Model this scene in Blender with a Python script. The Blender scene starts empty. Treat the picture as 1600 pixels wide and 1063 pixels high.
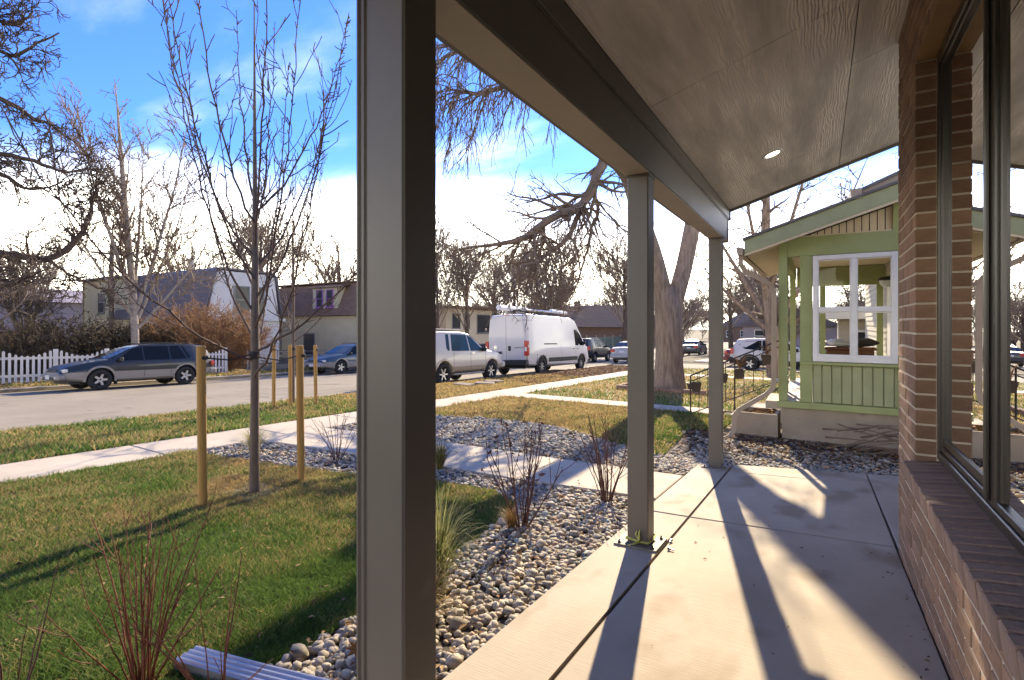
import bpy, bmesh, math, random
import numpy as np
from mathutils import Vector, Matrix, Quaternion

scene = bpy.context.scene
C = scene.collection
R = math.radians
random.seed(7)
RNG = np.random.default_rng(11)

# ------------------------------------------------------------------ camera
CAMZ = 1.5
cam_data = bpy.data.cameras.new("camera")
cam = bpy.data.objects.new("camera", cam_data)
C.objects.link(cam)
cam.location = (0.0, 0.0, CAMZ)
cam.rotation_euler = (R(90), 0.0, R(31.2))
cam_data.sensor_width = 36.0
cam_data.lens = 794.0 / 1600.0 * 36.0
cam_data.shift_y = -26.5 / 1600.0
cam_data.clip_start = 0.05
cam_data.clip_end = 2000.0
scene.camera = cam

# ------------------------------------------------------------------ sky, sun, exposure
SUN_EL = R(28.2)
SUN_DIR = Vector((-0.222 * math.cos(SUN_EL), 0.975 * math.cos(SUN_EL), math.sin(SUN_EL))).normalized()
world = bpy.data.worlds.new("World")
scene.world = world
world.use_nodes = True
nt = world.node_tree
nt.nodes.clear()
def wn(t, **k):
    n = nt.nodes.new(t)
    for a, b in k.items():
        setattr(n, a, b)
    return n
def wl(a, b):
    nt.links.new(a, b)
w_out = wn('ShaderNodeOutputWorld')
w_bg = wn('ShaderNodeBackground')
w_bg.inputs['Strength'].default_value = 0.15
w_sky = wn('ShaderNodeTexSky', sky_type='NISHITA')
w_sky.sun_disc = False
w_sky.sun_elevation = SUN_EL
w_sky.sun_rotation = math.atan2(SUN_DIR.x, SUN_DIR.y)
w_sky.altitude = 1600.0
w_sky.air_density = 1.25
w_sky.dust_density = 0.4
w_sky.ozone_density = 3.0
w_tc = wn('ShaderNodeTexCoord')
w_sep = wn('ShaderNodeSeparateXYZ')
wl(w_tc.outputs['Generated'], w_sep.inputs[0])
def wmath(op, a, b=None, c=None, clamp=False):
    n = wn('ShaderNodeMath', operation=op)
    n.use_clamp = clamp
    for i, v in enumerate((a, b, c)):
        if v is None:
            continue
        if isinstance(v, (int, float)):
            n.inputs[i].default_value = v
        else:
            wl(v, n.inputs[i])
    return n.outputs[0]
# a layer of cloud seen at its true perspective: direction projected on a high plane
zc = wmath('MAXIMUM', w_sep.outputs['Z'], 0.0)
den = wmath('ADD', zc, 0.10)
cx = wmath('DIVIDE', w_sep.outputs['X'], den)
cy = wmath('DIVIDE', w_sep.outputs['Y'], den)
w_cmb = wn('ShaderNodeCombineXYZ')
wl(cx, w_cmb.inputs[0]); wl(cy, w_cmb.inputs[1])
w_map = wn('ShaderNodeMapping')
w_map.inputs['Rotation'].default_value = (0, 0, R(35))
w_map.inputs['Scale'].default_value = (0.55, 1.3, 1.0)
wl(w_cmb.outputs[0], w_map.inputs[0])
n1 = wn('ShaderNodeTexNoise'); n1.inputs['Scale'].default_value = 1.1; n1.inputs['Detail'].default_value = 7; n1.inputs['Roughness'].default_value = 0.55
wl(w_map.outputs[0], n1.inputs['Vector'])
n2 = wn('ShaderNodeTexNoise'); n2.inputs['Scale'].default_value = 0.42; n2.inputs['Detail'].default_value = 5
wl(w_map.outputs[0], n2.inputs['Vector'])
# the cloud bank low over the horizon thins out upward into wisps
bank = wn('ShaderNodeMapRange', interpolation_type='SMOOTHSTEP')
bank.inputs['From Min'].default_value = 0.28; bank.inputs['From Max'].default_value = 0.10
bank.inputs['To Min'].default_value = 0.0; bank.inputs['To Max'].default_value = 1.0
wob = wmath('MULTIPLY_ADD', n1.outputs['Fac'], -0.10, 0.05)
wob2 = wmath('MULTIPLY_ADD', n2.outputs['Fac'], -0.12, 0.06)
zz = wmath('ADD', wmath('ADD', zc, wob), wob2)
wl(zz, bank.inputs['Value'])
wisp = wn('ShaderNodeMapRange', interpolation_type='SMOOTHSTEP')
wisp.inputs['From Min'].default_value = 0.52; wisp.inputs['From Max'].default_value = 0.92
wisp.inputs['To Max'].default_value = 0.28
wl(n1.outputs['Fac'], wisp.inputs['Value'])
cl = wmath('MAXIMUM', bank.outputs[0], wisp.outputs[0])
cl = wmath('MULTIPLY', cl, 0.96)
w_mix = wn('ShaderNodeMix', data_type='RGBA')
wl(cl, w_mix.inputs[0])
w_gain = wn('ShaderNodeMix', data_type='RGBA', blend_type='MULTIPLY')
w_gain.inputs[0].default_value = 1.0
wl(w_sky.outputs[0], w_gain.inputs[6])
w_gain.inputs[7].default_value = (0.132, 0.214, 0.40, 1.0)
wl(w_gain.outputs[2], w_mix.inputs[6])
w_cc = wn('ShaderNodeMix', data_type='RGBA')     # thick cloud a little greyer
w_cc.inputs[6].default_value = (3.2, 3.1, 3.05, 1)
w_cc.inputs[7].default_value = (15.2, 13.9, 10.4, 1)
wl(n1.outputs['Fac'], w_cc.inputs[0])
wl(w_cc.outputs[2], w_mix.inputs[7])
wl(w_mix.outputs[2], w_bg.inputs['Color'])
wl(w_bg.outputs[0], w_out.inputs[0])

sun_data = bpy.data.lights.new("sun", 'SUN')
sun_data.energy = 2.05
sun_data.angle = R(0.53)
sun_data.color = (1.0, 0.83, 0.57)
sun = bpy.data.objects.new("sun", sun_data)
sun.rotation_euler = SUN_DIR.to_track_quat('Z', 'Y').to_euler()
sun.location = (-10, 40, 30)
C.objects.link(sun)

scene.render.engine = 'CYCLES'
scene.view_settings.view_transform = 'Standard'
scene.view_settings.look = 'None'
scene.view_settings.exposure = 2.5
scene.view_settings.gamma = 1.0
scene.view_settings.use_curve_mapping = False
scene.cycles.max_bounces = 8
scene.cycles.diffuse_bounces = 4
scene.cycles.transparent_max_bounces = 12
scene.cycles.caustics_reflective = False
scene.cycles.caustics_refractive = False

# ------------------------------------------------------------------ materials
def M(name, c1, c2=None, rough=0.7, scale=6.0, detail=4, bump=0.0, bscale=None, metal=0.0, spec=0.4,
      rnd=0.0, coat=0.0, stretch=None, speck=None, attr=None, transl=0.0, contrast=1.0, coord='Object', bdist=0.01, bstretch=None):
    """Principled material: two colours mixed by noise, optional fine relief, per-object shift and specks."""
    m = bpy.data.materials.new(name)
    m.use_nodes = True
    t = m.node_tree
    N, Lk = t.nodes, t.links
    b = N['Principled BSDF']
    out = N['Material Output']
    b.inputs['Roughness'].default_value = rough
    b.inputs['Metallic'].default_value = metal
    b.inputs['Specular IOR Level'].default_value = spec
    b.inputs['Coat Weight'].default_value = coat
    tc = N.new('ShaderNodeTexCoord')
    vec = tc.outputs[coord]
    if stretch:
        mp = N.new('ShaderNodeMapping'); mp.inputs['Scale'].default_value = stretch
        Lk.new(vec, mp.inputs[0]); vec = mp.outputs[0]
    if c2 is None:
        c2 = tuple(min(1, x * 1.18 + 0.002) for x in c1)
    nz = N.new('ShaderNodeTexNoise'); nz.inputs['Scale'].default_value = scale; nz.inputs['Detail'].default_value = detail
    nz.inputs['Roughness'].default_value = 0.6
    Lk.new(vec, nz.inputs['Vector'])
    mr = N.new('ShaderNodeMapRange'); mr.inputs['From Min'].default_value = 0.5 - 0.22 / contrast; mr.inputs['From Max'].default_value = 0.5 + 0.22 / contrast
    Lk.new(nz.outputs['Fac'], mr.inputs['Value'])
    mx = N.new('ShaderNodeMix'); mx.data_type = 'RGBA'
    mx.inputs[6].default_value = (*c1, 1); mx.inputs[7].default_value = (*c2, 1)
    Lk.new(mr.outputs[0], mx.inputs[0])
    col = mx.outputs[2]
    if attr:
        at = N.new('ShaderNodeAttribute'); at.attribute_name = attr
        mm = N.new('ShaderNodeMix'); mm.data_type = 'RGBA'; mm.blend_type = 'MULTIPLY'; mm.inputs[0].default_value = 1
        Lk.new(col, mm.inputs[6]); Lk.new(at.outputs['Color'], mm.inputs[7]); col = mm.outputs[2]
    if speck:
        sc, thr, colr = speck
        sn = N.new('ShaderNodeTexNoise'); sn.inputs['Scale'].default_value = sc; sn.inputs['Detail'].default_value = 3
        Lk.new(vec, sn.inputs['Vector'])
        sm = N.new('ShaderNodeMapRange'); sm.inputs['From Min'].default_value = thr; sm.inputs['From Max'].default_value = thr + 0.12
        Lk.new(sn.outputs['Fac'], sm.inputs['Value'])
        mm = N.new('ShaderNodeMix'); mm.data_type = 'RGBA'; mm.inputs[7].default_value = (*colr, 1)
        Lk.new(sm.outputs[0], mm.inputs[0]); Lk.new(col, mm.inputs[6]); col = mm.outputs[2]
    if rnd:
        oi = N.new('ShaderNodeObjectInfo')
        hs = N.new('ShaderNodeHueSaturation')
        m1 = N.new('ShaderNodeMapRange'); m1.inputs['To Min'].default_value = 1 - rnd; m1.inputs['To Max'].default_value = 1 + rnd
        Lk.new(oi.outputs['Random'], m1.inputs['Value']); Lk.new(m1.outputs[0], hs.inputs['Value'])
        Lk.new(col, hs.inputs['Color']); col = hs.outputs['Color']
    Lk.new(col, b.inputs['Base Color'])
    if bump:
        bn = N.new('ShaderNodeTexNoise'); bn.inputs['Scale'].default_value = bscale or scale * 6; bn.inputs['Detail'].default_value = 5
        if bstretch:
            m2 = N.new('ShaderNodeMapping'); m2.inputs['Scale'].default_value = bstretch; Lk.new(tc.outputs[coord], m2.inputs[0]); Lk.new(m2.outputs[0], bn.inputs['Vector'])
        else:
            Lk.new(vec, bn.inputs['Vector'])
        bp = N.new('ShaderNodeBump'); bp.inputs['Strength'].default_value = bump; bp.inputs['Distance'].default_value = bdist
        Lk.new(bn.outputs['Fac'], bp.inputs['Height']); Lk.new(bp.outputs[0], b.inputs['Normal'])
    if transl:
        tr = N.new('ShaderNodeBsdfTranslucent'); Lk.new(col, tr.inputs['Color'])
        ms = N.new('ShaderNodeMixShader'); ms.inputs[0].default_value = transl
        Lk.new(b.outputs[0], ms.inputs[1]); Lk.new(tr.outputs[0], ms.inputs[2]); Lk.new(ms.outputs[0], out.inputs[0])
    return m

def glass_mat(name, tint, ior=1.5, rough=0.0):
    m = bpy.data.materials.new(name); m.use_nodes = True
    t = m.node_tree; t.nodes.clear()
    o = t.nodes.new('ShaderNodeOutputMaterial'); mx = t.nodes.new('ShaderNodeMixShader')
    tr = t.nodes.new('ShaderNodeBsdfTransparent'); tr.inputs[0].default_value = (*tint, 1)
    gl = t.nodes.new('ShaderNodeBsdfGlossy'); gl.inputs['Roughness'].default_value = rough
    gl.inputs['Color'].default_value = (0.95, 0.95, 0.95, 1)
    fr = t.nodes.new('ShaderNodeFresnel'); fr.inputs['IOR'].default_value = ior
    t.links.new(fr.outputs[0], mx.inputs[0]); t.links.new(tr.outputs[0], mx.inputs[1]); t.links.new(gl.outputs[0], mx.inputs[2])
    t.links.new(mx.outputs[0], o.inputs[0])
    return m

def emit_mat(name, col, s):
    m = bpy.data.materials.new(name); m.use_nodes = True
    b = m.node_tree.nodes['Principled BSDF']
    b.inputs['Base Color'].default_value = (*col, 1)
    b.inputs['Emission Color'].default_value = (*col, 1); b.inputs['Emission Strength'].default_value = s
    return m

# ------------------------------------------------------------------ helpers
class MB:
    """collects polygons; build() links them as one mesh object"""
    def __init__(s):
        s.v = []; s.f = []; s.m = []
    def poly(s, pts, mi=0):
        n = len(s.v); s.v += [tuple(p) for p in pts]; s.f.append(tuple(range(n, n + len(pts)))); s.m.append(mi)
    def mesh(s, vs, fs, mi=0):
        n = len(s.v); s.v += [tuple(p) for p in vs]
        for f in fs:
            s.f.append(tuple(i + n for i in f)); s.m.append(mi)
        return s
    def box(s, a, b, mi=0, ch=0.0, mat=None):
        """axis box from a to b; ch chamfers every edge"""
        lo = [min(a[i], b[i]) for i in range(3)]; hi = [max(a[i], b[i]) for i in range(3)]
        if ch <= 0:
            vs = [(x, y, z) for x in (lo[0], hi[0]) for y in (lo[1], hi[1]) for z in (lo[2], hi[2])]
            fs = [(0, 1, 3, 2), (4, 6, 7, 5), (0, 4, 5, 1), (2, 3, 7, 6), (0, 2, 6, 4), (1, 5, 7, 3)]
        else:
            vs, fs = chbox(lo, hi, ch)
        if mat is not None:
            vs = [tuple(mat @ Vector(v)) for v in vs]
        return s.mesh(vs, fs, mi)
    def prism(s, prof, axis, a, b, mi=0):
        """profile of 2-D points extruded along an axis (0, 1 or 2) from a to b"""
        def P(p, t):
            q = [p[0], p[1]]; q.insert(axis, t); return tuple(q)
        n = len(prof); k = len(s.v)
        s.v += [P(p, a) for p in prof] + [P(p, b) for p in prof]
        for i in range(n):
            j = (i + 1) % n
            s.f.append((k + i, k + j, k + n + j, k + n + i)); s.m.append(mi)
        s.f.append(tuple(k + i for i in range(n))[::-1]); s.m.append(mi)
        s.f.append(tuple(k + n + i for i in range(n))); s.m.append(mi)
        return s
    def tube(s, pts, r, k=6, mi=0, caps=True):
        pts = np.array(pts, float)[None]; rr = np.atleast_1d(np.array(r, float))
        rr = np.resize(rr, pts.shape[1])[None] if rr.size == 1 else rr[None]
        v, f = tubes(pts, rr, k)
        n = len(s.v); s.v += [tuple(p) for p in v]
        for q in f:
            s.f.append(tuple(int(i) + n for i in q)); s.m.append(mi)
        if caps:
            m = pts.shape[1]
            s.f.append(tuple(n + i for i in range(k))[::-1]); s.m.append(mi)
            s.f.append(tuple(n + (m - 1) * k + i for i in range(k))); s.m.append(mi)
        return s
    def lathe(s, prof, k=20, mat=None, mi=0):
        """profile of (radius, height) about z"""
        n = len(s.v); vs = []
        for r, z in prof:
            for i in range(k):
                a = 2 * math.pi * i / k
                v = Vector((r * math.cos(a), r * math.sin(a), z))
                vs.append(tuple(mat @ v if mat is not None else v))
        s.v += vs
        for j in range(len(prof) - 1):
            for i in range(k):
                i2 = (i + 1) % k
                s.f.append((n + j * k + i, n + j * k + i2, n + (j + 1) * k + i2, n + (j + 1) * k + i)); s.m.append(mi)
        return s
    def build(s, name, mats, parent=None, smooth=False, fixn=True):
        me = bpy.data.meshes.new(name)
        me.from_pydata(s.v, [], s.f)
        mats = mats if isinstance(mats, (list, tuple)) else [mats]
        for m in mats:
            me.materials.append(m)
        if len(mats) > 1:
            me.polygons.foreach_set('material_index', s.m)
        if fixn:
            bm = bmesh.new(); bm.from_mesh(me)
            bmesh.ops.recalc_face_normals(bm, faces=bm.faces); bm.to_mesh(me); bm.free()
        if smooth:
            me.shade_smooth()
        o = bpy.data.objects.new(name, me); C.objects.link(o)
        if parent:
            o.parent = parent
        return o

def chbox(lo, hi, c):
    vs = []; idx = {}
    for x in (0, 1):
        for y in (0, 1):
            for z in (0, 1):
                base = [lo[0] if x == 0 else hi[0], lo[1] if y == 0 else hi[1], lo[2] if z == 0 else hi[2]]
                sg = [1 if x == 0 else -1, 1 if y == 0 else -1, 1 if z == 0 else -1]
                for ax in range(3):
                    p = list(base)
                    for o in range(3):
                        if o != ax:
                            p[o] += sg[o] * c
                    idx[(x, y, z, ax)] = len(vs); vs.append(tuple(p))
    fs = []
    for ax in range(3):
        o1, o2 = [i for i in range(3) if i != ax]
        for e in (0, 1):
            q = []
            for (p, r) in ((0, 0), (1, 0), (1, 1), (0, 1)):
                k = [0, 0, 0]; k[ax] = e; k[o1] = p; k[o2] = r
                q.append(idx[(*k, ax)])
            fs.append(tuple(q))
        for p in (0, 1):
            for r in (0, 1):
                k0 = [0, 0, 0]; k0[ax] = 0; k0[o1] = p; k0[o2] = r
                k1 = list(k0); k1[ax] = 1
                fs.append((idx[(*k0, o1)], idx[(*k1, o1)], idx[(*k1, o2)], idx[(*k0, o2)]))
    for x in (0, 1):
        for y in (0, 1):
            for z in (0, 1):
                fs.append((idx[(x, y, z, 0)], idx[(x, y, z, 1)], idx[(x, y, z, 2)]))
    return vs, fs

def tubes(P, Rr, k=4):
    """P (N,n,3) polylines, Rr (N,n) radii -> vertices, quads"""
    N, n, _ = P.shape
    T = np.empty_like(P)
    T[:, 1:-1] = P[:, 2:] - P[:, :-2]; T[:, 0] = P[:, 1] - P[:, 0]; T[:, -1] = P[:, -1] - P[:, -2]
    T /= np.linalg.norm(T, axis=2, keepdims=True) + 1e-9
    mean = T.mean(axis=1)
    ref = np.where(np.abs(mean[:, 2:3]) > 0.8, np.array([[1.0, 0, 0]]), np.array([[0, 0, 1.0]]))
    A = np.cross(T, ref[:, None, :]); A /= np.linalg.norm(A, axis=2, keepdims=True) + 1e-9
    B = np.cross(T, A)
    ang = np.arange(k) * 2 * np.pi / k
    V = P[:, :, None, :] + Rr[:, :, None, None] * (np.cos(ang)[None, None, :, None] * A[:, :, None, :] + np.sin(ang)[None, None, :, None] * B[:, :, None, :])
    V = V.reshape(-1, 3)
    i = np.arange(N)[:, None, None] * n * k; j = np.arange(n - 1)[None, :, None] * k; q = np.arange(k)[None, None, :]; q2 = (q + 1) % k
    F = np.stack([i + j + q, i + j + q2, i + j + k + q2, i + j + k + q], axis=-1).reshape(-1, 4)
    return V, F

def np_mesh(name, V, F, mat, parent=None, smooth=False, col=None, kind=None):
    """fast mesh from numpy arrays; F (m,3) or (m,4); col (nv,3) colour attribute"""
    V = np.asarray(V, np.float32); F = np.asarray(F, np.int32)
    me = bpy.data.meshes.new(name)
    m, k = F.shape
    me.vertices.add(len(V)); me.vertices.foreach_set('co', V.ravel())
    me.loops.add(m * k); me.loops.foreach_set('vertex_index', F.ravel())
    me.polygons.add(m); me.polygons.foreach_set('loop_start', np.arange(0, m * k, k, dtype=np.int32))
    if col is not None:
        a = me.color_attributes.new('tint', 'FLOAT_COLOR', 'POINT')
        c4 = np.ones((len(V), 4), np.float32); c4[:, :3] = col
        a.data.foreach_set('color', c4.ravel())
    me.materials.append(mat)
    me.update(calc_edges=True)
    if smooth:
        me.shade_smooth()
    o = bpy.data.objects.new(name, me); C.objects.link(o)
    if parent:
        o.parent = parent
    if kind:
        o['kind'] = kind
    return o

def thing(name, label, cat, loc=(0, 0, 0), rz=0.0, group=None):
    o = bpy.data.objects.new(name, None); C.objects.link(o)
    o.empty_display_size = 0.2
    o.location = loc; o.rotation_euler = (0, 0, rz)
    o['label'] = label; o['category'] = cat
    if group:
        o['group'] = group
    return o
def tag(o, label, cat, group=None):
    o['label'] = label; o['category'] = cat
    if group:
        o['group'] = group
    return o
def struct(o):
    o['kind'] = 'structure'; return o
def inst(mesh, name, parent, loc=(0, 0, 0), rot=(0, 0, 0), scale=(1, 1, 1)):
    o = bpy.data.objects.new(name, mesh); C.objects.link(o)
    o.parent = parent; o.location = loc; o.rotation_euler = rot; o.scale = scale
    return o

def smooth01(a, b, x):
    t = np.clip((np.asarray(x, float) - a) / (b - a), 0, 1)
    return t * t * (3 - 2 * t)
# value noise for patchy lawns and uneven ground
_tab = RNG.random((64, 64))
def vnoise(x, y):
    x = np.asarray(x, float); y = np.asarray(y, float)
    xi = np.floor(x).astype(int); yi = np.floor(y).astype(int); fx = x - xi; fy = y - yi
    fx = fx * fx * (3 - 2 * fx); fy = fy * fy * (3 - 2 * fy)
    g = lambda a, b: _tab[a % 64, b % 64]
    return (g(xi, yi) * (1 - fx) + g(xi + 1, yi) * fx) * (1 - fy) + (g(xi, yi + 1) * (1 - fx) + g(xi + 1, yi + 1) * fx) * fy
def fbm(x, y):
    return (vnoise(x, y) + 0.5 * vnoise(x * 2.1 + 5, y * 2.1 + 9) + 0.25 * vnoise(x * 4.3 + 1, y * 4.3 + 3)) / 1.75
# ------------------------------------------------------------------ the lie of the land
KERB_N, KERB_F = -9.7, -22.2          # near and far kerb of the street (it runs along y)
WALK_X = (-7.25, -6.35)               # public pavement
CROSS = (26.5, 34.5)                  # side street
def base_h(y):
    y = np.asarray(y, float)
    return np.where(y < 45, 0.07 - 0.032 * y, 0.07 - 1.44 - 0.010 * (y - 45))
def patio_h(x, y):
    return 0.26 - 0.066 * np.asarray(y, float) + 0.03 * (np.asarray(x, float) + 1.0)
def street_h(x, y):
    x = np.asarray(x, float)
    return base_h(y) - 0.12 - 0.04 * (KERB_N - x)
def yard_h(x, y):
    w = smooth01(-3.6, -1.25, x) * (1 - smooth01(6.6, 8.0, y))
    b = base_h(y)
    return b + w * (patio_h(x, y) - 0.045 - b)
def H(x, y):
    x = np.asarray(x, float); y = np.asarray(y, float)
    far = street_h(KERB_F, y) + 0.12 - 0.004 * (x - KERB_F)
    h = np.where(x > KERB_N, yard_h(x, y), np.where(x > KERB_F, street_h(x, y), far))
    return h
def Hf(x, y):
    return float(H(x, y))

m_soil = M('dry soil', (0.075, 0.06, 0.035), (0.12, 0.095, 0.055), 0.95, 1.7, 6, 0.5, 40)
m_asph = M('worn asphalt', (0.20, 0.17, 0.132), (0.27, 0.235, 0.185), 0.9, 0.55, 8, 0.35, 90, speck=(2.3, 0.60, (0.14, 0.125, 0.105)))
m_conc = M('sidewalk concrete', (0.40, 0.34, 0.27), (0.52, 0.45, 0.36), 0.85, 1.6, 7, 0.25, 120, speck=(5.0, 0.62, (0.36, 0.31, 0.25)))
m_kerb = M('kerb concrete', (0.33, 0.28, 0.23), (0.45, 0.39, 0.32), 0.9, 2.5, 6, 0.3, 60)
m_patio = M('patio concrete', (0.34, 0.28, 0.21), (0.48, 0.41, 0.325), 0.78, 1.3, 10, 0.4, 1.0, bstretch=(6, 210, 6), bdist=.005, speck=(2.4, 0.55, (0.30, 0.235, 0.165)), spec=0.3, stretch=(1, 0.6, 1))
m_joint = M('joint filler', (0.075, 0.055, 0.04), (0.13, 0.10, 0.07), 0.95, 20, 4, 0.3)
m_turf = M('lawn thatch', (0.13, 0.12, 0.045), (0.25, 0.21, 0.095), 0.95, 3.0, 7, 0.6, 70)
m_dry = M('dormant turf', (0.20, 0.145, 0.065), (0.34, 0.26, 0.12), 0.95, 2.2, 7, 0.6, 60)
m_mulch = M('bark mulch', (0.10, 0.055, 0.03), (0.21, 0.12, 0.065), 0.95, 14, 6, 0.7, 60)
m_bed = M('bed soil', (0.055, 0.045, 0.035), (0.11, 0.09, 0.07), 0.95, 8, 5, 0.6)

def sheet(name, xs, ys, fn, mat, dz=0.0, mask=None):
    xs = np.asarray(xs, float); ys = np.asarray(ys, float)
    X, Y = np.meshgrid(xs, ys)
    Z = fn(X, Y) + dz
    V = np.stack([X, Y, Z], -1).reshape(-1, 3)
    nx, ny = len(xs), len(ys)
    i, j = np.meshgrid(np.arange(nx - 1), np.arange(ny - 1))
    a = (j * nx + i).ravel()
    F = np.stack([a, a + 1, a + nx + 1, a + nx], -1)
    if mask is not None:
        cxm = (X[:-1, :-1] + X[1:, 1:]) / 2; cym = (Y[:-1, :-1] + Y[1:, 1:]) / 2
        F = F[mask(cxm, cym).ravel()]
    return np_mesh(name, V, F, mat, smooth=True)
def lin(a, b, st):
    return np.linspace(a, b, max(2, int(round((b - a) / st)) + 1))

# one ground sheet out to the horizon
xs = np.unique(np.round(np.concatenate([[-900, -400, -200, -120, -80, -60, -45, -35, -28, -24, KERB_F - 0.16, KERB_F - 0.02, KERB_N + 0.02, KERB_N + 0.16],
     lin(-22.1, -9.8, 4), lin(-9.4, -6.4, 0.6), lin(-6.2, 3.0, 0.2), [4, 6, 10, 20, 40, 80, 160, 400, 900]]), 3))
ys = np.unique(np.round(np.concatenate([[-400, -150, -60, -30, -15, -8], lin(-4, 9, 0.25), lin(9.5, 45, 1.5), [50, 60, 75, 100, 140, 200, 300, 500, 900]]), 3))
def ground_h(x, y):
    h = H(x, y)
    h = np.where((x > -1.2) & (x < 2.0) & (y < 6.3), patio_h(x, y) - 0.10, h)
    inx = (y > CROSS[0] - 0.05) & (y < CROSS[1] + 0.05) & (x > KERB_N)
    return h - np.where((x < KERB_N) & (x > KERB_F), 0.03, 0.0) - np.where(inx, 0.16, 0.0)
struct(sheet('ground', xs, ys, ground_h, m_soil, -0.012))

# street, side street
struct(sheet('street', lin(KERB_F, KERB_N, 1.25), np.concatenate([lin(-40, 44, 2), [45], lin(47, 160, 6)]), street_h, m_asph))
struct(sheet('side_street', lin(KERB_N, 60.3, 5), lin(CROSS[0], CROSS[1], 2), lambda x, y: base_h(y) - 0.12 + 0 * x, m_asph, 0.004))

# tar patches and cracks in the street are sheets of darker filler
m_tar = M('crack sealant', (0.10, 0.095, 0.09), (0.15, 0.14, 0.13), 0.8, 8)
mb = MB()
def crack(pts, w):
    for (x0, y0), (x1, y1) in zip(pts, pts[1:]):
        d = Vector((x1 - x0, y1 - y0)).normalized(); n = Vector((-d.y, d.x)) * w
        q = [(x0 + n.x, y0 + n.y), (x1 + n.x, y1 + n.y), (x1 - n.x, y1 - n.y), (x0 - n.x, y0 - n.y)]
        mb.poly([(x, y, float(street_h(x, y)) + 0.005) for x, y in q])
rr = random.Random(3)
for k in range(26):
    x = rr.uniform(-21, -10.5); y = rr.uniform(0, 26); pts = [(x, y)]
    al = rr.random() < 0.6
    for i in range(rr.randint(4, 12)):
        x += rr.uniform(-.12, .12) if al else rr.uniform(.2, .5); y += rr.uniform(.25, .6) if al else rr.uniform(-.12, .12)
        if x > KERB_N - .2: break
        pts.append((x, y))
    if len(pts) > 1:
        crack(pts, rr.uniform(.008, .022))
struct(mb.build('street_cracks', m_tar, fixn=False))

# kerbs
def kerb(name, x, ylo, yhi, side):
    mb = MB(); ysl = lin(ylo, yhi, 2.4)
    for a, b in zip(ysl, ysl[1:]):
        z0 = float(street_h(x, a)); z1 = float(street_h(x, b)); g = 0.012
        w = 0.15 * side
        def ring(y, z):
            return [(x, y, z - .15), (x + .012 * side, y, z + .105), (x + .035 * side, y, z + .128), (x + w, y, z + .128), (x + w, y, z - .15)]
        r0, r1 = ring(a + g, z0), ring(b - g, z1)
        for i in range(5):
            j = (i + 1) % 5
            mb.poly([r0[i], r0[j], r1[j], r1[i]])
        mb.poly(r0); mb.poly(r1[::-1])
    o = struct(mb.build(name, m_kerb)); return o
kerb('kerb', KERB_N, -12, CROSS[0], 1)
kerb('kerb', KERB_N, CROSS[1], 90, 1)
kerb('kerb', KERB_F, -30, 120, -1)
mb = MB()
for yk, sd in ((CROSS[0], -1), (CROSS[1], 1)):
    xsl = lin(KERB_N + .16, 40, 2.4); z = float(base_h(yk))
    for a, b in zip(xsl, xsl[1:]):
        mb.box((a, yk, z - .25), (b - .012, yk + .15 * sd, z + .012), ch=0.012)
struct(mb.build('side_street_kerb', m_kerb))

# slabs with joints: each a piece of its own
def slab_piece(name, corners, fn, mat, parent, th=0.11, ch=0.008):
    """four (x,y) corners; the top follows fn"""
    c = np.array(corners, float); mid = c.mean(0)
    ins = c + (mid - c) / np.maximum(np.linalg.norm(mid - c, axis=1, keepdims=True), .01) * ch * 1.6
    top = [(x, y, float(fn(x, y))) for x, y in ins]
    up = [(x, y, float(fn(x, y)) - ch) for x, y in c]
    lo = [(x, y, float(fn(x, y)) - th) for x, y in c]
    mb = MB(); mb.mesh(top + up + lo, [(0, 1, 2, 3)] + [(i, 4 + i, 4 + (i + 1) % 4, (i + 1) % 4) for i in range(4)] + [(4 + i, 8 + i, 8 + (i + 1) % 4, 4 + (i + 1) % 4) for i in range(4)] + [(11, 10, 9, 8)])
    return mb.build(name, mat, parent)

pave = struct(bpy.data.objects.new('pavement', None)); C.objects.link(pave)
ysl = list(np.arange(-6.2, 26, 1.52))
for a in ysl:
    x0, x1 = WALK_X
    slab_piece('paving_slab', [(x0, a), (x1, a), (x1, a + 1.508), (x0, a + 1.508)], lambda x, y: base_h(y) + 0.022, m_conc, pave)
for k in range(9):
    a = CROSS[1] + 1 + k * 3
    slab_piece('paving_slab', [(WALK_X[0], a), (WALK_X[1], a), (WALK_X[1], a + 2.98), (WALK_X[0], a + 2.98)], lambda x, y: base_h(y) + 0.022, m_conc, pave)
# pavement along the side street, and driveways beyond
for k in range(12):
    a = WALK_X[1] + .02 + k * 1.6
    slab_piece('paving_slab', [(a, 20.6), (a + 1.585, 20.6), (a + 1.585, 21.7), (a, 21.7)], lambda x, y: base_h(y) + 0.02, m_conc, pave)
for k in range(8):
    a = WALK_X[1] + k * 2.4
    slab_piece('paving_slab', [(a, 36.6), (a + 2.38, 36.6), (a + 2.38, 38.0), (a, 38.0)], lambda x, y: base_h(y) + 0.02, m_conc, pave)

# front walk from the patio to the pavement
walk = struct(bpy.data.objects.new('front_walk', None)); C.objects.link(walk)
wy = lambda x: 4.42 + 0.11 * (x + 2.2)
xw = [-6.33, -5.2, -3.95, -2.6, -1.235]
walk_h = lambda x, y: yard_h(x, y) + 0.035
for a, b in zip(xw, xw[1:]):
    b2 = b - 0.012
    slab_piece('paving_slab', [(a, wy(a)), (b2, wy(b2)), (b2, wy(b2) + 1.06), (a, wy(a) + 1.06)], walk_h, m_conc, walk)
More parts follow.
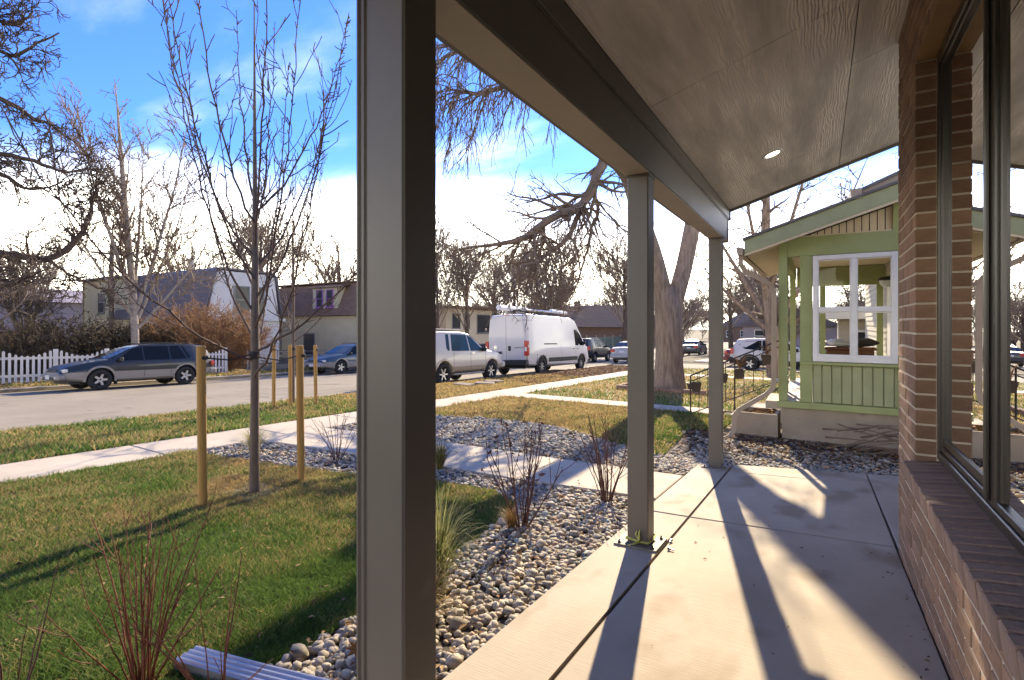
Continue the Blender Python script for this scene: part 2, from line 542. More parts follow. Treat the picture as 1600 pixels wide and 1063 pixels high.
# neighbour's front walk
nwalk = struct(bpy.data.objects.new('neighbour_walk', None)); C.objects.link(nwalk)
xw2 = list(np.linspace(-6.33, -1.62, 5))
for a, b in zip(xw2, xw2[1:]):
    slab_piece('paving_slab', [(a, 10.25), (b - .012, 10.25), (b - .012, 11.0), (a, 11.0)], lambda x, y: yard_h(x, y) + 0.03, m_conc, nwalk)

# patio
patio = struct(bpy.data.objects.new('patio', None)); C.objects.link(patio)
ye = lambda x: 6.45 + 0.22 * (x + 0.87)
Yn = -2.6
PS = [[(-1.22, Yn), (-.878, Yn), (-.878, 1.0), (-1.22, 1.0)],
      [(-1.22, 1.01), (-.878, 1.01), (-.878, 4.085), (-1.22, 4.085)],
      [(-1.22, 4.097), (-.878, 4.097), (-.878, ye(-.88)), (-1.22, ye(-1.22) - .02)],
      [(-.862, Yn), (.425, Yn), (.425, 1.0), (-.862, 1.0)],
      [(-.862, 1.01), (.425, 1.01), (.425, 4.15), (-.862, 4.085)],
      [(-.862, 4.097), (.425, 4.162), (.43, 6.15), (-.862, 6.02)],
      [(-.862, 6.03), (.43, 6.16), (.43, ye(.43)), (-.862, ye(-.86))],
      [(.442, 4.1), (1.9, 4.1), (1.9, ye(1.9)), (.442, ye(.44))]]
for p in PS:
    slab_piece('concrete_slab', p, patio_h, m_patio, patio, 0.12, 0.007)
mb = MB()
for a, b, w in (((-.87, Yn), (-.87, 6.3), .012), ((-1.2, 4.091), (.4, 4.12), .01), ((.435, 4.2), (.436, 6.3), .01)):
    d = Vector((b[0] - a[0], b[1] - a[1])).normalized(); n = Vector((-d.y, d.x)) * w
    q = [(a[0] + n.x, a[1] + n.y), (b[0] + n.x, b[1] + n.y), (b[0] - n.x, b[1] - n.y), (a[0] - n.x, a[1] - n.y)]
    mb.poly([(x, y, float(patio_h(x, y)) - 0.016) for x, y in q])
o = mb.build('joint_filler', m_joint, patio, fixn=False)

# lawn edge against the rock bed
LAWN = np.array([(-6.33, -3.5), (-6.33, 3.15), (-5.2, 3.3), (-4.0, 3.55), (-3.2, 3.86), (-2.6, 3.95), (-2.2, 3.72), (-2.08, 3.2), (-1.95, 2.4), (-1.9, 1.5), (-1.92, 0.8), (-2.1, -0.5), (-2.2, -3.5)])
def inpoly(P, x, y):
    x = np.asarray(x, float); y = np.asarray(y, float); c = np.zeros(x.shape, bool); n = len(P)
    for i in range(n):
        x0, y0 = P[i]; x1, y1 = P[(i + 1) % n]
        t = ((y0 > y) != (y1 > y)) & (x < (x1 - x0) * (y - y0) / (y1 - y0 + 1e-12) + x0)
        c ^= t
    return c
def lump(x, y):
    return yard_h(x, y) + 0.02 * (fbm(x * 1.3, y * 1.3) - .5)
struct(sheet('lawn', lin(-6.34, -1.8, .1), lin(-3.5, 4.05, .1), lump, m_turf, 0.012, mask=lambda x, y: inpoly(LAWN, x, y)))
struct(sheet('tree_lawn', lin(KERB_N + .15, WALK_X[0], .25), lin(-6, 11, .25), lump, m_turf, 0.008))
struct(sheet('dry_tree_lawn', lin(KERB_N + .15, WALK_X[0], .25), lin(11, 26.4, .4), lump, m_dry, 0.008))
struct(sheet('neighbour_lawn', lin(-6.34, -1.0, .2), lin(6.9, 10.24, .2), lump, m_dry, 0.008, mask=lambda x, y: (y > 7.0 + .35 * np.sin(x * 1.1)) & ((x < -1.75) | (y > 8.4))))
struct(sheet('far_lawn', lin(-6.34, 12, .5), lin(11.0, 20.6, .5), lump, m_dry, 0.008))
struct(sheet('corner_lawn', lin(-6.34, 12, .5), lin(21.7, 26.3, .5), lump, m_dry, 0.008))
struct(sheet('opposite_verge', lin(KERB_F - 6.2, KERB_F - .15, .5), lin(-12, 40, 1), H, m_dry, 0.01))
struct(sheet('rock_bed', lin(-6.3, -1.215, .15), lin(-2.6, 7.2, .15), yard_h, m_bed, 0.004, mask=lambda x, y: ~inpoly(LAWN, x, y)))
struct(sheet('mulch_bed', lin(-1.3, 2.4, .15), lin(6.2, 9.2, .15), yard_h, m_bed, 0.006))
# ------------------------------------------------------------------ our house: brick wall, window, porch roof
m_brick = M('red brown brick', (0.165, 0.096, 0.062), (0.275, 0.17, 0.112), 0.85, 9, 5, 0.55, 70, rnd=0.22, speck=(16, 0.64, (0.09, 0.045, 0.035)))
m_sillb = M('plum brick', (0.17, 0.115, 0.09), (0.28, 0.19, 0.15), 0.8, 9, 5, 0.5, 70, rnd=0.2)
m_mortar = M('mortar', (0.42, 0.36, 0.285), (0.54, 0.47, 0.38), 0.95, 20, 5, 0.5, 90)
m_bronze = M('bronze painted metal', (0.108, 0.094, 0.078), (0.138, 0.121, 0.101), 0.45, 1.4, 8, 0.06, 12, spec=0.45, speck=(7, .68, (0.17, .15, .125)))
m_frame = M('dark window frame', (0.030, 0.024, 0.019), (0.040, 0.032, 0.025), 0.32, 4, 3, spec=0.6)
m_lintel = M('brown painted lintel', (0.20, 0.12, 0.05), (0.27, 0.165, 0.07), 0.55, 5, 4, 0.2)
m_win = glass_mat('window glass', (0.5, 0.52, 0.5), 3.0)
m_pane = glass_mat('clear pane', (0.92, 0.93, 0.92), 1.25)
m_room = M('room wall', (0.22, 0.19, 0.15), (0.28, 0.24, 0.20), 0.9, 2)
m_steel = M('galvanized steel', (0.16, 0.14, 0.12), (0.24, 0.21, 0.185), 0.65, 12, 4, 0.1, metal=0.2)
m_alum = M('aluminium downspout', (0.33, 0.32, 0.35), (0.42, 0.41, 0.44), 0.38, 5, 3, metal=0.75)
m_ribbon = M('yellow green ribbon', (0.42, 0.42, 0.10), (0.55, 0.55, 0.18), 0.6, 20)
m_lens = emit_mat('lamp lens', (1.0, 0.86, 0.62), 1.6)
m_white = M('white trim paint', (0.70, 0.69, 0.67), (0.80, 0.79, 0.77), 0.5, 4)
m_roofm = M('grey asphalt shingle', (0.10, 0.095, 0.09), (0.17, 0.16, 0.15), 0.95, 9, 5, 0.5, 60)

def ceiling_mat():
    m = bpy.data.materials.new('embossed ceiling board'); m.use_nodes = True
    t = m.node_tree; N, K = t.nodes, t.links; b = N['Principled BSDF']
    tc = N.new('ShaderNodeTexCoord')
    mp = N.new('ShaderNodeMapping'); mp.inputs['Scale'].default_value = (1.0, 0.16, 1.0); K.new(tc.outputs['Object'], mp.inputs[0])
    nz = N.new('ShaderNodeTexNoise'); nz.inputs['Scale'].default_value = 5; nz.inputs['Detail'].default_value = 3; K.new(mp.outputs[0], nz.inputs['Vector'])
    wv = N.new('ShaderNodeTexWave'); wv.bands_direction = 'X'; wv.inputs['Scale'].default_value = 17; wv.inputs['Distortion'].default_value = 13
    wv.inputs['Detail'].default_value = 3; wv.inputs['Detail Scale'].default_value = 1.1; K.new(mp.outputs[0], wv.inputs['Vector'])
    mp2 = N.new('ShaderNodeMapping'); mp2.inputs['Scale'].default_value = (60, 7, 60); K.new(tc.outputs['Object'], mp2.inputs[0])
    fn = N.new('ShaderNodeTexNoise'); fn.inputs['Scale'].default_value = 1.0; fn.inputs['Detail'].default_value = 4; K.new(mp2.outputs[0], fn.inputs['Vector'])
    # cathedrals only along some streaks of the board
    mk = N.new('ShaderNodeMapRange'); mk.inputs['From Min'].default_value = 0.46; mk.inputs['From Max'].default_value = 0.62; K.new(nz.outputs['Fac'], mk.inputs['Value'])
    mu = N.new('ShaderNodeMath'); mu.operation = 'MULTIPLY'; K.new(wv.outputs['Fac'], mu.inputs[0]); K.new(mk.outputs[0], mu.inputs[1])
    ad = N.new('ShaderNodeMath'); ad.operation = 'MULTIPLY_ADD'; K.new(fn.outputs['Fac'], ad.inputs[0]); ad.inputs[1].default_value = 0.8; K.new(mu.outputs[0], ad.inputs[2])
    bp = N.new('ShaderNodeBump'); bp.inputs['Strength'].default_value = 0.8; bp.inputs['Distance'].default_value = 0.006; K.new(ad.outputs[0], bp.inputs['Height'])
    K.new(bp.outputs[0], b.inputs['Normal'])
    mx = N.new('ShaderNodeMix'); mx.data_type = 'RGBA'; mx.inputs[6].default_value = (0.40, 0.37, 0.32, 1); mx.inputs[7].default_value = (0.78, 0.73, 0.645, 1)
    cr = N.new('ShaderNodeMapRange'); cr.inputs['From Min'].default_value = .32; cr.inputs['From Max'].default_value = .70; K.new(nz.outputs['Fac'], cr.inputs['Value'])
    fs = N.new('ShaderNodeMath'); fs.operation = 'MULTIPLY_ADD'; K.new(ad.outputs[0], fs.inputs[0]); fs.inputs[1].default_value = .40; K.new(cr.outputs[0], fs.inputs[2])
    K.new(fs.outputs[0], mx.inputs[0]); K.new(mx.outputs[2], b.inputs['Base Color'])
    b.inputs['Roughness'].default_value = 0.5; b.inputs['Specular IOR Level'].default_value = 0.4
    return m
m_ceil = ceiling_mat()

house = thing('brick_house', 'red brown brick house with dark framed window and covered porch along the right', 'house', (0.43, 4.06, -0.02))
HI = Matrix.Translation((-0.43, -4.06, 0.02))     # world coordinates -> house coordinates
def under(o, parent):
    """give o a parent without moving it (parents here have no rotation)"""
    o.parent = parent
    if parent.parent is None:
        o.matrix_parent_inverse = Matrix.LocRotScale(parent.location, parent.rotation_euler, None).inverted()
    return o
WX = 0.43
SILL_Z, HEAD_Z = 0.78, 2.88
JAMB = 3.40
WEND = 4.06
# mortar backing (recessed) with the window opening left out
mb = MB()
mb.box((WX + .0045, -2.6, -.3), (WX + .19, WEND - .008, SILL_Z - .10))
mb.box((WX + .0045, JAMB + .0045, SILL_Z - .10), (WX + .19, WEND - .008, 3.5))
mb.box((WX + .0045, -2.6, HEAD_Z + .012), (WX + .19, JAMB + .008, 3.5))
wall = mb.build('wall', m_mortar); wall = under(wall, house)
# bricks
bl, bh, bd, cs = 0.204, 0.0682, 0.092, 0.0795
def brick_mesh(l, h, d, name, mat, c=0.004):
    mb = MB(); mb.box((0, 0, 0), (d, l, h), ch=c)
    o = mb.build(name, mat); me = o.data; bpy.data.objects.remove(o); return me
bm_cache = {}
def brick(l, mat, key):
    l = round(l, 2)
    if (l, key) not in bm_cache:
        bm_cache[(l, key)] = brick_mesh(l, bh, bd, 'brick', mat)
    return bm_cache[(l, key)]
rb = random.Random(5)
rest = MB()
def course(z, y0, y1, off, bl=bl):
    """bricks of one course between y0 and y1 (from the far end backwards)"""
    y = y1; first = True
    while y > y0 + 0.03:
        l = bl if not (first and off) else bl * .5 - .00575
        first = False
        l = min(l, y - y0)
        if l < .045:
            break
        yy = y - l; jx = rb.uniform(-.002, .0025)
        if yy + l > 0.95 and z + bh > float(patio_h(WX, y)):
            inst(brick(l, m_brick, 'w'), 'brick', wall, (WX + jx, yy, z))
        else:
            rest.box((WX + jx, yy, z), (WX + jx + bd, y, z + bh))
        y = yy - .0115
k = 0; z = -0.30
while z < 3.42:
    if z + bh < SILL_Z - .095:
        course(z, -2.6, WEND, k % 2)
    elif z < HEAD_Z - .01:
        course(z, JAMB, WEND, k % 2, (WEND - JAMB - 2 * .0115) / 3)
    else:
        course(z, -2.6, WEND, k % 2)
    z += cs; k += 1
o = rest.build('brick_field', m_brick, wall); o['kind'] = 'stuff'
# far return of the pier
mb = MB(); mb.box((WX + .19, WEND - .10, -.3), (2.6, WEND - .01, 3.5)); under(mb.build('return_wall', m_brick), house)
# rowlock sill
sill = MB(); sill.box((WX - .02, -2.6, SILL_Z - .094), (WX + .155, JAMB, SILL_Z - .022)); sill = under(sill.build('window_sill', m_mortar), house)
mb = MB(); mb.box((0, 0, 0), (0.205, 0.060, 0.090), ch=.005); so = mb.build('brick', m_sillb); sme = so.data; bpy.data.objects.remove(so)
y = JAMB - .062; n = 0
restb = MB()
while y > -2.5:
    o = inst(sme, 'brick', sill, (WX - .045 + rb.uniform(-.003, .003), y, SILL_Z - .10 - .002), (0, R(-6.5) + rb.uniform(-.01, .01), 0))
    y -= .0705; n += 1
    if y < .75:
        break
# steel lintel and window frame
mb = MB(); mb.box((WX + .004, -2.6, HEAD_Z - .002), (WX + .085, JAMB - .003, HEAD_Z + .010)); under(mb.build('lintel', m_lintel), house)
win = MB()
FX0, FX1, GX = 0.518, 0.62, 0.545
def bar(y0, y1, z0, z1, x0=FX0, x1=FX1, c=.004):
    win.box((x0, y0, z0), (x1, y1, z1), ch=c)
Z0, Z1 = SILL_Z + .018, HEAD_Z - .004
bar(JAMB - .052, JAMB - .012, Z0, Z1)                                   # far jamb frame
bar(JAMB - .066, JAMB - .053, Z0 + .06, Z1 - .05, FX0 + .010, FX1 - .02)
bar(-2.6, JAMB - .053, Z0, Z0 + .045)                                   # bottom rail
bar(-2.6, JAMB - .053, Z0 + .046, Z0 + .075, FX0 + .010, FX1 - .02)
bar(2.53, JAMB - .067, Z0 + .076, Z0 + .12, FX0 + .018, FX1 - .03)     # sash of the narrow light
bar(-2.6, JAMB - .053, Z1 - .05, Z1)                                    # head
bar(-2.6, JAMB - .053, Z1 - .075, Z1 - .051, FX0 + .010, FX1 - .02)
window = under(win.build('window', m_frame), house)
win = MB()
bar(2.40, 2.53, Z0 + .046, Z1 - .05, FX0 + .008, FX1)                  # mullion
bar(2.458, 2.482, Z0 + .06, Z1 - .06, FX0 - .008, FX0 + .0075)
bar(2.372, 2.399, Z0 + .076, Z1 - .076, FX0 + .018, FX1 - .02)
win.build('mullion', m_frame, window)
win = MB(); bar(JAMB - .012, JAMB - .001, Z0 - .02, Z1, WX + .088, WX + .10, .001); win.build('caulk_line', m_mortar, window)
for a, b in ((2.531, JAMB - .07), (-2.6, 2.374)):
    mb = MB(); mb.poly([(GX, a, Z0 + .06), (GX, b, Z0 + .06), (GX, b, Z1 - .06), (GX, a, Z1 - .06)]); mb.build('glass_pane', m_win, window, fixn=False)
# room behind the glass
mb = MB()
mb.box((.66, -3.4, .02), (3.9, 4.0, .05)); mb.box((3.9, -3.4, .05), (3.95, 4.0, 3.0)); mb.box((.66, -3.45, .05), (3.9, -3.4, 3.0)); mb.box((.66, 3.93, .05), (2.55, 3.96, 3.0)); mb.box((.66, -3.4, 3.0), (3.9, 4.0, 3.05))
under(mb.build('room_shell', m_room), house)
m_curt = M('sheer curtain', (0.52, 0.48, 0.40), (0.60, 0.56, 0.47), 0.9, 3, transl=0.35)
mb = MB()
nf = 150; pts = [(.80 + .022 * math.sin(i * .95) + .006 * math.sin(i * 2.3), -2.4 + i * (4.62 / nf)) for i in range(nf + 1)]
for (xa, ya), (xb, yb) in zip(pts, pts[1:]):
    mb.poly([(xa, ya, .12), (xb, yb, .12), (xb, yb, 2.86), (xa, ya, 2.86)])
tag(mb.build('curtain', m_curt, smooth=True, fixn=False), 'pale pleated sheer curtain hanging behind the large window pane', 'curtain')

# --- porch roof
PX0, PX1 = -1.09, -0.95
BEAM_Z = 2.48
mb = MB(); mb.box((PX0 - .012, -2.6, BEAM_Z), (PX1 + .012, 6.52, BEAM_Z + .262), ch=.006)
beam = under(mb.build('porch_beam', m_bronze), house)
mb = MB(); mb.box((PX0 - .03, -2.6, BEAM_Z + .264), (PX1 + .024, 6.555, BEAM_Z + .385), ch=.004); mb.build('top_trim', m_bronze, beam)
mb = MB(); mb.box((PX1 + .0125, -2.6, BEAM_Z + .252), (PX1 + .0185, 6.52, BEAM_Z + .266)); mb.build('drip_strip', m_bronze, beam)
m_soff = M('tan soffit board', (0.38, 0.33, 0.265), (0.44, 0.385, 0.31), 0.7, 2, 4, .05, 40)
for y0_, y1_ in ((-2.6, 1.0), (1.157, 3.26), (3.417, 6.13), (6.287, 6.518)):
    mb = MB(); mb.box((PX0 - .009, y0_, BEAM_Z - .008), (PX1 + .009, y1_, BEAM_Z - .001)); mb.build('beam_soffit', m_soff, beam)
mb = MB(); mb.box((PX0 - .02, 6.521, BEAM_Z - .022), (PX1 + .02, 6.53, BEAM_Z + .262), ch=.002); mb.build('end_plate', m_bronze, beam)
CE0 = 2.862; CS = 0.315; XE = 2.2; CYE = 6.6
cz = lambda x: CE0 + CS * (x + .95)
roof = MB()
roof.prism([(-1.36, 2.90), (-1.36, 2.96), (XE, cz(XE) + .26), (XE, cz(XE) + .03), (-.90, cz(-.90) + .03)], 1, -2.6, CYE)
roofo = under(roof.build('porch_roof', m_roofm), house)
roof = MB(); roof.prism([(-1.38, 2.74), (-1.38, 2.97), (XE, cz(XE) + .30), (XE, cz(XE) - .03), (-.92, cz(-.92) - .03), (-.92, 2.74)], 1, CYE + .001, CYE + .03)
roof.build('end_fascia', m_bronze, roofo)
mb = MB(); mb.box((-1.35, -2.6, 2.752), (PX0 - .031, CYE, 2.76)); mb.build('eave_soffit', m_bronze, roofo)
# ceiling boards, 8 ft by 4 ft with tight joints
ceilo = bpy.data.objects.new('porch_ceiling', None); C.objects.link(ceilo); ceilo = under(ceilo, house)
def cboard(x0, x1, y0, y1):
    mb = MB(); g = .0028; x0 += g; x1 -= g; y0 += g; y1 -= g
    for_v = [(x0, y0), (x1, y0), (x1, y1), (x0, y1)]
    lo = [(x, y, cz(x)) for x, y in for_v]; hi = [(x, y, cz(x) + .012) for x, y in for_v]
    mb.mesh(lo + hi, [(3, 2, 1, 0), (4, 5, 6, 7)] + [(i, (i + 1) % 4, 4 + (i + 1) % 4, 4 + i) for i in range(4)])
    o = under(mb.build('ceiling_panel', m_ceil), ceilo)
for y0, y1 in ((-2.6, .78), (.78, 3.22), (3.22, 5.66), (5.66, CYE)):
    cboard(-.93, .18, y0, y1)
for y0, y1 in ((-2.6, 1.62), (1.62, 4.06), (4.06, CYE)):
    cboard(.18, XE if y0 > 4 else WX + .02, y0, y1)
# recessed lamp, lit
lx, ly = -.37, 5.2
tilt = Matrix.Translation((lx, ly, cz(lx) - .001)) @ Matrix.Rotation(-math.atan(CS), 4, 'Y')
mb = MB(); mb.lathe([(.088, 0), (.088, -.005), (.080, -.008), (.062, -.006), (.060, .0)], 28, tilt)
lamp = under(mb.build('recessed_light', m_white, smooth=True), house)
mb = MB(); mb.lathe([(.0601, -.003), (.03, -.004), (.0005, -.004)], 28, tilt); under(mb.build('lamp_lens', m_lens, smooth=True), lamp)
# gutter
mb = MB(); mb.prism([(-1.385, 2.742), (-1.43, 2.742), (-1.45, 2.775), (-1.475, 2.80), (-1.48, 2.87), (-1.465, 2.872), (-1.462, 2.806), (-1.44, 2.785), (-1.424, 2.752), (-1.393, 2.752), (-1.392, 2.872), (-1.385, 2.872)], 1, -2.6, 6.68)
gut = under(mb.build('gutter', m_bronze), house)
mb = MB(); mb.prism([(-1.393, 2.752), (-1.424, 2.752), (-1.44, 2.785), (-1.462, 2.806), (-1.465, 2.868), (-1.393, 2.868)], 1, 6.66, 6.678); mb.build('end_cap', m_bronze, gut)
# posts on steel base plates
for i, py in enumerate((1.01, 3.27, 6.14)):
    g = float(patio_h(-1.02, py + .07))
    mb = MB(); mb.box((PX0, py, g - .0), (PX1, py + .14, BEAM_Z - .002), ch=.007)
    post = under(mb.build('porch_post', m_bronze), house)
    mb = MB(); mb.box((PX0 - .006, py - .006, BEAM_Z - .022), (PX1 + .006, py + .146, BEAM_Z - .0025), ch=.003); mb.build('cap_flange', m_bronze, post)
    mb = MB()
    x0, x1, y0, y1 = -1.16, -.882, py - .065, py + .205
    q = [(x0, y0), (x1, y0), (x1, y1), (x0, y1)]
    lo = [(x, y, float(patio_h(x, y)) + .001) for x, y in q]; hi = [(x, y, float(patio_h(x, y)) + .013) for x, y in q]
    mb.mesh(lo + hi, [(3, 2, 1, 0), (4, 5, 6, 7)] + [(a, (a + 1) % 4, 4 + (a + 1) % 4, 4 + a) for a in range(4)])
    mb.build('base_plate', m_steel, post)
    for bx, by in ((x0 + .03, y0 + .03), (x1 - .03, y0 + .03), (x1 - .03, y1 - .03), (x0 + .03, y1 - .03)):
        mb = MB(); zb = float(patio_h(bx, by)) + .012
        mb.lathe([(.0005, 0), (.012, 0), (.012, .011), (.006, .012), (.006, .024), (.0005, .025)], 6, Matrix.Translation((bx, by, zb))); mb.build('anchor_bolt', m_frame, post)
# downspout down the outer side of the nearest post, with its pipe out across the bed
def ribbed(w, d, n=3):
    """rectangular pipe section with ribs"""
    P = []
    for k in range(n * 4 + 1):
        t = k / (n * 4); P.append((-w / 2 + w * t, d / 2 - (.006 if k % 4 in (1, 2) else 0)))
    for k in range(n * 4 + 1):
        t = k / (n * 4); P.append((w / 2 - w * t, -d / 2 + (.006 if k % 4 in (1, 2) else 0)))
    return P
def sweep(mb, sect, path, ups, mi=0):
    rings = []
    path = [Vector(p) for p in path]
    for i, p in enumerate(path):
        t = (path[min(i + 1, len(path) - 1)] - path[max(i - 1, 0)]).normalized()
        u = Vector(ups[i] if isinstance(ups, list) else ups); s = t.cross(u).normalized(); u = s.cross(t).normalized()
        rings.append([tuple(p + s * a + u * b) for a, b in sect])
    n = len(sect)
    for r0, r1 in zip(rings, rings[1:]):
        k = len(mb.v); mb.v += r0 + r1
        for i in range(n):
            j = (i + 1) % n; mb.f.append((k + i, k + j, k + n + j, k + n + i)); mb.m.append(mi)
    return rings
mb = MB(); sweep(mb, ribbed(.072, .07), [(-1.130, 1.077, 2.72), (-1.130, 1.077, .36), (-1.130, 1.077, .31)], (0, -1, 0))
dsp = under(mb.build('downspout', m_bronze), house)
mb = MB(); sweep(mb, ribbed(.09, .075), [(-1.128, 1.09, .44), (-1.135, 1.10, .32), (-1.19, 1.15, .23), (-1.32, 1.19, .20)], [(1, 0, 0), (1, 0, 0), (.7, 0, .7), (0, 0, 1)]); mb.build('elbow', m_bronze, dsp)
mb = MB(); ring = sweep(mb, ribbed(.100, .066, 4), [(-1.22, 1.20, .195), (-1.50, 1.20, .165), (-1.85, 1.15, .135), (-2.24, 1.095, .108)], (0, 0, 1)); mb.build('drain_pipe', m_alum, dsp)
# ribbon knotted round the middle post
rz = float(patio_h(-1.02, 3.3)) + .035
rib = MB()
e = .004
for a, b in (((PX0 - e, 3.27 - e), (PX1 + e, 3.27 - e)), ((PX1 + e, 3.27 - e), (PX1 + e, 3.41 + e)), ((PX1 + e, 3.41 + e), (PX0 - e, 3.41 + e)), ((PX0 - e, 3.41 + e), (PX0 - e, 3.27 - e))):
    z0 = rz + rb.uniform(0, .012); z1 = rz + rb.uniform(-.008, .006)
    rib.tube([(a[0], a[1], z0), ((a[0] + b[0]) / 2, (a[1] + b[1]) / 2, (z0 + z1) / 2 - .006), (b[0], b[1], z1)], [.008, .0065, .008], 6)
kx, ky = -1.005, 3.258
rib.tube([(kx, ky, rz - .01), (kx - .006, ky - .006, rz + .025), (kx - .02, ky - .01, rz + .05), (kx - .012, ky - .014, rz + .075)], [.008, .007, .006, .003], 6)
rib.tube([(kx, ky, rz), (kx + .004, ky - .01, rz + .03), (kx + .002, ky - .012, rz + .06), (kx + .008, ky - .008, rz + .085)], [.008, .006, .005, .003], 6)
rib.tube([(kx, ky, rz), (kx - .035, ky - .03, rz - .014), (kx - .06, ky - .05, rz - .018)], [.008, .006, .004], 6)
tag(rib.build('ribbon', m_ribbon, smooth=True), 'yellow green ribbon knotted round the foot of the middle porch post', 'ribbon')
# ------------------------------------------------------------------ the green neighbour house
m_green = M('sage green paint', (0.27, 0.31, 0.125), (0.33, 0.37, 0.16), 0.6, 3, 4, 0.12, 40)
m_green2 = M('grey green paint', (0.29, 0.31, 0.165), (0.35, 0.37, 0.205), 0.65, 4, 4, 0.12, 40)
m_cream = M('cream paint', (0.62, 0.52, 0.36), (0.70, 0.60, 0.43), 0.7, 4)
m_found = M('parged foundation', (0.26, 0.215, 0.165), (0.36, 0.305, 0.24), 0.95, 3, 6, 0.4, 40, speck=(3, .62, (0.15, .12, .10)))
m_tan = M('tan downspout paint', (0.30, 0.235, 0.17), (0.38, 0.30, 0.225), 0.5, 4)
m_iron = M('black wrought iron', (0.018, 0.016, 0.015), (0.03, 0.027, 0.025), 0.5, 20, spec=0.5)
m_pot = M('brown plastic pot', (0.045, 0.028, 0.022), (0.07, 0.045, 0.035), 0.6, 9)
m_wood = M('stained brown wood', (0.13, 0.05, 0.022), (0.21, 0.085, 0.04), 0.5, 3, 5, 0.15, stretch=(1, 6, 6))
m_porchfl = M('pale porch floor', (0.50, 0.47, 0.43), (0.60, 0.57, 0.52), 0.7, 5)
m_dark = M('charcoal', (0.02, 0.02, 0.022), (0.035, 0.035, 0.038), 0.6, 8)
m_leafbr = M('dry leaf', (0.22, 0.11, 0.045), (0.38, 0.21, 0.09), 0.8, 6, rnd=.2, transl=0.3)

YF = 8.3
nb = thing('green_porch_house', 'sage green house with white framed porch window and sloping roof beside our patio', 'house', (0.2, 10, -0.3))
def part(mb, name, mat, parent=nb, **k):
    return under(mb.build(name, mat, **k), parent)
mb = MB(); mb.box((-.47, YF + .03, -.6), (1.3, 12.0, .30)); part(mb, 'foundation', m_found)
mb = MB(); mb.box((-.50, YF + .02, .301), (1.3, 12.05, .36)); part(mb, 'porch_floor', m_porchfl)
# front frame of the porch end
mb = MB(); mb.box((-.51, YF, .38), (-.40, YF + .12, 2.725), ch=.005); part(mb, 'corner_post', m_green)
mb = MB(); mb.box((-.24, YF, .38), (-.088, YF + .12, 2.45), ch=.005); part(mb, 'stud', m_green)
mb = MB(); mb.box((.878, YF, .38), (1.1, YF + .12, 2.45), ch=.005); part(mb, 'stud', m_green)
mb = MB(); mb.box((-.398, YF + .004, 2.45), (1.1, YF + .116, 2.72), ch=.005); part(mb, 'head_beam', m_green)
mb = MB(); mb.box((-.53, YF - .022, .285), (1.1, YF + .1, .378), ch=.006); part(mb, 'base_trim', m_green)
mb = MB(); mb.box((-.238, YF - .03, .915), (1.1, YF + .12, .955), ch=.006); part(mb, 'ledge', m_green)
mb = MB(); mb.box((-.06, YF + .05, .38), (1.1, YF + .08, .915)); bp_ = part(mb, 'panel_backing', m_green2)
x = -.085
k = 0
while x < 1.0:
    mb = MB(); mb.box((x, YF + .02, .385), (x + .108, YF + .048, .91), ch=.008); part(mb, 'panel_board', m_green2, bp_); x += .1165
# white window: frame, crossing bars, four panes, sill
wx0, wx1, wz0, wz1 = -.083, .873, .965, 2.44
fr = MB(); w = .062
fr.box((wx0, YF - .03, wz0), (wx0 + w, YF + .06, wz1), ch=.004); fr.box((wx1 - w, YF - .03, wz0), (wx1, YF + .06, wz1), ch=.004)
fr.box((wx0 + w, YF - .028, wz1 - w), (wx1 - w, YF + .058, wz1), ch=.004); fr.box((wx0 + w, YF - .028, wz0), (wx1 - w, YF + .058, wz0 + .085), ch=.004)
nwin = part(fr, 'window', m_white)
mx_, mz_ = (wx0 + wx1) / 2, 1.68
mb = MB(); mb.box((mx_ - .032, YF - .026, wz0 + .085), (mx_ + .032, YF + .05, wz1 - w), ch=.004)
mb.box((wx0 + w, YF - .022, mz_ - .028), (mx_ - .033, YF + .046, mz_ + .028), ch=.004); mb.box((mx_ + .033, YF - .022, mz_ - .028), (wx1 - w, YF + .046, mz_ + .028), ch=.004)
mb.build('crossing_bars', m_white, nwin)
for (a, b) in ((wx0 + w, mx_ - .033), (mx_ + .033, wx1 - w)):
    for (c, d) in ((wz0 + .086, mz_ - .029), (mz_ + .029, wz1 - w - .001)):
        mb = MB(); yy = YF + .02
        mb.poly([(a, yy, c), (b, yy, c), (b, yy, d), (a, yy, d)]); part(mb, 'pane', m_pane, nwin, fixn=False)
        mb = MB(); t = .014
        mb.box((a, YF - .006, c), (a + t, YF + .018, d)); mb.box((b - t, YF - .006, c), (b, YF + .018, d)); mb.box((a + t, YF - .005, d - t), (b - t, YF + .017, d)); mb.box((a + t, YF - .005, c), (b - t, YF + .017, c + t))
        part(mb, 'sash_bead', m_white, nwin)
# porch roof with rake board and battened gable
rk = lambda x: 2.50 + .32 * (x + .915)
mb = MB(); mb.prism([(-.95, rk(-.95) + .20), (-.95, rk(-.95) + .235), (1.6, rk(1.6) + .235), (1.6, rk(1.6) + .20)], 1, 7.97, 12.3); prf = part(mb, 'porch_roof', m_roofm)
mb = MB(); mb.prism([(-.93, rk(-.93)), (-.93, rk(-.93) + .197), (1.6, rk(1.6) + .197), (1.6, rk(1.6))], 1, 8.0, 8.028); part(mb, 'rake_board', m_green2, prf)
mb = MB(); mb.prism([(-.93, rk(-.93) - .03), (-.93, rk(-.93) - .001), (1.6, rk(1.6) - .001), (1.6, rk(1.6) - .03)], 1, 8.01, 8.04); part(mb, 'rake_trim', m_cream, prf)
mb = MB(); mb.prism([(-.90, rk(-.90) + .01), (-.90, rk(-.90) + .16), (1.6, rk(1.6) + .16), (1.6, rk(1.6) + .01)], 1, 8.05, YF + .02); part(mb, 'rake_soffit', m_cream, prf)
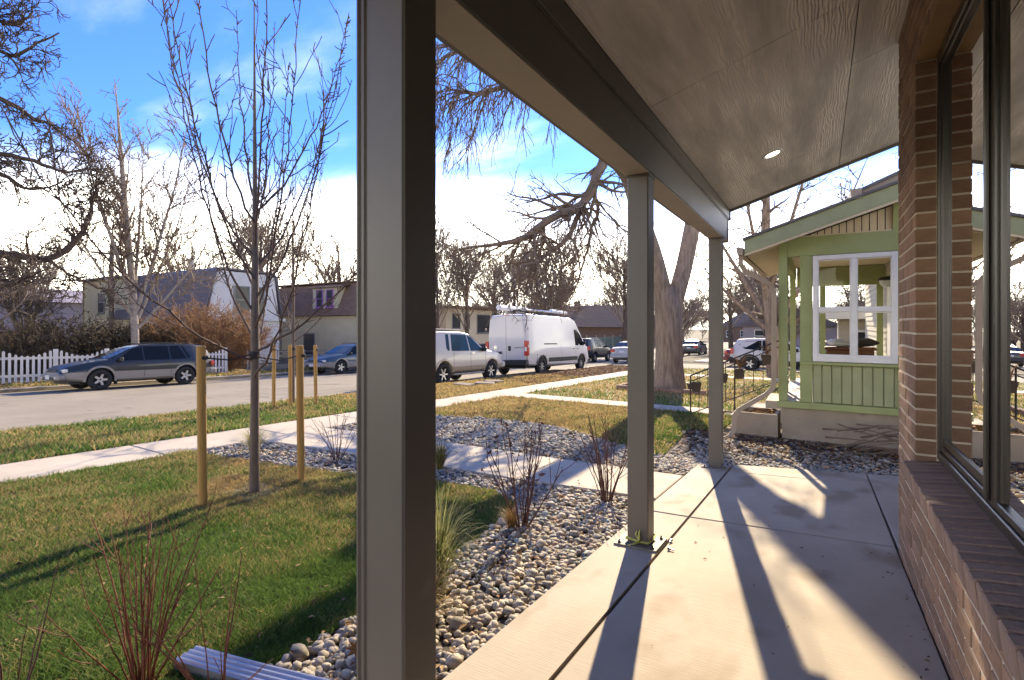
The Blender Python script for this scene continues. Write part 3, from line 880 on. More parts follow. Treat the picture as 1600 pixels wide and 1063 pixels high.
mb = MB(); mb.prism([(-.93, rk(-.93) + .0), (-.93, rk(-.93) + .05), (-.515, rk(-.515) + .05), (-.515, rk(-.515))], 1, YF + .021, 12.2); part(mb, 'eave_soffit', m_cream, prf)
mb = MB(); mb.prism([(-.3, 2.73), (1.1, 2.73), (1.1, rk(1.1) + .1), (-.3, rk(-.3) + .1)], 1, YF + .10, YF + .106); gab = part(mb, 'gable', m_dark)
x = -.28
while x < .80:
    top = rk(x) - .0
    if top > 2.74:
        mb = MB(); mb.prism([(x, 2.735), (x + .074, 2.735), (x + .074, rk(x + .074)), (x, rk(x))], 1, YF + .06, YF + .095); part(mb, 'batten_board', m_cream, gab)
    x += .086
mb = MB(); mb.box((-.3, YF + .02, 2.721), (.82, YF + .10, 2.738)); part(mb, 'gable_sill', m_cream, gab)
mb = MB(); mb.box((.825, YF + .01, 2.721), (1.1, YF + .11, 3.12)); part(mb, 'gable_post', m_green, gab)
mb = MB(); mb.box((-.50, YF + .12, 2.62), (1.06, 12.0, 2.64)); part(mb, 'porch_ceiling', m_cream)
# eave beam along the street side, trellis boards, back frame
mb = MB(); mb.box((-.505, YF + .125, 2.40), (-.41, 12.0, 2.615), ch=.005); part(mb, 'eave_beam', m_green)
for i, ty in enumerate((8.72, 8.98, 9.24, 9.55)):
    mb = MB(); mb.box((-.485, ty, .37), (-.445, ty + (.10 if i != 2 else .06), 2.40), ch=.004); part(mb, 'trellis_board', m_green2)
mb = MB()
for zt in (.62, 1.0, 1.45, 1.9):
    mb.box((-.442, YF + .125, zt), (-.425, 9.66, zt + .035))
part(mb, 'trellis_rail', m_green2)
mb = MB(); mb.box((-.50, 11.35, .37), (-.40, 11.45, 2.40), ch=.005); part(mb, 'porch_post', m_green)
for px_ in (.0, .93):
    mb = MB(); mb.box((px_, 11.88, .37), (px_ + .10, 11.98, 2.40), ch=.005); part(mb, 'porch_post', m_green)
mb = MB(); mb.box((-.40, 11.87, 2.24), (1.06, 11.99, 2.61), ch=.005); part(mb, 'back_beam', m_green)
# main body of the house with lap siding
def siding(mb, a, b, z0, z1, course=.12, lap=.016, n=None):
    """stepped boards on a vertical wall from a to b (x,y); n is the outward normal"""
    d = Vector((b[0] - a[0], b[1] - a[1])); nn = Vector(n) if n else Vector((d.y, -d.x)).normalized()
    z = z0
    while z < z1 - .01:
        zt = min(z + course, z1)
        lo = nn * lap; hi = nn * .002
        A = (a[0] + lo.x, a[1] + lo.y, z); B = (b[0] + lo.x, b[1] + lo.y, z); C1 = (b[0] + hi.x, b[1] + hi.y, zt); D = (a[0] + hi.x, a[1] + hi.y, zt)
        mb.poly([A, B, C1, D])
        mb.poly([(a[0], a[1], z), (b[0], b[1], z), B, A])
        z = zt
m_side = M('pale house siding', (0.56, 0.53, 0.44), (0.64, 0.61, 0.52), 0.7, 2, 4, .1, 30)
mb = MB(); mb.box((1.08, YF + .13, -.6), (7.0, 17.0, 3.25)); siding(mb, (1.08, YF + .13), (1.08, 17.0), .36, 3.2, n=(-1, 0)); siding(mb, (1.12, YF + .13), (7, YF + .13), .0, 3.25, n=(0, -1)); body = part(mb, 'wall', m_side)
mb = MB(); mb.prism([(.42, 3.20), (.42, 3.24), (4.0, 4.75), (7.6, 3.24), (7.6, 3.20), (4.0, 4.65)], 1, 8.0, 17.4); mr_ = part(mb, 'roof', m_roofm)
mb = MB(); mb.box((.50, 8.28, 3.09), (7.5, 17.2, 3.14)); part(mb, 'soffit', m_cream, mr_)
mb = MB(); mb.prism([(.36, 3.12), (.34, 3.25), (.47, 3.25), (.47, 3.12)], 1, 7.98, 17.4); part(mb, 'gutter', m_tan, mr_)
mb = MB(); mb.prism([(.48, 3.10), (.48, 3.25), (4.0, 4.70), (4.0, 4.5)], 1, 8.02, 8.06); mb.prism([(7.55, 3.10), (7.55, 3.25), (4.0, 4.70), (4.0, 4.5)], 1, 8.02, 8.06); part(mb, 'rake_board', m_tan, mr_)
mb = MB(); mb.prism([(.7, 3.14), (7.3, 3.14), (4.0, 4.5)], 1, YF + .1, YF + .2); part(mb, 'gable_wall', m_side, mr_)
# porch lamp on the house wall
mb = MB(); mb.lathe([(.0005, .06), (.10, .04), (.13, 0), (.12, -.01)], 14, Matrix.Translation((.90, 9.75, 2.17))); mb.tube([(.90, 9.75, 2.2), (.95, 9.75, 2.26), (1.06, 9.75, 2.2)], .012, 6)
pl = part(mb, 'porch_lamp', m_iron)
mb = MB(); mb.lathe([(.11, 0), (.10, -.06), (.06, -.10), (.0005, -.11)], 14, Matrix.Translation((.90, 9.75, 2.165))); part(mb, 'lamp_globe', m_white, pl, smooth=True)
# door and black mailbox inside the porch
mb = MB(); mb.box((1.035, 10.4, .37), (1.06, 11.3, 2.35), ch=.005); dr = part(mb, 'door', m_white)
mb = MB(); mb.box((1.0, 10.1, 1.35), (1.06, 10.3, 1.6), ch=.005); part(mb, 'mailbox', m_iron)
# gutter and downspout at the porch corner
mb = MB(); mb.prism([(-1.02, 2.48), (-1.04, 2.585), (-.945, 2.585), (-.945, 2.48)], 1, 7.97, 12.3); gt = part(mb, 'gutter', m_tan)
sec = [(-.032, -.024), (.032, -.024), (.032, .024), (-.032, .024)]
mb = MB(); sweep(mb, sec, [(-.985, 8.06, 2.49), (-.985, 8.06, 2.36), (-.93, 8.10, 2.25), (-.72, 8.17, 2.13), (-.60, 8.21, 2.05), (-.565, 8.23, 1.93), (-.565, 8.23, .66), (-.585, 8.22, .56), (-.66, 8.19, .47), (-1.02, 8.09, .22), (-1.07, 8.07, .14), (-1.075, 8.02, -.06), (-1.13, 7.96, -.16), (-1.26, 7.85, -.21)], (0.1, -1, 0.0)); part(mb, 'downspout', m_tan)

# steps
stp = thing('porch_steps', 'pale concrete steps with open sides leading up to the green porch', 'steps', (-1.1, 10.6, -.3))
for k in range(3):
    mb = MB(); zt = .30 - .20 * (k + 1) + .02; mb.box((-.50 - .33 * (k + 1), 10.1, -.6), (-.505 - .33 * k, 11.2, zt), ch=.008); under(mb.build('step', m_conc), stp)
# iron railing on the near side of the steps
rl = thing('stair_railing', 'black wrought iron stair railing with slanted handrail in front of the green porch', 'railing', (-1.2, 10.0, -.3))
hx = lambda t: (-.55 - 1.55 * t, 10.02, 1.22 - .72 * t)
mb = MB(); mb.tube([hx(0), hx(.5), hx(1)], .016, 6); under(mb.build('handrail', m_iron), rl)
mb = MB(); mb.tube([(p[0], p[1], p[2] - .11) for p in (hx(0), hx(1))], .010, 6); under(mb.build('rail', m_iron), rl)
mb = MB(); mb.tube([(p[0], p[1], p[2] - .72) for p in (hx(0), hx(1))], .010, 6); under(mb.build('rail', m_iron), rl)
for i in range(11):
    p = hx(i / 10)
    mb = MB(); big = i in (0, 5, 10)
    mb.tube([(p[0], p[1], p[2] - (.95 if big else .72)), (p[0], p[1], p[2])], .014 if big else .007, 6)
    under(mb.build('rail_post' if big else 'baluster', m_iron), rl)
for i, (t, dz, lab) in enumerate(((.92, -.34, 'brown pot hung lowest on the iron stair railing'), (.62, -.36, 'tapered brown pot second from the bottom of the iron railing'), (.44, -.40, 'wide brown pot with dried stems on the iron stair railing'), (.16, -.33, 'dark square pot hung highest on the stair railing'))):
    p = hx(t); w_ = .085; h_ = .17
    pt = thing('hanging_pot', lab, 'flower pot', (p[0], p[1] - .10, p[2] + dz), 0, 'pots hung on the stair railing')
    mb = MB()
    lo = [(sx * w_ * .68, sy * w_ * .68, 0) for sx, sy in ((-1, -1), (1, -1), (1, 1), (-1, 1))]; hi = [(a / .68, b / .68, h_) for a, b, c in lo]
    inn = [(a * .9, b * .9, h_) for a, b, c in hi]; dn = [(a * .9, b * .9, h_ - .03) for a, b, c in hi]
    mb.mesh(lo + hi + inn + dn, [(3, 2, 1, 0)] + [(i_, (i_ + 1) % 4, 4 + (i_ + 1) % 4, 4 + i_) for i_ in range(4)] + [(4 + i_, 4 + (i_ + 1) % 4, 8 + (i_ + 1) % 4, 8 + i_) for i_ in range(4)] + [(8 + i_, 8 + (i_ + 1) % 4, 12 + (i_ + 1) % 4, 12 + i_) for i_ in range(4)] + [(12, 13, 14, 15)])
    mb.build('pot_body', m_pot, pt)
    mb = MB(); mb.tube([(0, .07, h_ - .02), (0, .085, h_ + .06), (0, .10, -dz - .01)], .005, 5); mb.build('hanger', m_iron, pt)
    if i in (2, 3):
        mb = MB()
        for q in range(14):
            a = rb.uniform(0, 6.28); l = rb.uniform(.1, .28)
            mb.tube([(0, 0, h_ - .03), (math.cos(a) * .05, math.sin(a) * .05, h_ + l * .6), (math.cos(a) * .12, math.sin(a) * .12, h_ + l)], [.004, .003, .002], 4)
        mb.build('dead_stems', m_leafbr, pt)
# planter trough of cast concrete
tr_ = thing('concrete_planter', 'weathered square concrete planter full of dry leaves under the downspout', 'planter', (-.78, 8.55, -.3))
mb = MB(); a, b, c, d = -1.12, -.52, 8.33, 8.95; zt = .16; t = .055
mb.box((a, c, -.45), (b, c + t, zt), ch=.008); mb.box((a, d - t, -.45), (b, d, zt), ch=.008); mb.box((a, c + t, -.45), (a + t, d - t, zt - .002), ch=.006); mb.box((b - t, c + t, -.45), (b, d - t, zt - .002), ch=.006)
under(mb.build('trough', m_found), tr_)
mb = MB(); mb.box((a + t, c + t, -.4), (b - t, d - t, zt - .06)); under(mb.build('soil', m_soil), tr_)
# furniture seen through the porch window
ch_ = thing('wooden_chest', 'brown wooden chest seen through the white porch window', 'chest', (.40, 10.05, .36))
mb = MB(); mb.box((-.30, -.22, .06), (.34, .22, .70), ch=.01); mb.build('body', m_wood, ch_)
mb = MB(); mb.box((-.33, -.25, .702), (.37, .25, .745), ch=.01); mb.build('lid', m_wood, ch_)
for sx in (-.26, .03):
    mb = MB(); mb.box((sx, -.232, .12), (sx + .26, -.221, .64), ch=.004); mb.build('door_panel', m_wood, ch_)
for sx in (-.28, .28):
    for sy in (-.2, .17):
        mb = MB(); mb.box((sx, sy, 0), (sx + .05, sy + .04, .058)); mb.build('foot', m_wood, ch_)
def cushion(loc, rx, mat, lab):
    bm = bmesh.new(); bmesh.ops.create_cube(bm, size=1); bmesh.ops.subdivide_edges(bm, edges=bm.edges, cuts=5, use_grid_fill=True)
    for v in bm.verts:
        r = max(abs(v.co.x), abs(v.co.y)) * 2; e_ = (1 - r ** 3) * .8 + .2
        v.co = Vector((v.co.x * .36, v.co.y * .36, v.co.z * .13 * e_))
    me = bpy.data.meshes.new('cushion'); bm.to_mesh(me); bm.free(); me.materials.append(mat); me.shade_smooth()
    o = bpy.data.objects.new('cushion', me); C.objects.link(o); o.location = loc; o.rotation_euler = rx; tag(o, lab, 'cushion'); return o
cushion((.30, 10.02, 1.17), (.06, .08, .3), m_white, 'white cushion lying on the wooden chest in the porch')
cushion((.60, 10.08, 1.18), (.1, -.12, .2), m_dark, 'dark cushion leaning on the wooden chest in the porch')
# ------------------------------------------------------------------ vehicles
m_tyre = M('tyre rubber', (0.018, 0.017, 0.016), (0.03, 0.028, 0.027), 0.85, 12)
m_rim = M('alloy rim', (0.42, 0.41, 0.40), (0.52, 0.51, 0.50), 0.35, 8, metal=0.55)
m_hub = M('steel rim', (0.22, 0.21, 0.20), (0.3, 0.29, 0.28), 0.45, 8, metal=0.5)
m_cglass = M('car glass', (0.010, 0.012, 0.014), (0.013, 0.015, 0.018), 0.06, 1, spec=0.16)
m_cglass2 = M('green car glass', (0.03, 0.055, 0.05), (0.04, 0.07, 0.06), 0.06, 1, spec=0.2)
m_black = M('black plastic', (0.022, 0.021, 0.021), (0.034, 0.033, 0.032), 0.6, 10)
m_red = M('red tail lamp', (0.45, 0.02, 0.015), (0.55, 0.03, 0.02), 0.2, 4, coat=0.5)
m_lampw = M('clear lamp', (0.55, 0.53, 0.50), (0.7, 0.68, 0.64), 0.12, 8, coat=0.5)
m_plate = M('licence plate', (0.55, 0.56, 0.55), (0.66, 0.66, 0.64), 0.5, 9)
m_chrome = M('bright metal', (0.55, 0.54, 0.53), (0.62, 0.61, 0.60), 0.25, 4, metal=0.9)
def paint(name, c, rough=0.38):
    return M(name, c, tuple(min(1, v * 1.05 + .001) for v in c), rough, 1.2, 3, spec=0.5, coat=0.35)
p_dgreen = paint('dark green grey car paint', (0.015, 0.018, 0.018))
p_grey = paint('grey car cladding', (0.24, 0.215, 0.19), 0.55)
p_blue = paint('dark blue car paint', (0.035, 0.065, 0.10))
p_white = paint('white car paint', (0.55, 0.53, 0.51))
p_van = paint('white van paint', (0.54, 0.515, 0.51))
p_tan = paint('champagne cladding', (0.36, 0.29, 0.21), 0.5)
p_black = paint('black car paint', (0.014, 0.014, 0.017))
p_silver = paint('silver car paint', (0.34, 0.33, 0.335))
p_red = paint('red car paint', (0.20, 0.02, 0.02))

def lerp_tab(tab, x):
    if x <= tab[0][0]: return tab[0][1]
    for (x0, v0), (x1, v1) in zip(tab, tab[1:]):
        if x <= x1:
            t = (x - x0) / (x1 - x0); return v0 + (v1 - v0) * t
    return tab[-1][1]

wheel_cache = {}
def wheel(car, x, y, r, w, spokes, mat, side):
    key = (r, w, spokes, mat.name)
    if key not in wheel_cache:
        rt = MB(); hw = w / 2
        rot = Matrix.Rotation(R(90), 4, 'X')
        rt.lathe([(r * .60, -hw * .8), (r * .72, -hw), (r * .93, -hw * .95), (r, -hw * .6), (r, hw * .6), (r * .93, hw * .95), (r * .72, hw), (r * .60, hw * .8), (r * .60, -hw * .8)], 28, rot)
        t = rt.build('tyre', m_tyre, smooth=True); tm = t.data; bpy.data.objects.remove(t)
        rm = MB()
        # outer face is towards -y in wheel coordinates
        rm.lathe([(r * .61, hw * .78), (r * .61, -hw * .82), (r * .565, -hw * .86), (r * .54, -hw * .70), (r * .53, hw * .2)], 28, rot); rm.lathe([(r * .53, hw * .19), (.001, hw * .19)], 28, rot, mi=1)
        rm.lathe([(.001, -hw * .74), (r * .10, -hw * .74), (r * .14, -hw * .62), (r * .15, -hw * .2)], 16, rot)
        for k in range(spokes):
            a = 2 * math.pi * k / spokes
            mt = Matrix.Rotation(a, 4, 'Y')
            wi = r * (.115 if spokes <= 5 else .07)
            vs = [(r * .08, -hw * .70, -wi), (r * .08, -hw * .70, wi), (r * .56, -hw * .76, wi * .8), (r * .56, -hw * .76, -wi * .8)]
            vs2 = [(a_, -hw * .40, c_) for a_, b_, c_ in vs]
            rm.mesh([tuple(mt @ Vector(v)) for v in vs + vs2], [(0, 1, 2, 3), (0, 4, 5, 1), (1, 5, 6, 2), (2, 6, 7, 3), (3, 7, 4, 0)])
        ro = rm.build('rim', [mat, m_tyre]); me = ro.data; bpy.data.objects.remove(ro)
        wheel_cache[key] = (tm, me)
    tm, me = wheel_cache[key]
    e = bpy.data.objects.new('wheel', None); C.objects.link(e); e.parent = car; e.location = (x, y, r); e.empty_display_size = .1
    e.rotation_euler = (0, 0, 0 if side < 0 else math.pi)
    inst(tm, 'tyre', e); inst(me, 'rim', e)
    return e

def boolean_cut(o, cyls):
    """cut wheel arches out of a closed body mesh"""
    for (x, r, yy) in cyls:
        bm = bmesh.new()
        bmesh.ops.create_cone(bm, cap_ends=True, segments=36, radius1=r, radius2=r, depth=.36, matrix=Matrix.Translation((x, yy, .335 * (r / .38))) @ Matrix.Rotation(R(90), 4, 'X'))
        me = bpy.data.meshes.new('cutter'); bm.to_mesh(me); bm.free()
        c = bpy.data.objects.new('cutter', me); C.objects.link(c); c.matrix_world = o.matrix_world
        md = o.modifiers.new('cut', 'BOOLEAN'); md.operation = 'DIFFERENCE'; md.object = c; md.solver = 'EXACT'
        dg = bpy.context.evaluated_depsgraph_get(); dg.update()
        nm = bpy.data.meshes.new_from_object(o.evaluated_get(dg))
        o.modifiers.clear(); o.data = nm
        bpy.data.objects.remove(c)

def make_car(name, label, S, loc, heading, group=None, cat='car'):
    """S: dict of tables along x (rear negative, front positive)"""
    car = thing(name, label, cat, (0, 0, 0), 0, group)
    L2 = S['L'] / 2; W2 = S['W'] / 2
    top, belt, bot, clad = S['top'], S['belt'], S['bot'], S.get('clad', .0)
    xs_ = sorted(set([round(v, 3) for v in np.linspace(-L2, L2, 25)] + [round(t[0], 3) for t in top] + [round(t[0], 3) for t in bot]))
    xs_ = [x for i, x in enumerate(xs_) if i == 0 or x - xs_[i - 1] > .012]
    TUM = S.get('tum', .36)
    def plan(x):
        e = S.get('taper', .16); q = S.get('tlen', .75)
        f = 1.0
        dx = abs(x) - (L2 - q)
        if dx > 0: f -= e * (dx / q) ** 2.2
        return W2 * f
    def sect(x):
        zt, zbl, zb = lerp_tab(top, x), lerp_tab(belt, x), lerp_tab(bot, x)
        w = plan(x); zbl = min(zbl, zt - .05); zc_ = zb + (zbl - zb) * .48
        if clad: zc_ = clad
        zc_ = min(max(zc_, zb + .12), zbl - .06)
        hgt = max(0, zt - .045 - zbl)
        wt = w * .965 - TUM * hgt
        return [(0, zb), (w * .86, zb), (w * .955, zb + .06), (w, zc_), (w * .992, zc_ + (zbl - zc_) * .6), (w * .965, zbl), (wt, zt - .045), (wt - .055, zt - .008), (wt * .5, zt + .006), (0, zt + .012)]
    def side_y(x, z):
        s_ = sect(x)[2:7]
        for (y0, z0), (y1, z1) in zip(s_, s_[1:]):
            if z <= z1 or (y1, z1) == s_[-1]:
                t = (z - z0) / (z1 - z0 + 1e-9); return y0 + (y1 - y0) * t
    verts = []; faces = []; mi = []
    K = 10; ring = 2 * K - 2
    for x in xs_:
        h = sect(x)
        verts += [(x, y, z) for y, z in h] + [(x, -y, z) for y, z in h[-2:0:-1]]
    for i in range(len(xs_) - 1):
        xm = (xs_[i] + xs_[i + 1]) / 2
        for j in range(ring):
            j2 = (j + 1) % ring
            faces.append((i * ring + j, i * ring + j2, (i + 1) * ring + j2, (i + 1) * ring + j))
            jj = j if j < K - 1 else ring - 1 - j
            mi.append(1 if (clad and jj in (1, 2)) else 0)
    n = len(xs_)
    faces.append(tuple(range(ring))[::-1]); mi.append(1 if S.get('clad_ends') else 0)
    faces.append(tuple((n - 1) * ring + j for j in range(ring))); mi.append(1 if S.get('clad_ends') else 0)
    mb = MB(); mb.v, mb.f, mb.m = verts, faces, mi
    body = mb.build('body', [S['paint'], S.get('clad_mat', S['paint'])], car)
    wr = S['wr']
    boolean_cut(body, [(ax, wr * 1.17, s * (W2 - .14)) for ax in S['axles'] for s in (-1, 1)])
    bme = body.data; bme.shade_smooth()
    if hasattr(bme, 'set_sharp_from_angle'):
        bme.set_sharp_from_angle(angle=R(28))
    for ax in S['axles']:
        for s in (-1, 1):
            wheel(car, ax, s * (W2 - S.get('inset', .115)), wr, S.get('ww', .21), S.get('spokes', 5), S.get('rim', m_rim), s)
        # wheel arch lips
        for s in (-1, 1):
            am = MB(); rr_ = wr * 1.17; cz_ = .335 * (rr_ / .38); w_ = S.get('lip', .035)
            N_ = 18; th0 = S.get('lip_a', .05)
            for k in range(N_):
                a0 = th0 + (math.pi - 2 * th0) * k / N_; a1 = th0 + (math.pi - 2 * th0) * (k + 1) / N_
                q = []
                for (a_, r_) in ((a0, rr_ - .004), (a1, rr_ - .004), (a1, rr_ + w_), (a0, rr_ + w_)):
                    x_, z_ = ax + r_ * math.cos(a_), cz_ + r_ * math.sin(a_)
                    q.append((x_, s * (side_y(x_, z_) + .012), z_))
                inn_ = [(x_, y_ - s * .05, z_) for x_, y_, z_ in q]
                am.mesh(q + inn_, [(0, 1, 2, 3), (0, 4, 5, 1), (2, 6, 7, 3)])
            am.build('arch_trim', S.get('lip_mat', S.get('clad_mat', S['paint'])), car)
    def patch(pts, off=.006, th=.02):
        """polygon given in side view, laid on both flanks"""
        res = []
        for s in (-1, 1):
            q = [(x, s * (side_y(x, z) + off), z) for x, z in pts]; inn_ = [(x, y - s * th, z) for x, y, z in q]
            m_ = MB(); k = len(pts)
            m_.mesh(q + inn_, [tuple(range(k))] + [(i, (i + 1) % k, k + (i + 1) % k, k + i) for i in range(k)]); res.append(m_)
        return res
    for pts in S.get('side_glass', []):
        for m_ in patch(pts, .005, .02): m_.build('window', S.get('glass', m_cglass), car)
    for pts, mat_, nm in S.get('side_trim', []):
        for m_ in patch(pts, .008, .02): m_.build(nm, mat_, car)
    # door gaps
    for x in S.get('seams', []):
        for s in (-1, 1):
            sm = MB()
            zs = np.linspace(lerp_tab(bot, x) + .10, lerp_tab(belt, x), 7)
            for z0, z1 in zip(zs, zs[1:]):
                sm.poly([(x - .006, s * (side_y(x - .006, z0) + .003), z0), (x + .006, s * (side_y(x + .006, z0) + .003), z0), (x + .006, s * (side_y(x + .006, z1) + .003), z1), (x - .006, s * (side_y(x - .006, z1) + .003), z1)])
            sm.build('door_gap', m_black, car, fixn=False)
    for hx_, hz_ in S.get('handles', []):
        for s in (-1, 1):
            m_ = MB(); y_ = s * side_y(hx_, hz_); m_.box((hx_ - .09, y_ - .012, hz_ - .016), (hx_ + .09, y_ + s * .028, hz_ + .016), ch=.006); m_.build('door_handle', S.get('handle_mat', m_black), car)
    # windscreen and rear window laid on the slopes of the top line
    for nm, (xa, xb) in (('windscreen', S.get('ws', (0, 0))), ('rear_window', S.get('rw', (0, 0)))):
        if xa == xb: continue
        m_ = MB()
        def tp(x, f):
            h = sect(x); y_, z_ = h[6]; yc, zc2 = h[9]
            return (y_ - .045) * f, (z_ + .045 - .0) + .012 * (1 - abs(f)) + .004
        N_ = 6
        for k in range(N_):
            f0, f1 = -1 + 2 * k / N_, -1 + 2 * (k + 1) / N_
            q = []
            for (x_, f_) in ((xa, f0), (xb, f0), (xb, f1), (xa, f1)):
                y_, z_ = tp(x_, f_); q.append((x_, y_, z_ + .004))
            m_.poly(q)
        m_.build(nm, S.get('wglass', m_cglass), car)
    for spec in S.get('boxes', []):
        nm, a, b, mat_, both = spec[:5]; c_ = spec[5] if len(spec) > 5 else .015
        for s in ((-1, 1) if both else (1,)):
            m_ = MB(); m_.box((a[0], a[1] * s, a[2]), (b[0], b[1] * s, b[2]), ch=c_); m_.build(nm, mat_, car)
    for nm, pts, r_, mat_, both in S.get('tubes', []):
        for s in ((-1, 1) if both else (1,)):
            m_ = MB(); m_.tube([(p[0], p[1] * s, p[2]) for p in pts], r_, 6); m_.build(nm, mat_, car)
    mr2 = S.get('mirror')
    if mr2:
        for s in (-1, 1):
            m_ = MB(); x_, z_ = mr2; y_ = side_y(x_, z_) ; m_.box((x_ - .05, s * (y_ - .01), z_ - .075), (x_ + .06, s * (y_ + .19), z_ + .075), ch=.03); m_.build('side_mirror', S.get('mirror_mat', m_black), car)
    # dark underbody
    m_ = MB(); m_.box((-L2 + .25, -W2 * .72, lerp_tab(bot, 0) - .05), (L2 - .25, W2 * .72, lerp_tab(bot, 0) + .1)); m_.build('underbody', m_black, car)
    # set the car on the slope of the road
    x, y = loc; dx, dy = math.cos(heading), math.sin(heading)
    hf = S['hfun']; a1 = max(S['axles']); a0 = min(S['axles'])
    zf, zr = float(hf(x + dx * a1, y + dy * a1)), float(hf(x + dx * a0, y + dy * a0))
    zl, zr2 = float(hf(x - dy * .7, y + dx * .7)), float(hf(x + dy * .7, y - dx * .7))
    pitch = -math.atan2(zf - zr, a1 - a0); roll = math.atan2(zl - zr2, 1.4)
    car.location = (x, y, zr + (zf - zr) * (-a0) / (a1 - a0) + .004)
    car.rotation_euler = (Matrix.Rotation(heading, 3, 'Z') @ Matrix.Rotation(pitch, 3, 'Y') @ Matrix.Rotation(roll, 3, 'X')).to_euler()
    return car

def wagon_spec(pt, cl, glass=m_cglass):
    return dict(L=4.72, W=1.72, paint=pt, clad_mat=cl, clad=.60, clad_ends=True, wr=.335, spokes=5, axles=(-1.29, 1.34), hfun=street_h, tum=.42, taper=.22, tlen=.9, glass=glass,
        top=[(-2.36, .80), (-2.30, .93), (-2.19, 1.27), (-2.06, 1.44), (-1.5, 1.51), (-.4, 1.515), (.10, 1.48), (.36, 1.40), (1.12, 1.0), (1.5, .95), (2.1, .82), (2.28, .72), (2.36, .60)],
        belt=[(-2.36, .78), (-2.1, .95), (1.1, .90), (2.36, .6)], bot=[(-2.36, .42), (-1.9, .34), (-1.6, .28), (1.7, .28), (2.0, .32), (2.36, .38)],
        ws=(.42, 1.08), rw=(-2.28, -2.04),
        side_glass=[[(.92, .945), (.42, 1.34), (.10, 1.42), (.10, .945)], [(.06, .945), (.06, 1.425), (-.74, 1.44), (-.74, .95)], [(-.79, .95), (-.79, 1.44), (-1.10, 1.44), (-1.32, .97)], [(-1.38, .98), (-1.17, 1.435), (-1.88, 1.38), (-2.05, 1.0)]],
        seams=[.98, .08, -.77], handles=[(.22, .86), (-.68, .87)], handle_mat=pt, mirror=(.80, .99), lip=.06, lip_a=-.15,
        boxes=[('headlight', (2.16, .40, .60), (2.30, .74, .71), m_lampw, True, .02), ('grille', (2.24, -.36, .60), (2.345, .36, .70), m_black, False, .015), ('bumper', (2.2, -.76, .36), (2.44, .76, .56), cl, False, .05),
               ('bumper_intake', (2.36, -.42, .38), (2.452, .42, .47), m_black, False, .01), ('licence_plate', (2.44, -.16, .40), (2.462, .16, .53), m_plate, False, .002), ('fog_lamp', (2.38, .50, .40), (2.45, .62, .49), m_lampw, True, .02),
               ('bumper', (-2.47, -.76, .38), (-2.2, .76, .58), cl, False, .05), ('tail_light', (-2.36, .56, .68), (-2.24, .78, .86), m_red, True, .02), ('mud_flap', (.86, .60, .16), (.90, .80, .38), m_black, True, .004)],
        tubes=[('roof_rail', [(.15, .54, 1.49), (.05, .54, 1.545), (-1.5, .54, 1.55), (-1.65, .54, 1.5)], .017, m_black, True)])
def suv_spec(pt, cl, clad=.62, **k):
    d = dict(L=4.55, W=1.78, paint=pt, clad_mat=cl, clad=clad, wr=.355, spokes=6, axles=(-1.32, 1.35), hfun=street_h, tum=.30, taper=.16, tlen=.8, glass=m_cglass,
        top=[(-2.27, .95), (-2.24, 1.05), (-2.05, 1.55), (-1.93, 1.68), (-1.2, 1.73), (-.2, 1.73), (.22, 1.66), (.98, 1.12), (1.3, 1.08), (2.0, 1.0), (2.2, .88), (2.27, .72)],
        belt=[(-2.27, .92), (-2.0, 1.06), (1.0, 1.03), (2.27, .75)], bot=[(-2.27, .45), (-1.8, .38), (1.8, .38), (2.27, .42)],
        ws=(.28, .92), rw=(-2.22, -2.0),
        side_glass=[[(.86, 1.07), (.28, 1.55), (.10, 1.60), (.10, 1.07)], [(.04, 1.07), (.04, 1.61), (-.78, 1.62), (-.92, 1.08)], [(-1.02, 1.09), (-.90, 1.62), (-1.88, 1.58), (-2.0, 1.10)]],
        seams=[.95, .07, -.85], handles=[(.20, .98), (-.70, .99)], handle_mat=pt, mirror=(.80, 1.12), lip=.055,
        boxes=[('headlight', (2.08, .52, .78), (2.22, .78, .92), m_lampw, True, .02), ('grille', (2.16, -.42, .74), (2.26, .42, .90), m_black, False, .02), ('bumper', (2.1, -.82, .44), (2.36, .82, .66), pt, False, .05),
               ('bumper', (-2.36, -.82, .46), (-2.1, .82, .70), cl, False, .05), ('tail_light', (-2.27, .66, .86), (-2.12, .84, 1.16), m_red, True, .02), ('licence_plate', (-2.285, -.16, .78), (-2.265, .16, .91), m_plate, False, .002),
               ('side_step', (-.85, .72, .30), (.85, .90, .36), cl, True, .02)],
        tubes=[('roof_rail', [(.05, .60, 1.70), (-.02, .60, 1.775), (-1.7, .60, 1.775), (-1.8, .60, 1.71)], .018, m_hub, True), ('roof_bar', [(-.3, -.6, 1.77), (-.3, .6, 1.77)], .014, m_black, False), ('roof_bar', [(-1.3, -.6, 1.77), (-1.3, .6, 1.77)], .014, m_black, False)])
    d.update(k); return d
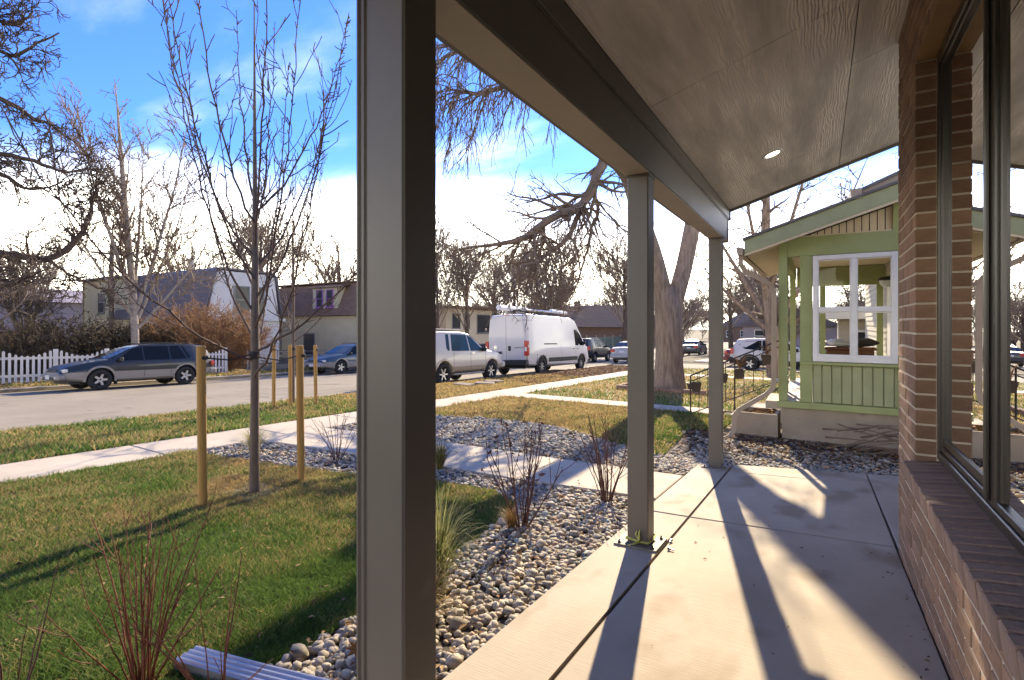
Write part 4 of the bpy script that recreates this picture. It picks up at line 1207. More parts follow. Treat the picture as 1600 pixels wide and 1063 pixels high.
def sedan_spec(pt, **k):
    d = dict(L=4.6, W=1.76, paint=pt, clad=0, wr=.32, spokes=7, axles=(-1.33, 1.36), hfun=street_h, tum=.48, taper=.2, tlen=.9,
        top=[(-2.3, .82), (-2.25, 1.0), (-1.75, 1.06), (-1.05, 1.38), (-.5, 1.45), (.05, 1.44), (.35, 1.38), (1.1, 1.0), (1.5, .95), (2.1, .80), (2.3, .60)],
        belt=[(-2.3, .80), (-1.9, .95), (1.1, .91), (2.3, .6)], bot=[(-2.3, .36), (-1.8, .26), (1.8, .26), (2.3, .32)], ws=(.40, 1.05), rw=(-1.68, -1.12),
        side_glass=[[(.92, .955), (.40, 1.30), (.05, 1.37), (.05, .955)], [(0, .955), (0, 1.375), (-.55, 1.375), (-.98, 1.28), (-1.35, 1.0), (-1.35, .97)]],
        seams=[.95, .02, -.98], handles=[(.2, .86), (-.75, .87)], handle_mat=pt, mirror=(.8, .98), lip=.02,
        boxes=[('headlight', (2.08, .45, .62), (2.25, .76, .74), m_lampw, True, .02), ('grille', (2.2, -.4, .56), (2.31, .4, .68), m_black, False, .02), ('bumper', (2.1, -.8, .34), (2.37, .8, .54), pt, False, .05),
               ('bumper', (-2.37, -.8, .36), (-2.1, .8, .62), pt, False, .05), ('tail_light', (-2.31, .46, .74), (-2.15, .80, .92), m_red, True, .02), ('licence_plate', (-2.32, -.16, .70), (-2.3, .16, .83), m_plate, False, .002)])
    d.update(k); return d
DN, UP = R(-90), R(90)         # facing down or up the street (-y, +y)
make_car('station_wagon', 'dark green and grey station wagon parked in front of the white picket fence', wagon_spec(p_dgreen, p_grey), (-21.05, 8.62), DN)
w2 = wagon_spec(p_blue, p_grey); w2['rim'] = m_rim
make_car('station_wagon', 'blue and grey station wagon parked by the house with purple dormer windows', w2, (-21.05, 18.45), DN)
p_ivory = paint('ivory car paint', (0.56, 0.50, 0.42))
s2 = suv_spec(p_ivory, p_tan, .58, glass=m_cglass2, inset=.13)
suv = make_car('sport_utility_vehicle', 'white SUV with tan lower doors parked behind the white van', s2, (-10.82, 13.72), UP)
make_car('sport_utility_vehicle', 'dark SUV on the street beyond the front of the white van', suv_spec(p_black, m_black), (-14.55, 35.4), UP)
make_car('sedan', 'silver sedan on the street partly hidden behind the middle porch post', sedan_spec(p_silver), (-10.9, 34.0), UP)
make_car('sedan', 'black sedan farther down the street right of the forked tree trunk', sedan_spec(p_black), (-10.25, 50.5), UP)
make_car('sedan', 'pale sedan farthest down the street beside the forked trunk', sedan_spec(p_white), (-12.6, 61), UP)
side_h = lambda x, y: base_h(y) - .116 + 0 * np.asarray(x, float)
make_car('crossover', 'white crossover with roof bars and black trim seen side on past the stair railing', suv_spec(p_white, m_black, .56, hfun=side_h, spokes=5, wr=.36, lip=.07,
    top=[(-2.27, .85), (-2.26, 1.05), (-2.05, 1.45), (-1.9, 1.62), (-1.2, 1.68), (-.2, 1.69), (.30, 1.62), (1.15, 1.08), (1.4, 1.03), (2.0, .92), (2.2, .80), (2.27, .65)],
    side_glass=[[(.92, 1.03), (.32, 1.52), (.08, 1.57), (.08, 1.03)], [(.03, 1.03), (.03, 1.575), (-.75, 1.58), (-.75, 1.05)], [(-.79, 1.06), (-.79, 1.57), (-1.5, 1.53), (-1.86, 1.36), (-1.55, 1.12)]]), (-1.75, 29.5), 0.0)
make_car('sedan', 'dark red car half hidden behind the white crossover', sedan_spec(p_red, hfun=side_h), (-2.55, 33.2), 0.0)

# high-roof delivery van
vs = dict(L=6.36, W=2.05, paint=p_van, clad=0, wr=.345, ww=.22, spokes=8, rim=m_hub, axles=(-1.95, 2.09), hfun=street_h, tum=.10, taper=.12, tlen=.75, inset=.13, lip=.07, lip_mat=m_black, lip_a=.12,
    top=[(-3.18, 2.42), (-3.14, 2.46), (-2.9, 2.51), (0, 2.53), (1.2, 2.50), (1.62, 2.40), (2.55, 1.38), (2.75, 1.24), (3.06, 1.10), (3.18, .80)],
    belt=[(-3.18, 1.25), (1.8, 1.25), (3.18, .85)], bot=[(-3.18, .46), (-2.6, .40), (2.7, .30), (3.18, .30)], ws=(1.70, 2.48), rw=(0, 0),
    side_glass=[[(2.52, 1.20), (2.10, 1.72), (1.72, 1.96), (1.42, 1.96), (1.42, 1.20)]], glass=m_cglass,
    seams=[1.36, 2.62, -.15], mirror=(2.30, 1.32), handles=[(1.15, 1.06), (1.56, 1.06)],
    side_trim=[([(1.60, .52), (1.60, .70), (-1.38, .70), (-1.38, .52)], m_black, 'side_moulding'), ([(-.52, 1.26), (-.52, 1.31), (-1.75, 1.31), (-1.75, 1.26)], m_black, 'door_track'),
                ([(-3.12, .47), (-3.12, .86), (-2.40, .86), (-2.40, .47)], m_black, 'corner_guard')],
    boxes=[('bumper', (-3.33, -.98, .42), (-3.05, .98, .66), m_black, False, .04), ('tail_light', (-3.215, .84, .82), (-3.04, 1.005, 1.42), m_red, True, .02), ('reversing_lamp', (-3.225, .87, 1.0), (-3.2, .985, 1.16), m_lampw, True, .005),
           ('plate_recess', (-3.20, -.02 + .22, .80), (-3.181, .80, 1.0), m_black, False, .008), ('licence_plate', (-3.208, .36, .83), (-3.2005, .66, .96), m_plate, False, .001),
           ('door_handle', (-3.21, -.22, 1.02), (-3.181, -.10, 1.22), m_black, False, .01), ('door_gap', (-3.186, -.008, .68), (-3.178, .008, 2.38), m_hub, False, .0), ('hinge', (-3.19, .98, 1.85), (-3.10, 1.015, 1.95), m_hub, True, .004), ('hinge', (-3.19, 1.0, 1.15), (-3.10, 1.015, 1.25), m_hub, True, .004),
           ('headlight', (2.78, .62, .95), (3.02, .92, 1.16), m_lampw, True, .03), ('grille', (3.0, -.5, .6), (3.2, .5, .95), m_black, False, .03), ('bumper', (2.9, -.95, .32), (3.26, .95, .58), m_black, False, .05),
           ('brake_lamp', (-3.17, -.18, 2.44), (-3.1, .18, 2.475), m_red, False, .006)],
    tubes=[('rack_rail', [(-2.6, .78, 2.52), (-2.6, .78, 2.66), (1.0, .78, 2.66), (1.0, .78, 2.52)], .02, m_hub, True)] +
          [('rack_bar', [(x_, -.8, 2.665), (x_, .8, 2.665)], .02, m_black, False) for x_ in (-2.4, -1.3, -.2, .8)] +
          [('conduit_tube', [(-3.05, .42, 2.82), (-.7, .42, 2.82)], .13, m_white, False), ('conduit_tube', [(-.2, -.55, 2.77), (1.35, -.55, 2.75)], .095, m_white, False)])
van = make_car('delivery_van', 'white high roof delivery van with loaded roof rack parked at the near kerb', vs, (-10.82, 20.63), UP, cat='van')
# ladder on the rack, emblem and lettering on the rear doors
mb = MB()
for y_ in (-.62, -.22):
    mb.tube([(-2.2, y_, 2.72), (.6, y_, 2.74)], .022, 6)
for k in range(11):
    x_ = -2.1 + k * .265; mb.tube([(x_, -.62, 2.73), (x_, -.22, 2.73)], .014, 5)
lad = mb.build('ladder', m_chrome); lad.parent = van
mb = MB()
for k in range(9):
    x_ = -2.3 + k * .3; mb.box((x_, .0, 2.69), (x_ + .14, .2, 2.69 + .05 + .05 * (k % 3)), ch=.01)
mb.build('rack_clamps', m_black, van)
mb = MB(); mb.lathe([(.085, 0), (.075, .006), (.06, .006), (.055, 0)], 20, Matrix.Translation((-3.183, .52, 1.17)) @ Matrix.Rotation(R(-90), 4, 'Y')); mb.build('emblem', m_chrome, van)
mb = MB(); mb.box((-3.19, .47, 1.135), (-3.184, .57, 1.20), ch=.002); mb.build('emblem_shield', m_chrome, van)
def text_mesh(name, s_, size, mat, parent, mtx):
    cu = bpy.data.curves.new(name, 'FONT'); cu.body = s_; cu.size = size; cu.extrude = .002; cu.align_x = 'CENTER'
    to = bpy.data.objects.new(name, cu); C.objects.link(to)
    dg = bpy.context.evaluated_depsgraph_get(); dg.update(); me = bpy.data.meshes.new_from_object(to.evaluated_get(dg)); bpy.data.objects.remove(to)
    me.materials.append(mat); o = bpy.data.objects.new(name, me); C.objects.link(o); o.parent = parent; o.matrix_local = mtx; return o
text_mesh('badge_lettering', 'PROMASTER', .075, m_black, van, Matrix.Translation((-3.186, -.60, 1.12)) @ Matrix(((0, 0, -1, 0), (-1, 0, 0, 0), (0, 1, 0, 0), (0, 0, 0, 1))))

# ------------------------------------------------------------------ houses across the street
m_clap = M('white clapboard', (0.50, 0.50, 0.52), (0.58, 0.58, 0.60), 0.75, 1.5, 4)
m_clapc = M('cream clapboard', (0.44, 0.40, 0.28), (0.52, 0.47, 0.34), 0.75, 1.5, 4)
m_clapt = M('beige stucco', (0.48, 0.42, 0.33), (0.56, 0.50, 0.40), 0.85, 1.5, 4)
m_shing = M('purple grey shingle', (0.095, 0.085, 0.10), (0.16, 0.145, 0.165), 0.95, 2.2, 6, .6, 14, stretch=(1, 1, 5))
m_shingb = M('brown shingle', (0.12, 0.075, 0.055), (0.20, 0.135, 0.10), 0.95, 2.2, 6, .6, 14, stretch=(1, 1, 5))
m_purple = M('purple window paint', (0.20, 0.06, 0.30), (0.26, 0.09, 0.38), 0.5, 3)
m_bglass = M('dark house glass', (0.03, 0.035, 0.04), (0.06, 0.065, 0.07), 0.12, 1.2, spec=0.14)
m_shut = M('grey window frame', (0.15, 0.16, 0.17), (0.2, 0.21, 0.22), 0.6, 3)
m_mauve = M('mauve metal wall', (0.26, 0.23, 0.27), (0.33, 0.295, 0.335), 0.8, .5, 4)

def hwin(parent, axis, at, u0, u1, z0, z1, fmat, sgn, bars=1, gmat=None):
    """window on a wall: axis 0 -> wall is a plane x=at (u along y); axis 1 -> plane y=at (u along x); sgn the outward side"""
    def B(mb, a0, a1, c0, c1, d0, d1, ch=.0):
        if axis == 0: mb.box((at + sgn * d0, a0, c0), (at + sgn * d1, a1, c1), ch=ch)
        else: mb.box((a0, at + sgn * d0, c0), (a1, at + sgn * d1, c1), ch=ch)
    t = .07
    f = MB(); B(f, u0, u0 + t, z0, z1, 0, .06); B(f, u1 - t, u1, z0, z1, 0, .06); B(f, u0 + t, u1 - t, z1 - t, z1, 0, .058); B(f, u0 + t, u1 - t, z0, z0 + t, 0, .058)
    for k in range(bars):
        zc_ = z0 + (z1 - z0) * (k + 1) / (bars + 1); B(f, u0 + t, u1 - t, zc_ - .025, zc_ + .025, 0, .05)
    w_ = under(f.build('window', fmat), parent)
    p = MB(); B(p, u0 + t, u1 - t, z0 + t, z1 - t, .03, .042); under(p.build('pane', gmat or m_bglass), w_)
    s_ = MB(); B(s_, u0 - .05, u1 + .05, z0 - .07, z0 - .001, 0, .10); under(s_.build('sill', fmat), w_)
    return w_
# -- gambrel house
gx, gy0, gy1 = -30.0, 15.75, 20.35
gz = Hf(-30, 16) ; gt_ = 4.75
hb = thing('gambrel_house', 'white clapboard house with steep purple grey roof behind the orange bush', 'house', (-34, 18, gz))
mb = MB(); mb.box((-46.5, gy0 + .05, gz - .5), (gx, gy1, 1.85)); siding(mb, (gx, gy0 + .05), (gx, gy1), gz, 2.1, .22, .06, (1, 0)); siding(mb, (-40, gy0 + .05), (gx, gy0 + .05), gz, 1.85, .22, .03, (0, -1)); under(mb.build('wall', m_clap), hb)
# street gable with two-pitched outline
prof = [(gy0 + .05, 1.85), (gy0 + .60, 4.42), (gy0 + .85, 4.60), (gy1 - .5, 4.52), (gy1 - .3, 4.35), (gy1, 1.85)]
mb = MB(); mb.prism(prof, 0, gx - .4, gx)
z = 1.9
while z < 4.5:
    e0 = .57 * (z - 1.85) / 2.45 + .06; mb.poly([(gx + .06, gy0 + e0, z), (gx + .06, gy1 - e0, z), (gx + .003, gy1 - e0 - .04, min(z + .22, 4.58)), (gx + .003, gy0 + e0 + .04, min(z + .22, 4.58))]); z += .22
under(mb.build('gable', m_clap), hb)
mb = MB()
mb.prism([(gy0 - .22, 1.72), (gy0 - .22, 1.80), (gy0 + .48, 4.55), (gy0 + .85, 4.78), (gy1 - .45, 4.70), (gy1 - .15, 4.45), (gy1 + .2, 1.80), (gy1 + .2, 1.72), (gy1 - .27, 4.36), (gy1 - .5, 4.60), (gy0 + .88, 4.66), (gy0 + .58, 4.44)], 0, -41.2, gx + .12)
under(mb.build('roof', m_shing), hb)
mb = MB(); mb.box((-46.5, gy0 - .05, 1.84), (-39.2, gy1, 4.55)); siding(mb, (-46.5, gy0 - .05), (-39.2, gy0 - .05), gz + 1, 4.5, .22, .03, (0, -1)); ad_ = under(mb.build('rear_addition', m_clapc), hb)
mb = MB(); mb.box((-46.9, gy0 - .35, 4.551), (-39.0, gy1 + .3, 4.68)); under(mb.build('flat_roof', m_shing), ad_)
mb = MB(); mb.box((-46.45, gy0 - .14, gz), (-46.36, gy0 - .051, 4.5)); under(mb.build('corner_pipe', m_tan), ad_)
hwin(hb, 1, gy0 - .05, -43.9, -42.9, 2.2, 3.7, m_shut, -1)
hwin(hb, 0, gx + .045, 17.35, 18.35, 2.05, 3.75, m_shut, 1); hwin(hb, 0, gx + .045, 18.65, 19.3, 2.05, 3.75, m_shut, 1)
hwin(hb, 0, gx + .045, 17.6, 18.7, -1.0, .9, m_shut, 1); hwin(hb, 0, gx + .045, 16.3, 17.2, -1.0, .9, m_shut, 1)
mb = MB(); mb.box((gx + .02, gy0 - .3, 1.62), (gx + .26, gy1 + .3, 1.78)); under(mb.build('belt_board', m_clap), hb)
mb = MB(); mb.tube([(-35, 17.5, 4.6), (-35, 17.5, 5.6)], .16, 8); under(mb.build('vent_pipe', m_hub), hb)
# -- mansard house with dormer
hc = thing('mansard_house', 'cream house with brown mansard roof and purple dormer windows', 'house', (-30, 27, gz))
cy_ = 24.6; cz0 = Hf(-28, 25); ez = 2.05
mb = MB(); mb.box((-38.5, cy_, cz0 - .5), (-24.6, 28.4, ez)); siding(mb, (-38.5, cy_), (-24.6, cy_), cz0, ez, .20, .03, (0, -1)); siding(mb, (-24.6, cy_), (-24.6, 28.4), cz0, ez, .2, .03, (1, 0)); under(mb.build('wall', m_clapc), hc)
mb = MB(); zt_ = 4.3
a = [(-38.9, cy_ - .35, ez), (-24.2, cy_ - .35, ez), (-24.2, 28.7, ez), (-38.9, 28.7, ez)]; b = [(-38.0, cy_ + .75, zt_), (-25.2, cy_ + .75, zt_ + .15), (-25.2, 27.8, zt_ + .15), (-38.0, 27.8, zt_)]
mb.mesh(a + b, [(3, 2, 1, 0), (4, 5, 6, 7)] + [(i, (i + 1) % 4, 4 + (i + 1) % 4, 4 + i) for i in range(4)]); rf = under(mb.build('roof', m_shingb), hc)
mb = MB(); mb.box((-38.4, cy_ + .5, zt_ + .13), (-24.9, 28.0, zt_ + .22)); under(mb.build('roof_edge', m_shingb), rf)
mb = MB(); mb.prism([(cy_ - .15, 2.55), (cy_ - .15, 4.05), (cy_ + 1.2, 4.35), (cy_ + 1.2, 2.55)], 0, -32.0, -29.3); dm = under(mb.build('dormer', m_clapc), rf)
mb = MB(); mb.prism([(cy_ - .35, 4.04), (cy_ - .35, 4.12), (cy_ + 1.3, 4.45), (cy_ + 1.3, 4.37)], 0, -32.3, -28.9); under(mb.build('dormer_roof', m_shingb), rf)
for u in (-31.55, -30.45):
    hwin(hc, 1, cy_ - .15, u, u + .72, 2.62, 3.92, m_purple, -1)
hwin(hc, 1, cy_, -33.2, -31.9, -.9, .75, m_shut, -1, 0); hwin(hc, 1, cy_, -36.6, -35.9, -.9, .9, m_shut, -1)
hwin(hc, 0, -24.6, 26, 27.4, -.8, .9, m_shut, 1)
mb = MB(); mb.tube([(-27.4, 27, 4.2), (-27.4, 27, 5.5)], .2, 10); mb.tube([(-27.4, 27, 5.5), (-27.4, 27, 5.7)], .27, 10); under(mb.build('flue', m_hub), hc)
# -- two-storey apartment
hd = thing('apartment_house', 'beige two storey flat roofed house with dark windows left of the white van', 'house', (-30, 36, Hf(-28, 36)))
dz0 = Hf(-28, 36)
mb = MB(); mb.box((-38, 33.8, dz0 - .5), (-27, 41.0, 2.75)); siding(mb, (-27, 33.8), (-27, 41.0), dz0, 2.75, .3, .02, (1, 0)); under(mb.build('wall', m_clapt), hd)
mb = MB(); mb.box((-38.4, 33.4, 2.751), (-26.5, 41.4, 2.98)); under(mb.build('roof', m_shingb), hd)
for u0, u1, z0_, z1_ in ((34.6, 35.8, 1.0, 2.35), (36.3, 37.2, 1.0, 2.35), (38.3, 40.5, .55, 2.3)):
    hwin(hd, 0, -27, u0, u1, z0_, z1_, m_shut, 1, 0)
hwin(hd, 0, -27, 38.5, 40.4, -1.9, -.4, m_shut, 1, 0); hwin(hd, 0, -27, 35.0, 36.4, -1.9, -.5, m_shut, 1, 0)
mb = MB(); mb.box((-26.99, 40.9, dz0), (-26.9, 41.02, 2.75)); under(mb.build('corner_pipe', m_shut), hd)
# -- steep brown house far down the street
he = thing('steep_roof_house', 'far brown house with steep dark roof and chimney behind the white van', 'house', (-29, 76, Hf(-29, 76)))
ez0 = Hf(-29, 76)
mb = MB(); mb.box((-36, 70, ez0 - .5), (-22.5, 82, 1.0)); under(mb.build('wall', m_shingb), he)
mb = MB(); mb.prism([(69.4, .9), (76, 4.3), (82.6, .9)], 0, -36.5, -22); under(mb.build('roof', m_shingb), he)
mb = MB(); mb.box((-33.6, 74.6, 3), (-32.8, 75.4, 5.0)); under(mb.build('chimney', m_shingb), he)
hwin(he, 0, -22.5, 73, 74.4, -1.5, .2, m_white, 1); hwin(he, 0, -22.5, 77, 78.4, -1.5, .2, m_white, 1)
# -- long low mauve building on the far left
ha = thing('long_low_building', 'long low mauve building with flat roof behind the wooden fence', 'building', (-62, 10, Hf(-60, 10)))
az0 = Hf(-60, 12)
mb = MB(); mb.box((-78, -20, az0 - .5), (-60, 24, 3.4)); under(mb.build('wall', m_mauve), ha)
mb = MB(); mb.prism([(-78.5, 3.4), (-59.5, 3.4), (-62, 4.7), (-76, 4.9)], 1, -20.5, 24.5); rfa = under(mb.build('roof', m_mauve), ha)
mb = MB(); mb.box((-66, 9.0, 4.5), (-64.5, 10.5, 5.5)); mb.box((-66, 15.0, 4.5), (-64.8, 16, 5.4)); under(mb.build('roof_vents', m_hub), rfa)
for u in (2, 7, 12, 17):
    hwin(ha, 0, -60, u, u + 1.3, -.2, 1.4, m_shut, 1)
# -- white cottage seen through the porch
hg = thing('white_cottage', 'white cottage with grey gable roof seen through the green porch window', 'house', (2.5, 16.5, Hf(2, 16)))
wz = Hf(2, 16)
mb = MB(); mb.box((.5, 18.2, wz - .4), (7, 20.2, 1.75)); siding(mb, (.5, 18.2), (7, 18.2), wz, 1.75, .15, .02, (0, -1)); under(mb.build('wall', m_clapt), hg)
mb = MB(); mb.prism([(.1, 1.70), (.1, 1.82), (3.6, 2.9), (7.5, 1.82), (7.5, 1.70)], 1, 17.6, 20.4); grf = under(mb.build('roof', m_shing), hg)
mb = MB(); mb.box((.05, 17.52, 1.62), (7.5, 17.6, 1.82)); under(mb.build('fascia', m_white), grf)
hwin(hg, 1, 18.2, .8, 1.8, -.1, 1.3, m_white, -1); hwin(hg, 1, 18.2, 2.2, 3.2, -.1, 1.3, m_white, -1)

# -- plain houses closing the view beyond the side street
def plain_house(label, x0, x1, y0, y1, hw, hr, wm, rm, wins):
    z0 = Hf((x0 + x1) / 2, y0)
    h_ = thing('distant_house', label, 'house', ((x0 + x1) / 2, y0, z0), 0, 'distant houses beyond the side street')
    mb = MB(); mb.box((x0, y0, z0 - .6), (x1, y1, z0 + hw)); siding(mb, (x0, y0), (x1, y0), z0, z0 + hw, .25, .02, (0, -1)); under(mb.build('wall', wm), h_)
    mb = MB(); mb.prism([(x0 - .5, z0 + hw), (x0 - .5, z0 + hw + .15), ((x0 + x1) / 2, z0 + hw + hr), (x1 + .5, z0 + hw + .15), (x1 + .5, z0 + hw)], 1, y0 - .5, y1 + .5); under(mb.build('roof', rm), h_)
    for u in wins:
        hwin(h_, 1, y0, x0 + u, x0 + u + 1.3, z0 + .9, z0 + 2.3, m_white, -1)
plain_house('distant mauve grey house right of the forked trunk', -7.6, 1.6, 64, 73, 2.7, 2.2, m_mauve, m_shing, (1.2, 4.0, 6.6))
plain_house('distant tan house past the porch downspout', 3.6, 13, 56, 66, 2.8, 2.3, m_clapt, m_shingb, (1.2, 4.0, 6.6))
plain_house('distant brown house at the far end of the street', -18.5, -9.4, 118, 128, 3.0, 3.2, m_shingb, m_shing, (1.2, 4.0, 6.6))
plain_house('distant pale house behind the trunk fork', -8.6, .8, 92, 100, 3.0, 2.6, m_clap, m_shing, (1.2, 4.0, 6.6))

# ------------------------------------------------------------------ fences
m_picket = M('white picket paint', (0.62, 0.59, 0.56), (0.72, 0.69, 0.66), 0.6, 6, rnd=.05)
FXP = -24.0
pf = thing('picket_fence', 'white picket fence with scalloped top behind the dark station wagon', 'fence', (FXP, 8, Hf(FXP, 8)))
mbp = {}
def picket(h, w_=.075):
    k_ = (round(h, 2), w_)
    if k_ not in mbp:
        mb = MB(); h2 = k_[0]; a_ = w_ / 2; prof = [(-a_, 0), (a_, 0), (a_, h2 - .05)] + [(a_ * math.cos(t), h2 - .05 + .05 * math.sin(t)) for t in (R(40), R(90), R(140))] + [(-a_, h2 - .05)]
        mb.prism(prof, 0, 0, .022); o = mb.build('picket', m_picket); mbp[k_] = o.data; bpy.data.objects.remove(o)
    return mbp[k_]
pan = 1.56; y = 4.16
while y < 13.9:
    g = Hf(FXP, y)
    mb = MB(); mb.box((-.05, -.06, -.1), (.06, .06, 1.20), ch=.01); po = mb.build('fence_post', m_picket)
    o = inst(po.data, 'fence_post', pf); bpy.data.objects.remove(po)
    o.matrix_parent_inverse = Matrix.Translation(-Vector(pf.location)); o.location = (FXP, y, g)
    if y + pan < 14:
        for k in range(9):
            t = (k + 1) / 10; yy = y + pan * t; h = 1.20 - .26 * math.sin(math.pi * t)
            o = inst(picket(h), 'picket', pf); o.matrix_parent_inverse = Matrix.Translation(-Vector(pf.location)); o.location = (FXP + .02, yy, Hf(FXP, yy) + .03)
        for zr_ in (.22, .84):
            mb = MB(); a_ = y + .06; b_ = y + pan - .06
            v_ = []
            for (yy, s_) in ((a_, 0), (b_, 0)):
                gz_ = Hf(FXP, yy) + zr_; v_ += [(FXP - .03, yy, gz_), (FXP + .016, yy, gz_), (FXP + .016, yy, gz_ + .085), (FXP - .03, yy, gz_ + .085)]
            mb.mesh(v_, [(0, 1, 2, 3), (7, 6, 5, 4)] + [(i, 4 + i, 4 + (i + 1) % 4, (i + 1) % 4) for i in range(4)]); under(mb.build('rail', m_picket), pf)
    y += pan
m_cedar = M('orange cedar board', (0.26, 0.125, 0.04), (0.36, 0.18, 0.065), 0.8, 3, 5, .2, 20, rnd=.12, stretch=(6, 6, 1))
wf = thing('board_fence', 'orange brown cedar board fence behind the white pickets at far left', 'fence', (-31, 6, Hf(-31, 6)))
mb = MB(); mb.box((0, 0, 0), (.03, .142, 1.75), ch=.004); bo = mb.build('board', m_cedar); bdm = bo.data; bpy.data.objects.remove(bo)
for k in range(38):
    yy = 4.0 + k * .15; o = inst(bdm, 'board', wf); o.matrix_parent_inverse = Matrix.Translation(-Vector(wf.location)); o.location = (-31 + rb.uniform(-.006, .006), yy, Hf(-31, yy) + .03)
mb = MB()
for zr_ in (.3, 1.4): mb.box((-31.06, 3.9, Hf(-31, 6) + zr_), (-31.005, 9.7, Hf(-31, 6) + zr_ + .09))
under(mb.build('rail', m_cedar), wf)
# wire fence of the mansard house
cf = thing('wire_fence', 'low dark wire fence along the yard of the cream mansard house', 'fence', (-24, 18, Hf(-24, 18)))
for k in range(9):
    yy = 14.6 + k * 1.6; g = Hf(-24, yy)
    mb = MB(); mb.tube([(-24, yy, g - .05), (-24, yy, g + 1.05)], .025, 6); under(mb.build('fence_post', m_hub), cf)
mb = MB()
for zz_ in (.08, .3, .52, .74, .96):
    mb.tube([(-24, 14.6, Hf(-24, 14.6) + zz_), (-24, 27.4, Hf(-24, 27.4) + zz_)], .012, 4)
for k in range(86):
    yy = 14.6 + k * .15; g = Hf(-24, yy); mb.tube([(-24, yy, g + .05), (-24, yy, g + 1.0)], .004, 3)
under(mb.build('wire_mesh', m_hub), cf)
# green court fence down the street
m_teal = M('teal mesh screen', (0.07, 0.10, 0.09), (0.11, 0.145, 0.13), 0.8, 1.5)
gf = thing('green_screen_fence', 'teal green screen fence across the street beyond the white van', 'fence', (-24, 62, Hf(-24, 62)))
for k in range(10):
    yy = 57 + k * 3; g = Hf(-24, yy)
    mb = MB(); mb.tube([(-24, yy, g), (-24, yy, g + 2.0)], .05, 6); under(mb.build('fence_post', m_hub), gf)
    if k < 9:
        mb = MB(); mb.box((-24.02, yy + .1, g + .1), (-23.98, yy + 2.9, g + 1.7)); under(mb.build('screen_panel', m_teal), gf)
# ------------------------------------------------------------------ trees
m_bark = M('grey brown bark', (0.15, 0.11, 0.075), (0.38, 0.29, 0.215), 0.95, 13, 5, 1.0, 16, stretch=(1, 1, .16), bdist=.06)
m_twig = M('brown twigs', (0.12, 0.085, 0.06), (0.20, 0.145, 0.105), 0.9, 4)
m_dbark = M('dark bark', (0.055, 0.042, 0.034), (0.11, 0.085, 0.066), 0.95, 5, 5, .6, 16, stretch=(1, 1, .3), bdist=.03)
m_dtwig = M('dark twigs', (0.05, 0.036, 0.03), (0.085, 0.062, 0.05), 0.9, 4)
m_pbark = M('pale bark', (0.20, 0.165, 0.14), (0.34, 0.295, 0.26), 0.9, 4, 5, .4, 20, speck=(5, .63, (.10, .08, .07)), stretch=(1, 1, 2.5))
m_ptwig = M('pale brown twigs', (0.14, 0.10, 0.075), (0.22, 0.165, 0.125), 0.9, 4)
m_ybark = M('young tree bark', (0.10, 0.075, 0.055), (0.17, 0.13, 0.10), 0.85, 12, 5, .4, 40, stretch=(1, 1, .4))
m_ytwig = M('young tree shoots', (0.075, 0.045, 0.034), (0.12, 0.075, 0.055), 0.8, 10)
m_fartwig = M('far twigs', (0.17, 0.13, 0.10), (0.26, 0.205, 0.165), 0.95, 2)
m_stake = M('yellow pine stake', (0.34, 0.185, 0.045), (0.46, 0.26, 0.075), 0.75, 3, 5, .2, 30, stretch=(8, 8, .6))
m_strap = M('black tie strap', (0.02, 0.018, 0.017), (0.03, 0.028, 0.026), 0.7, 8)

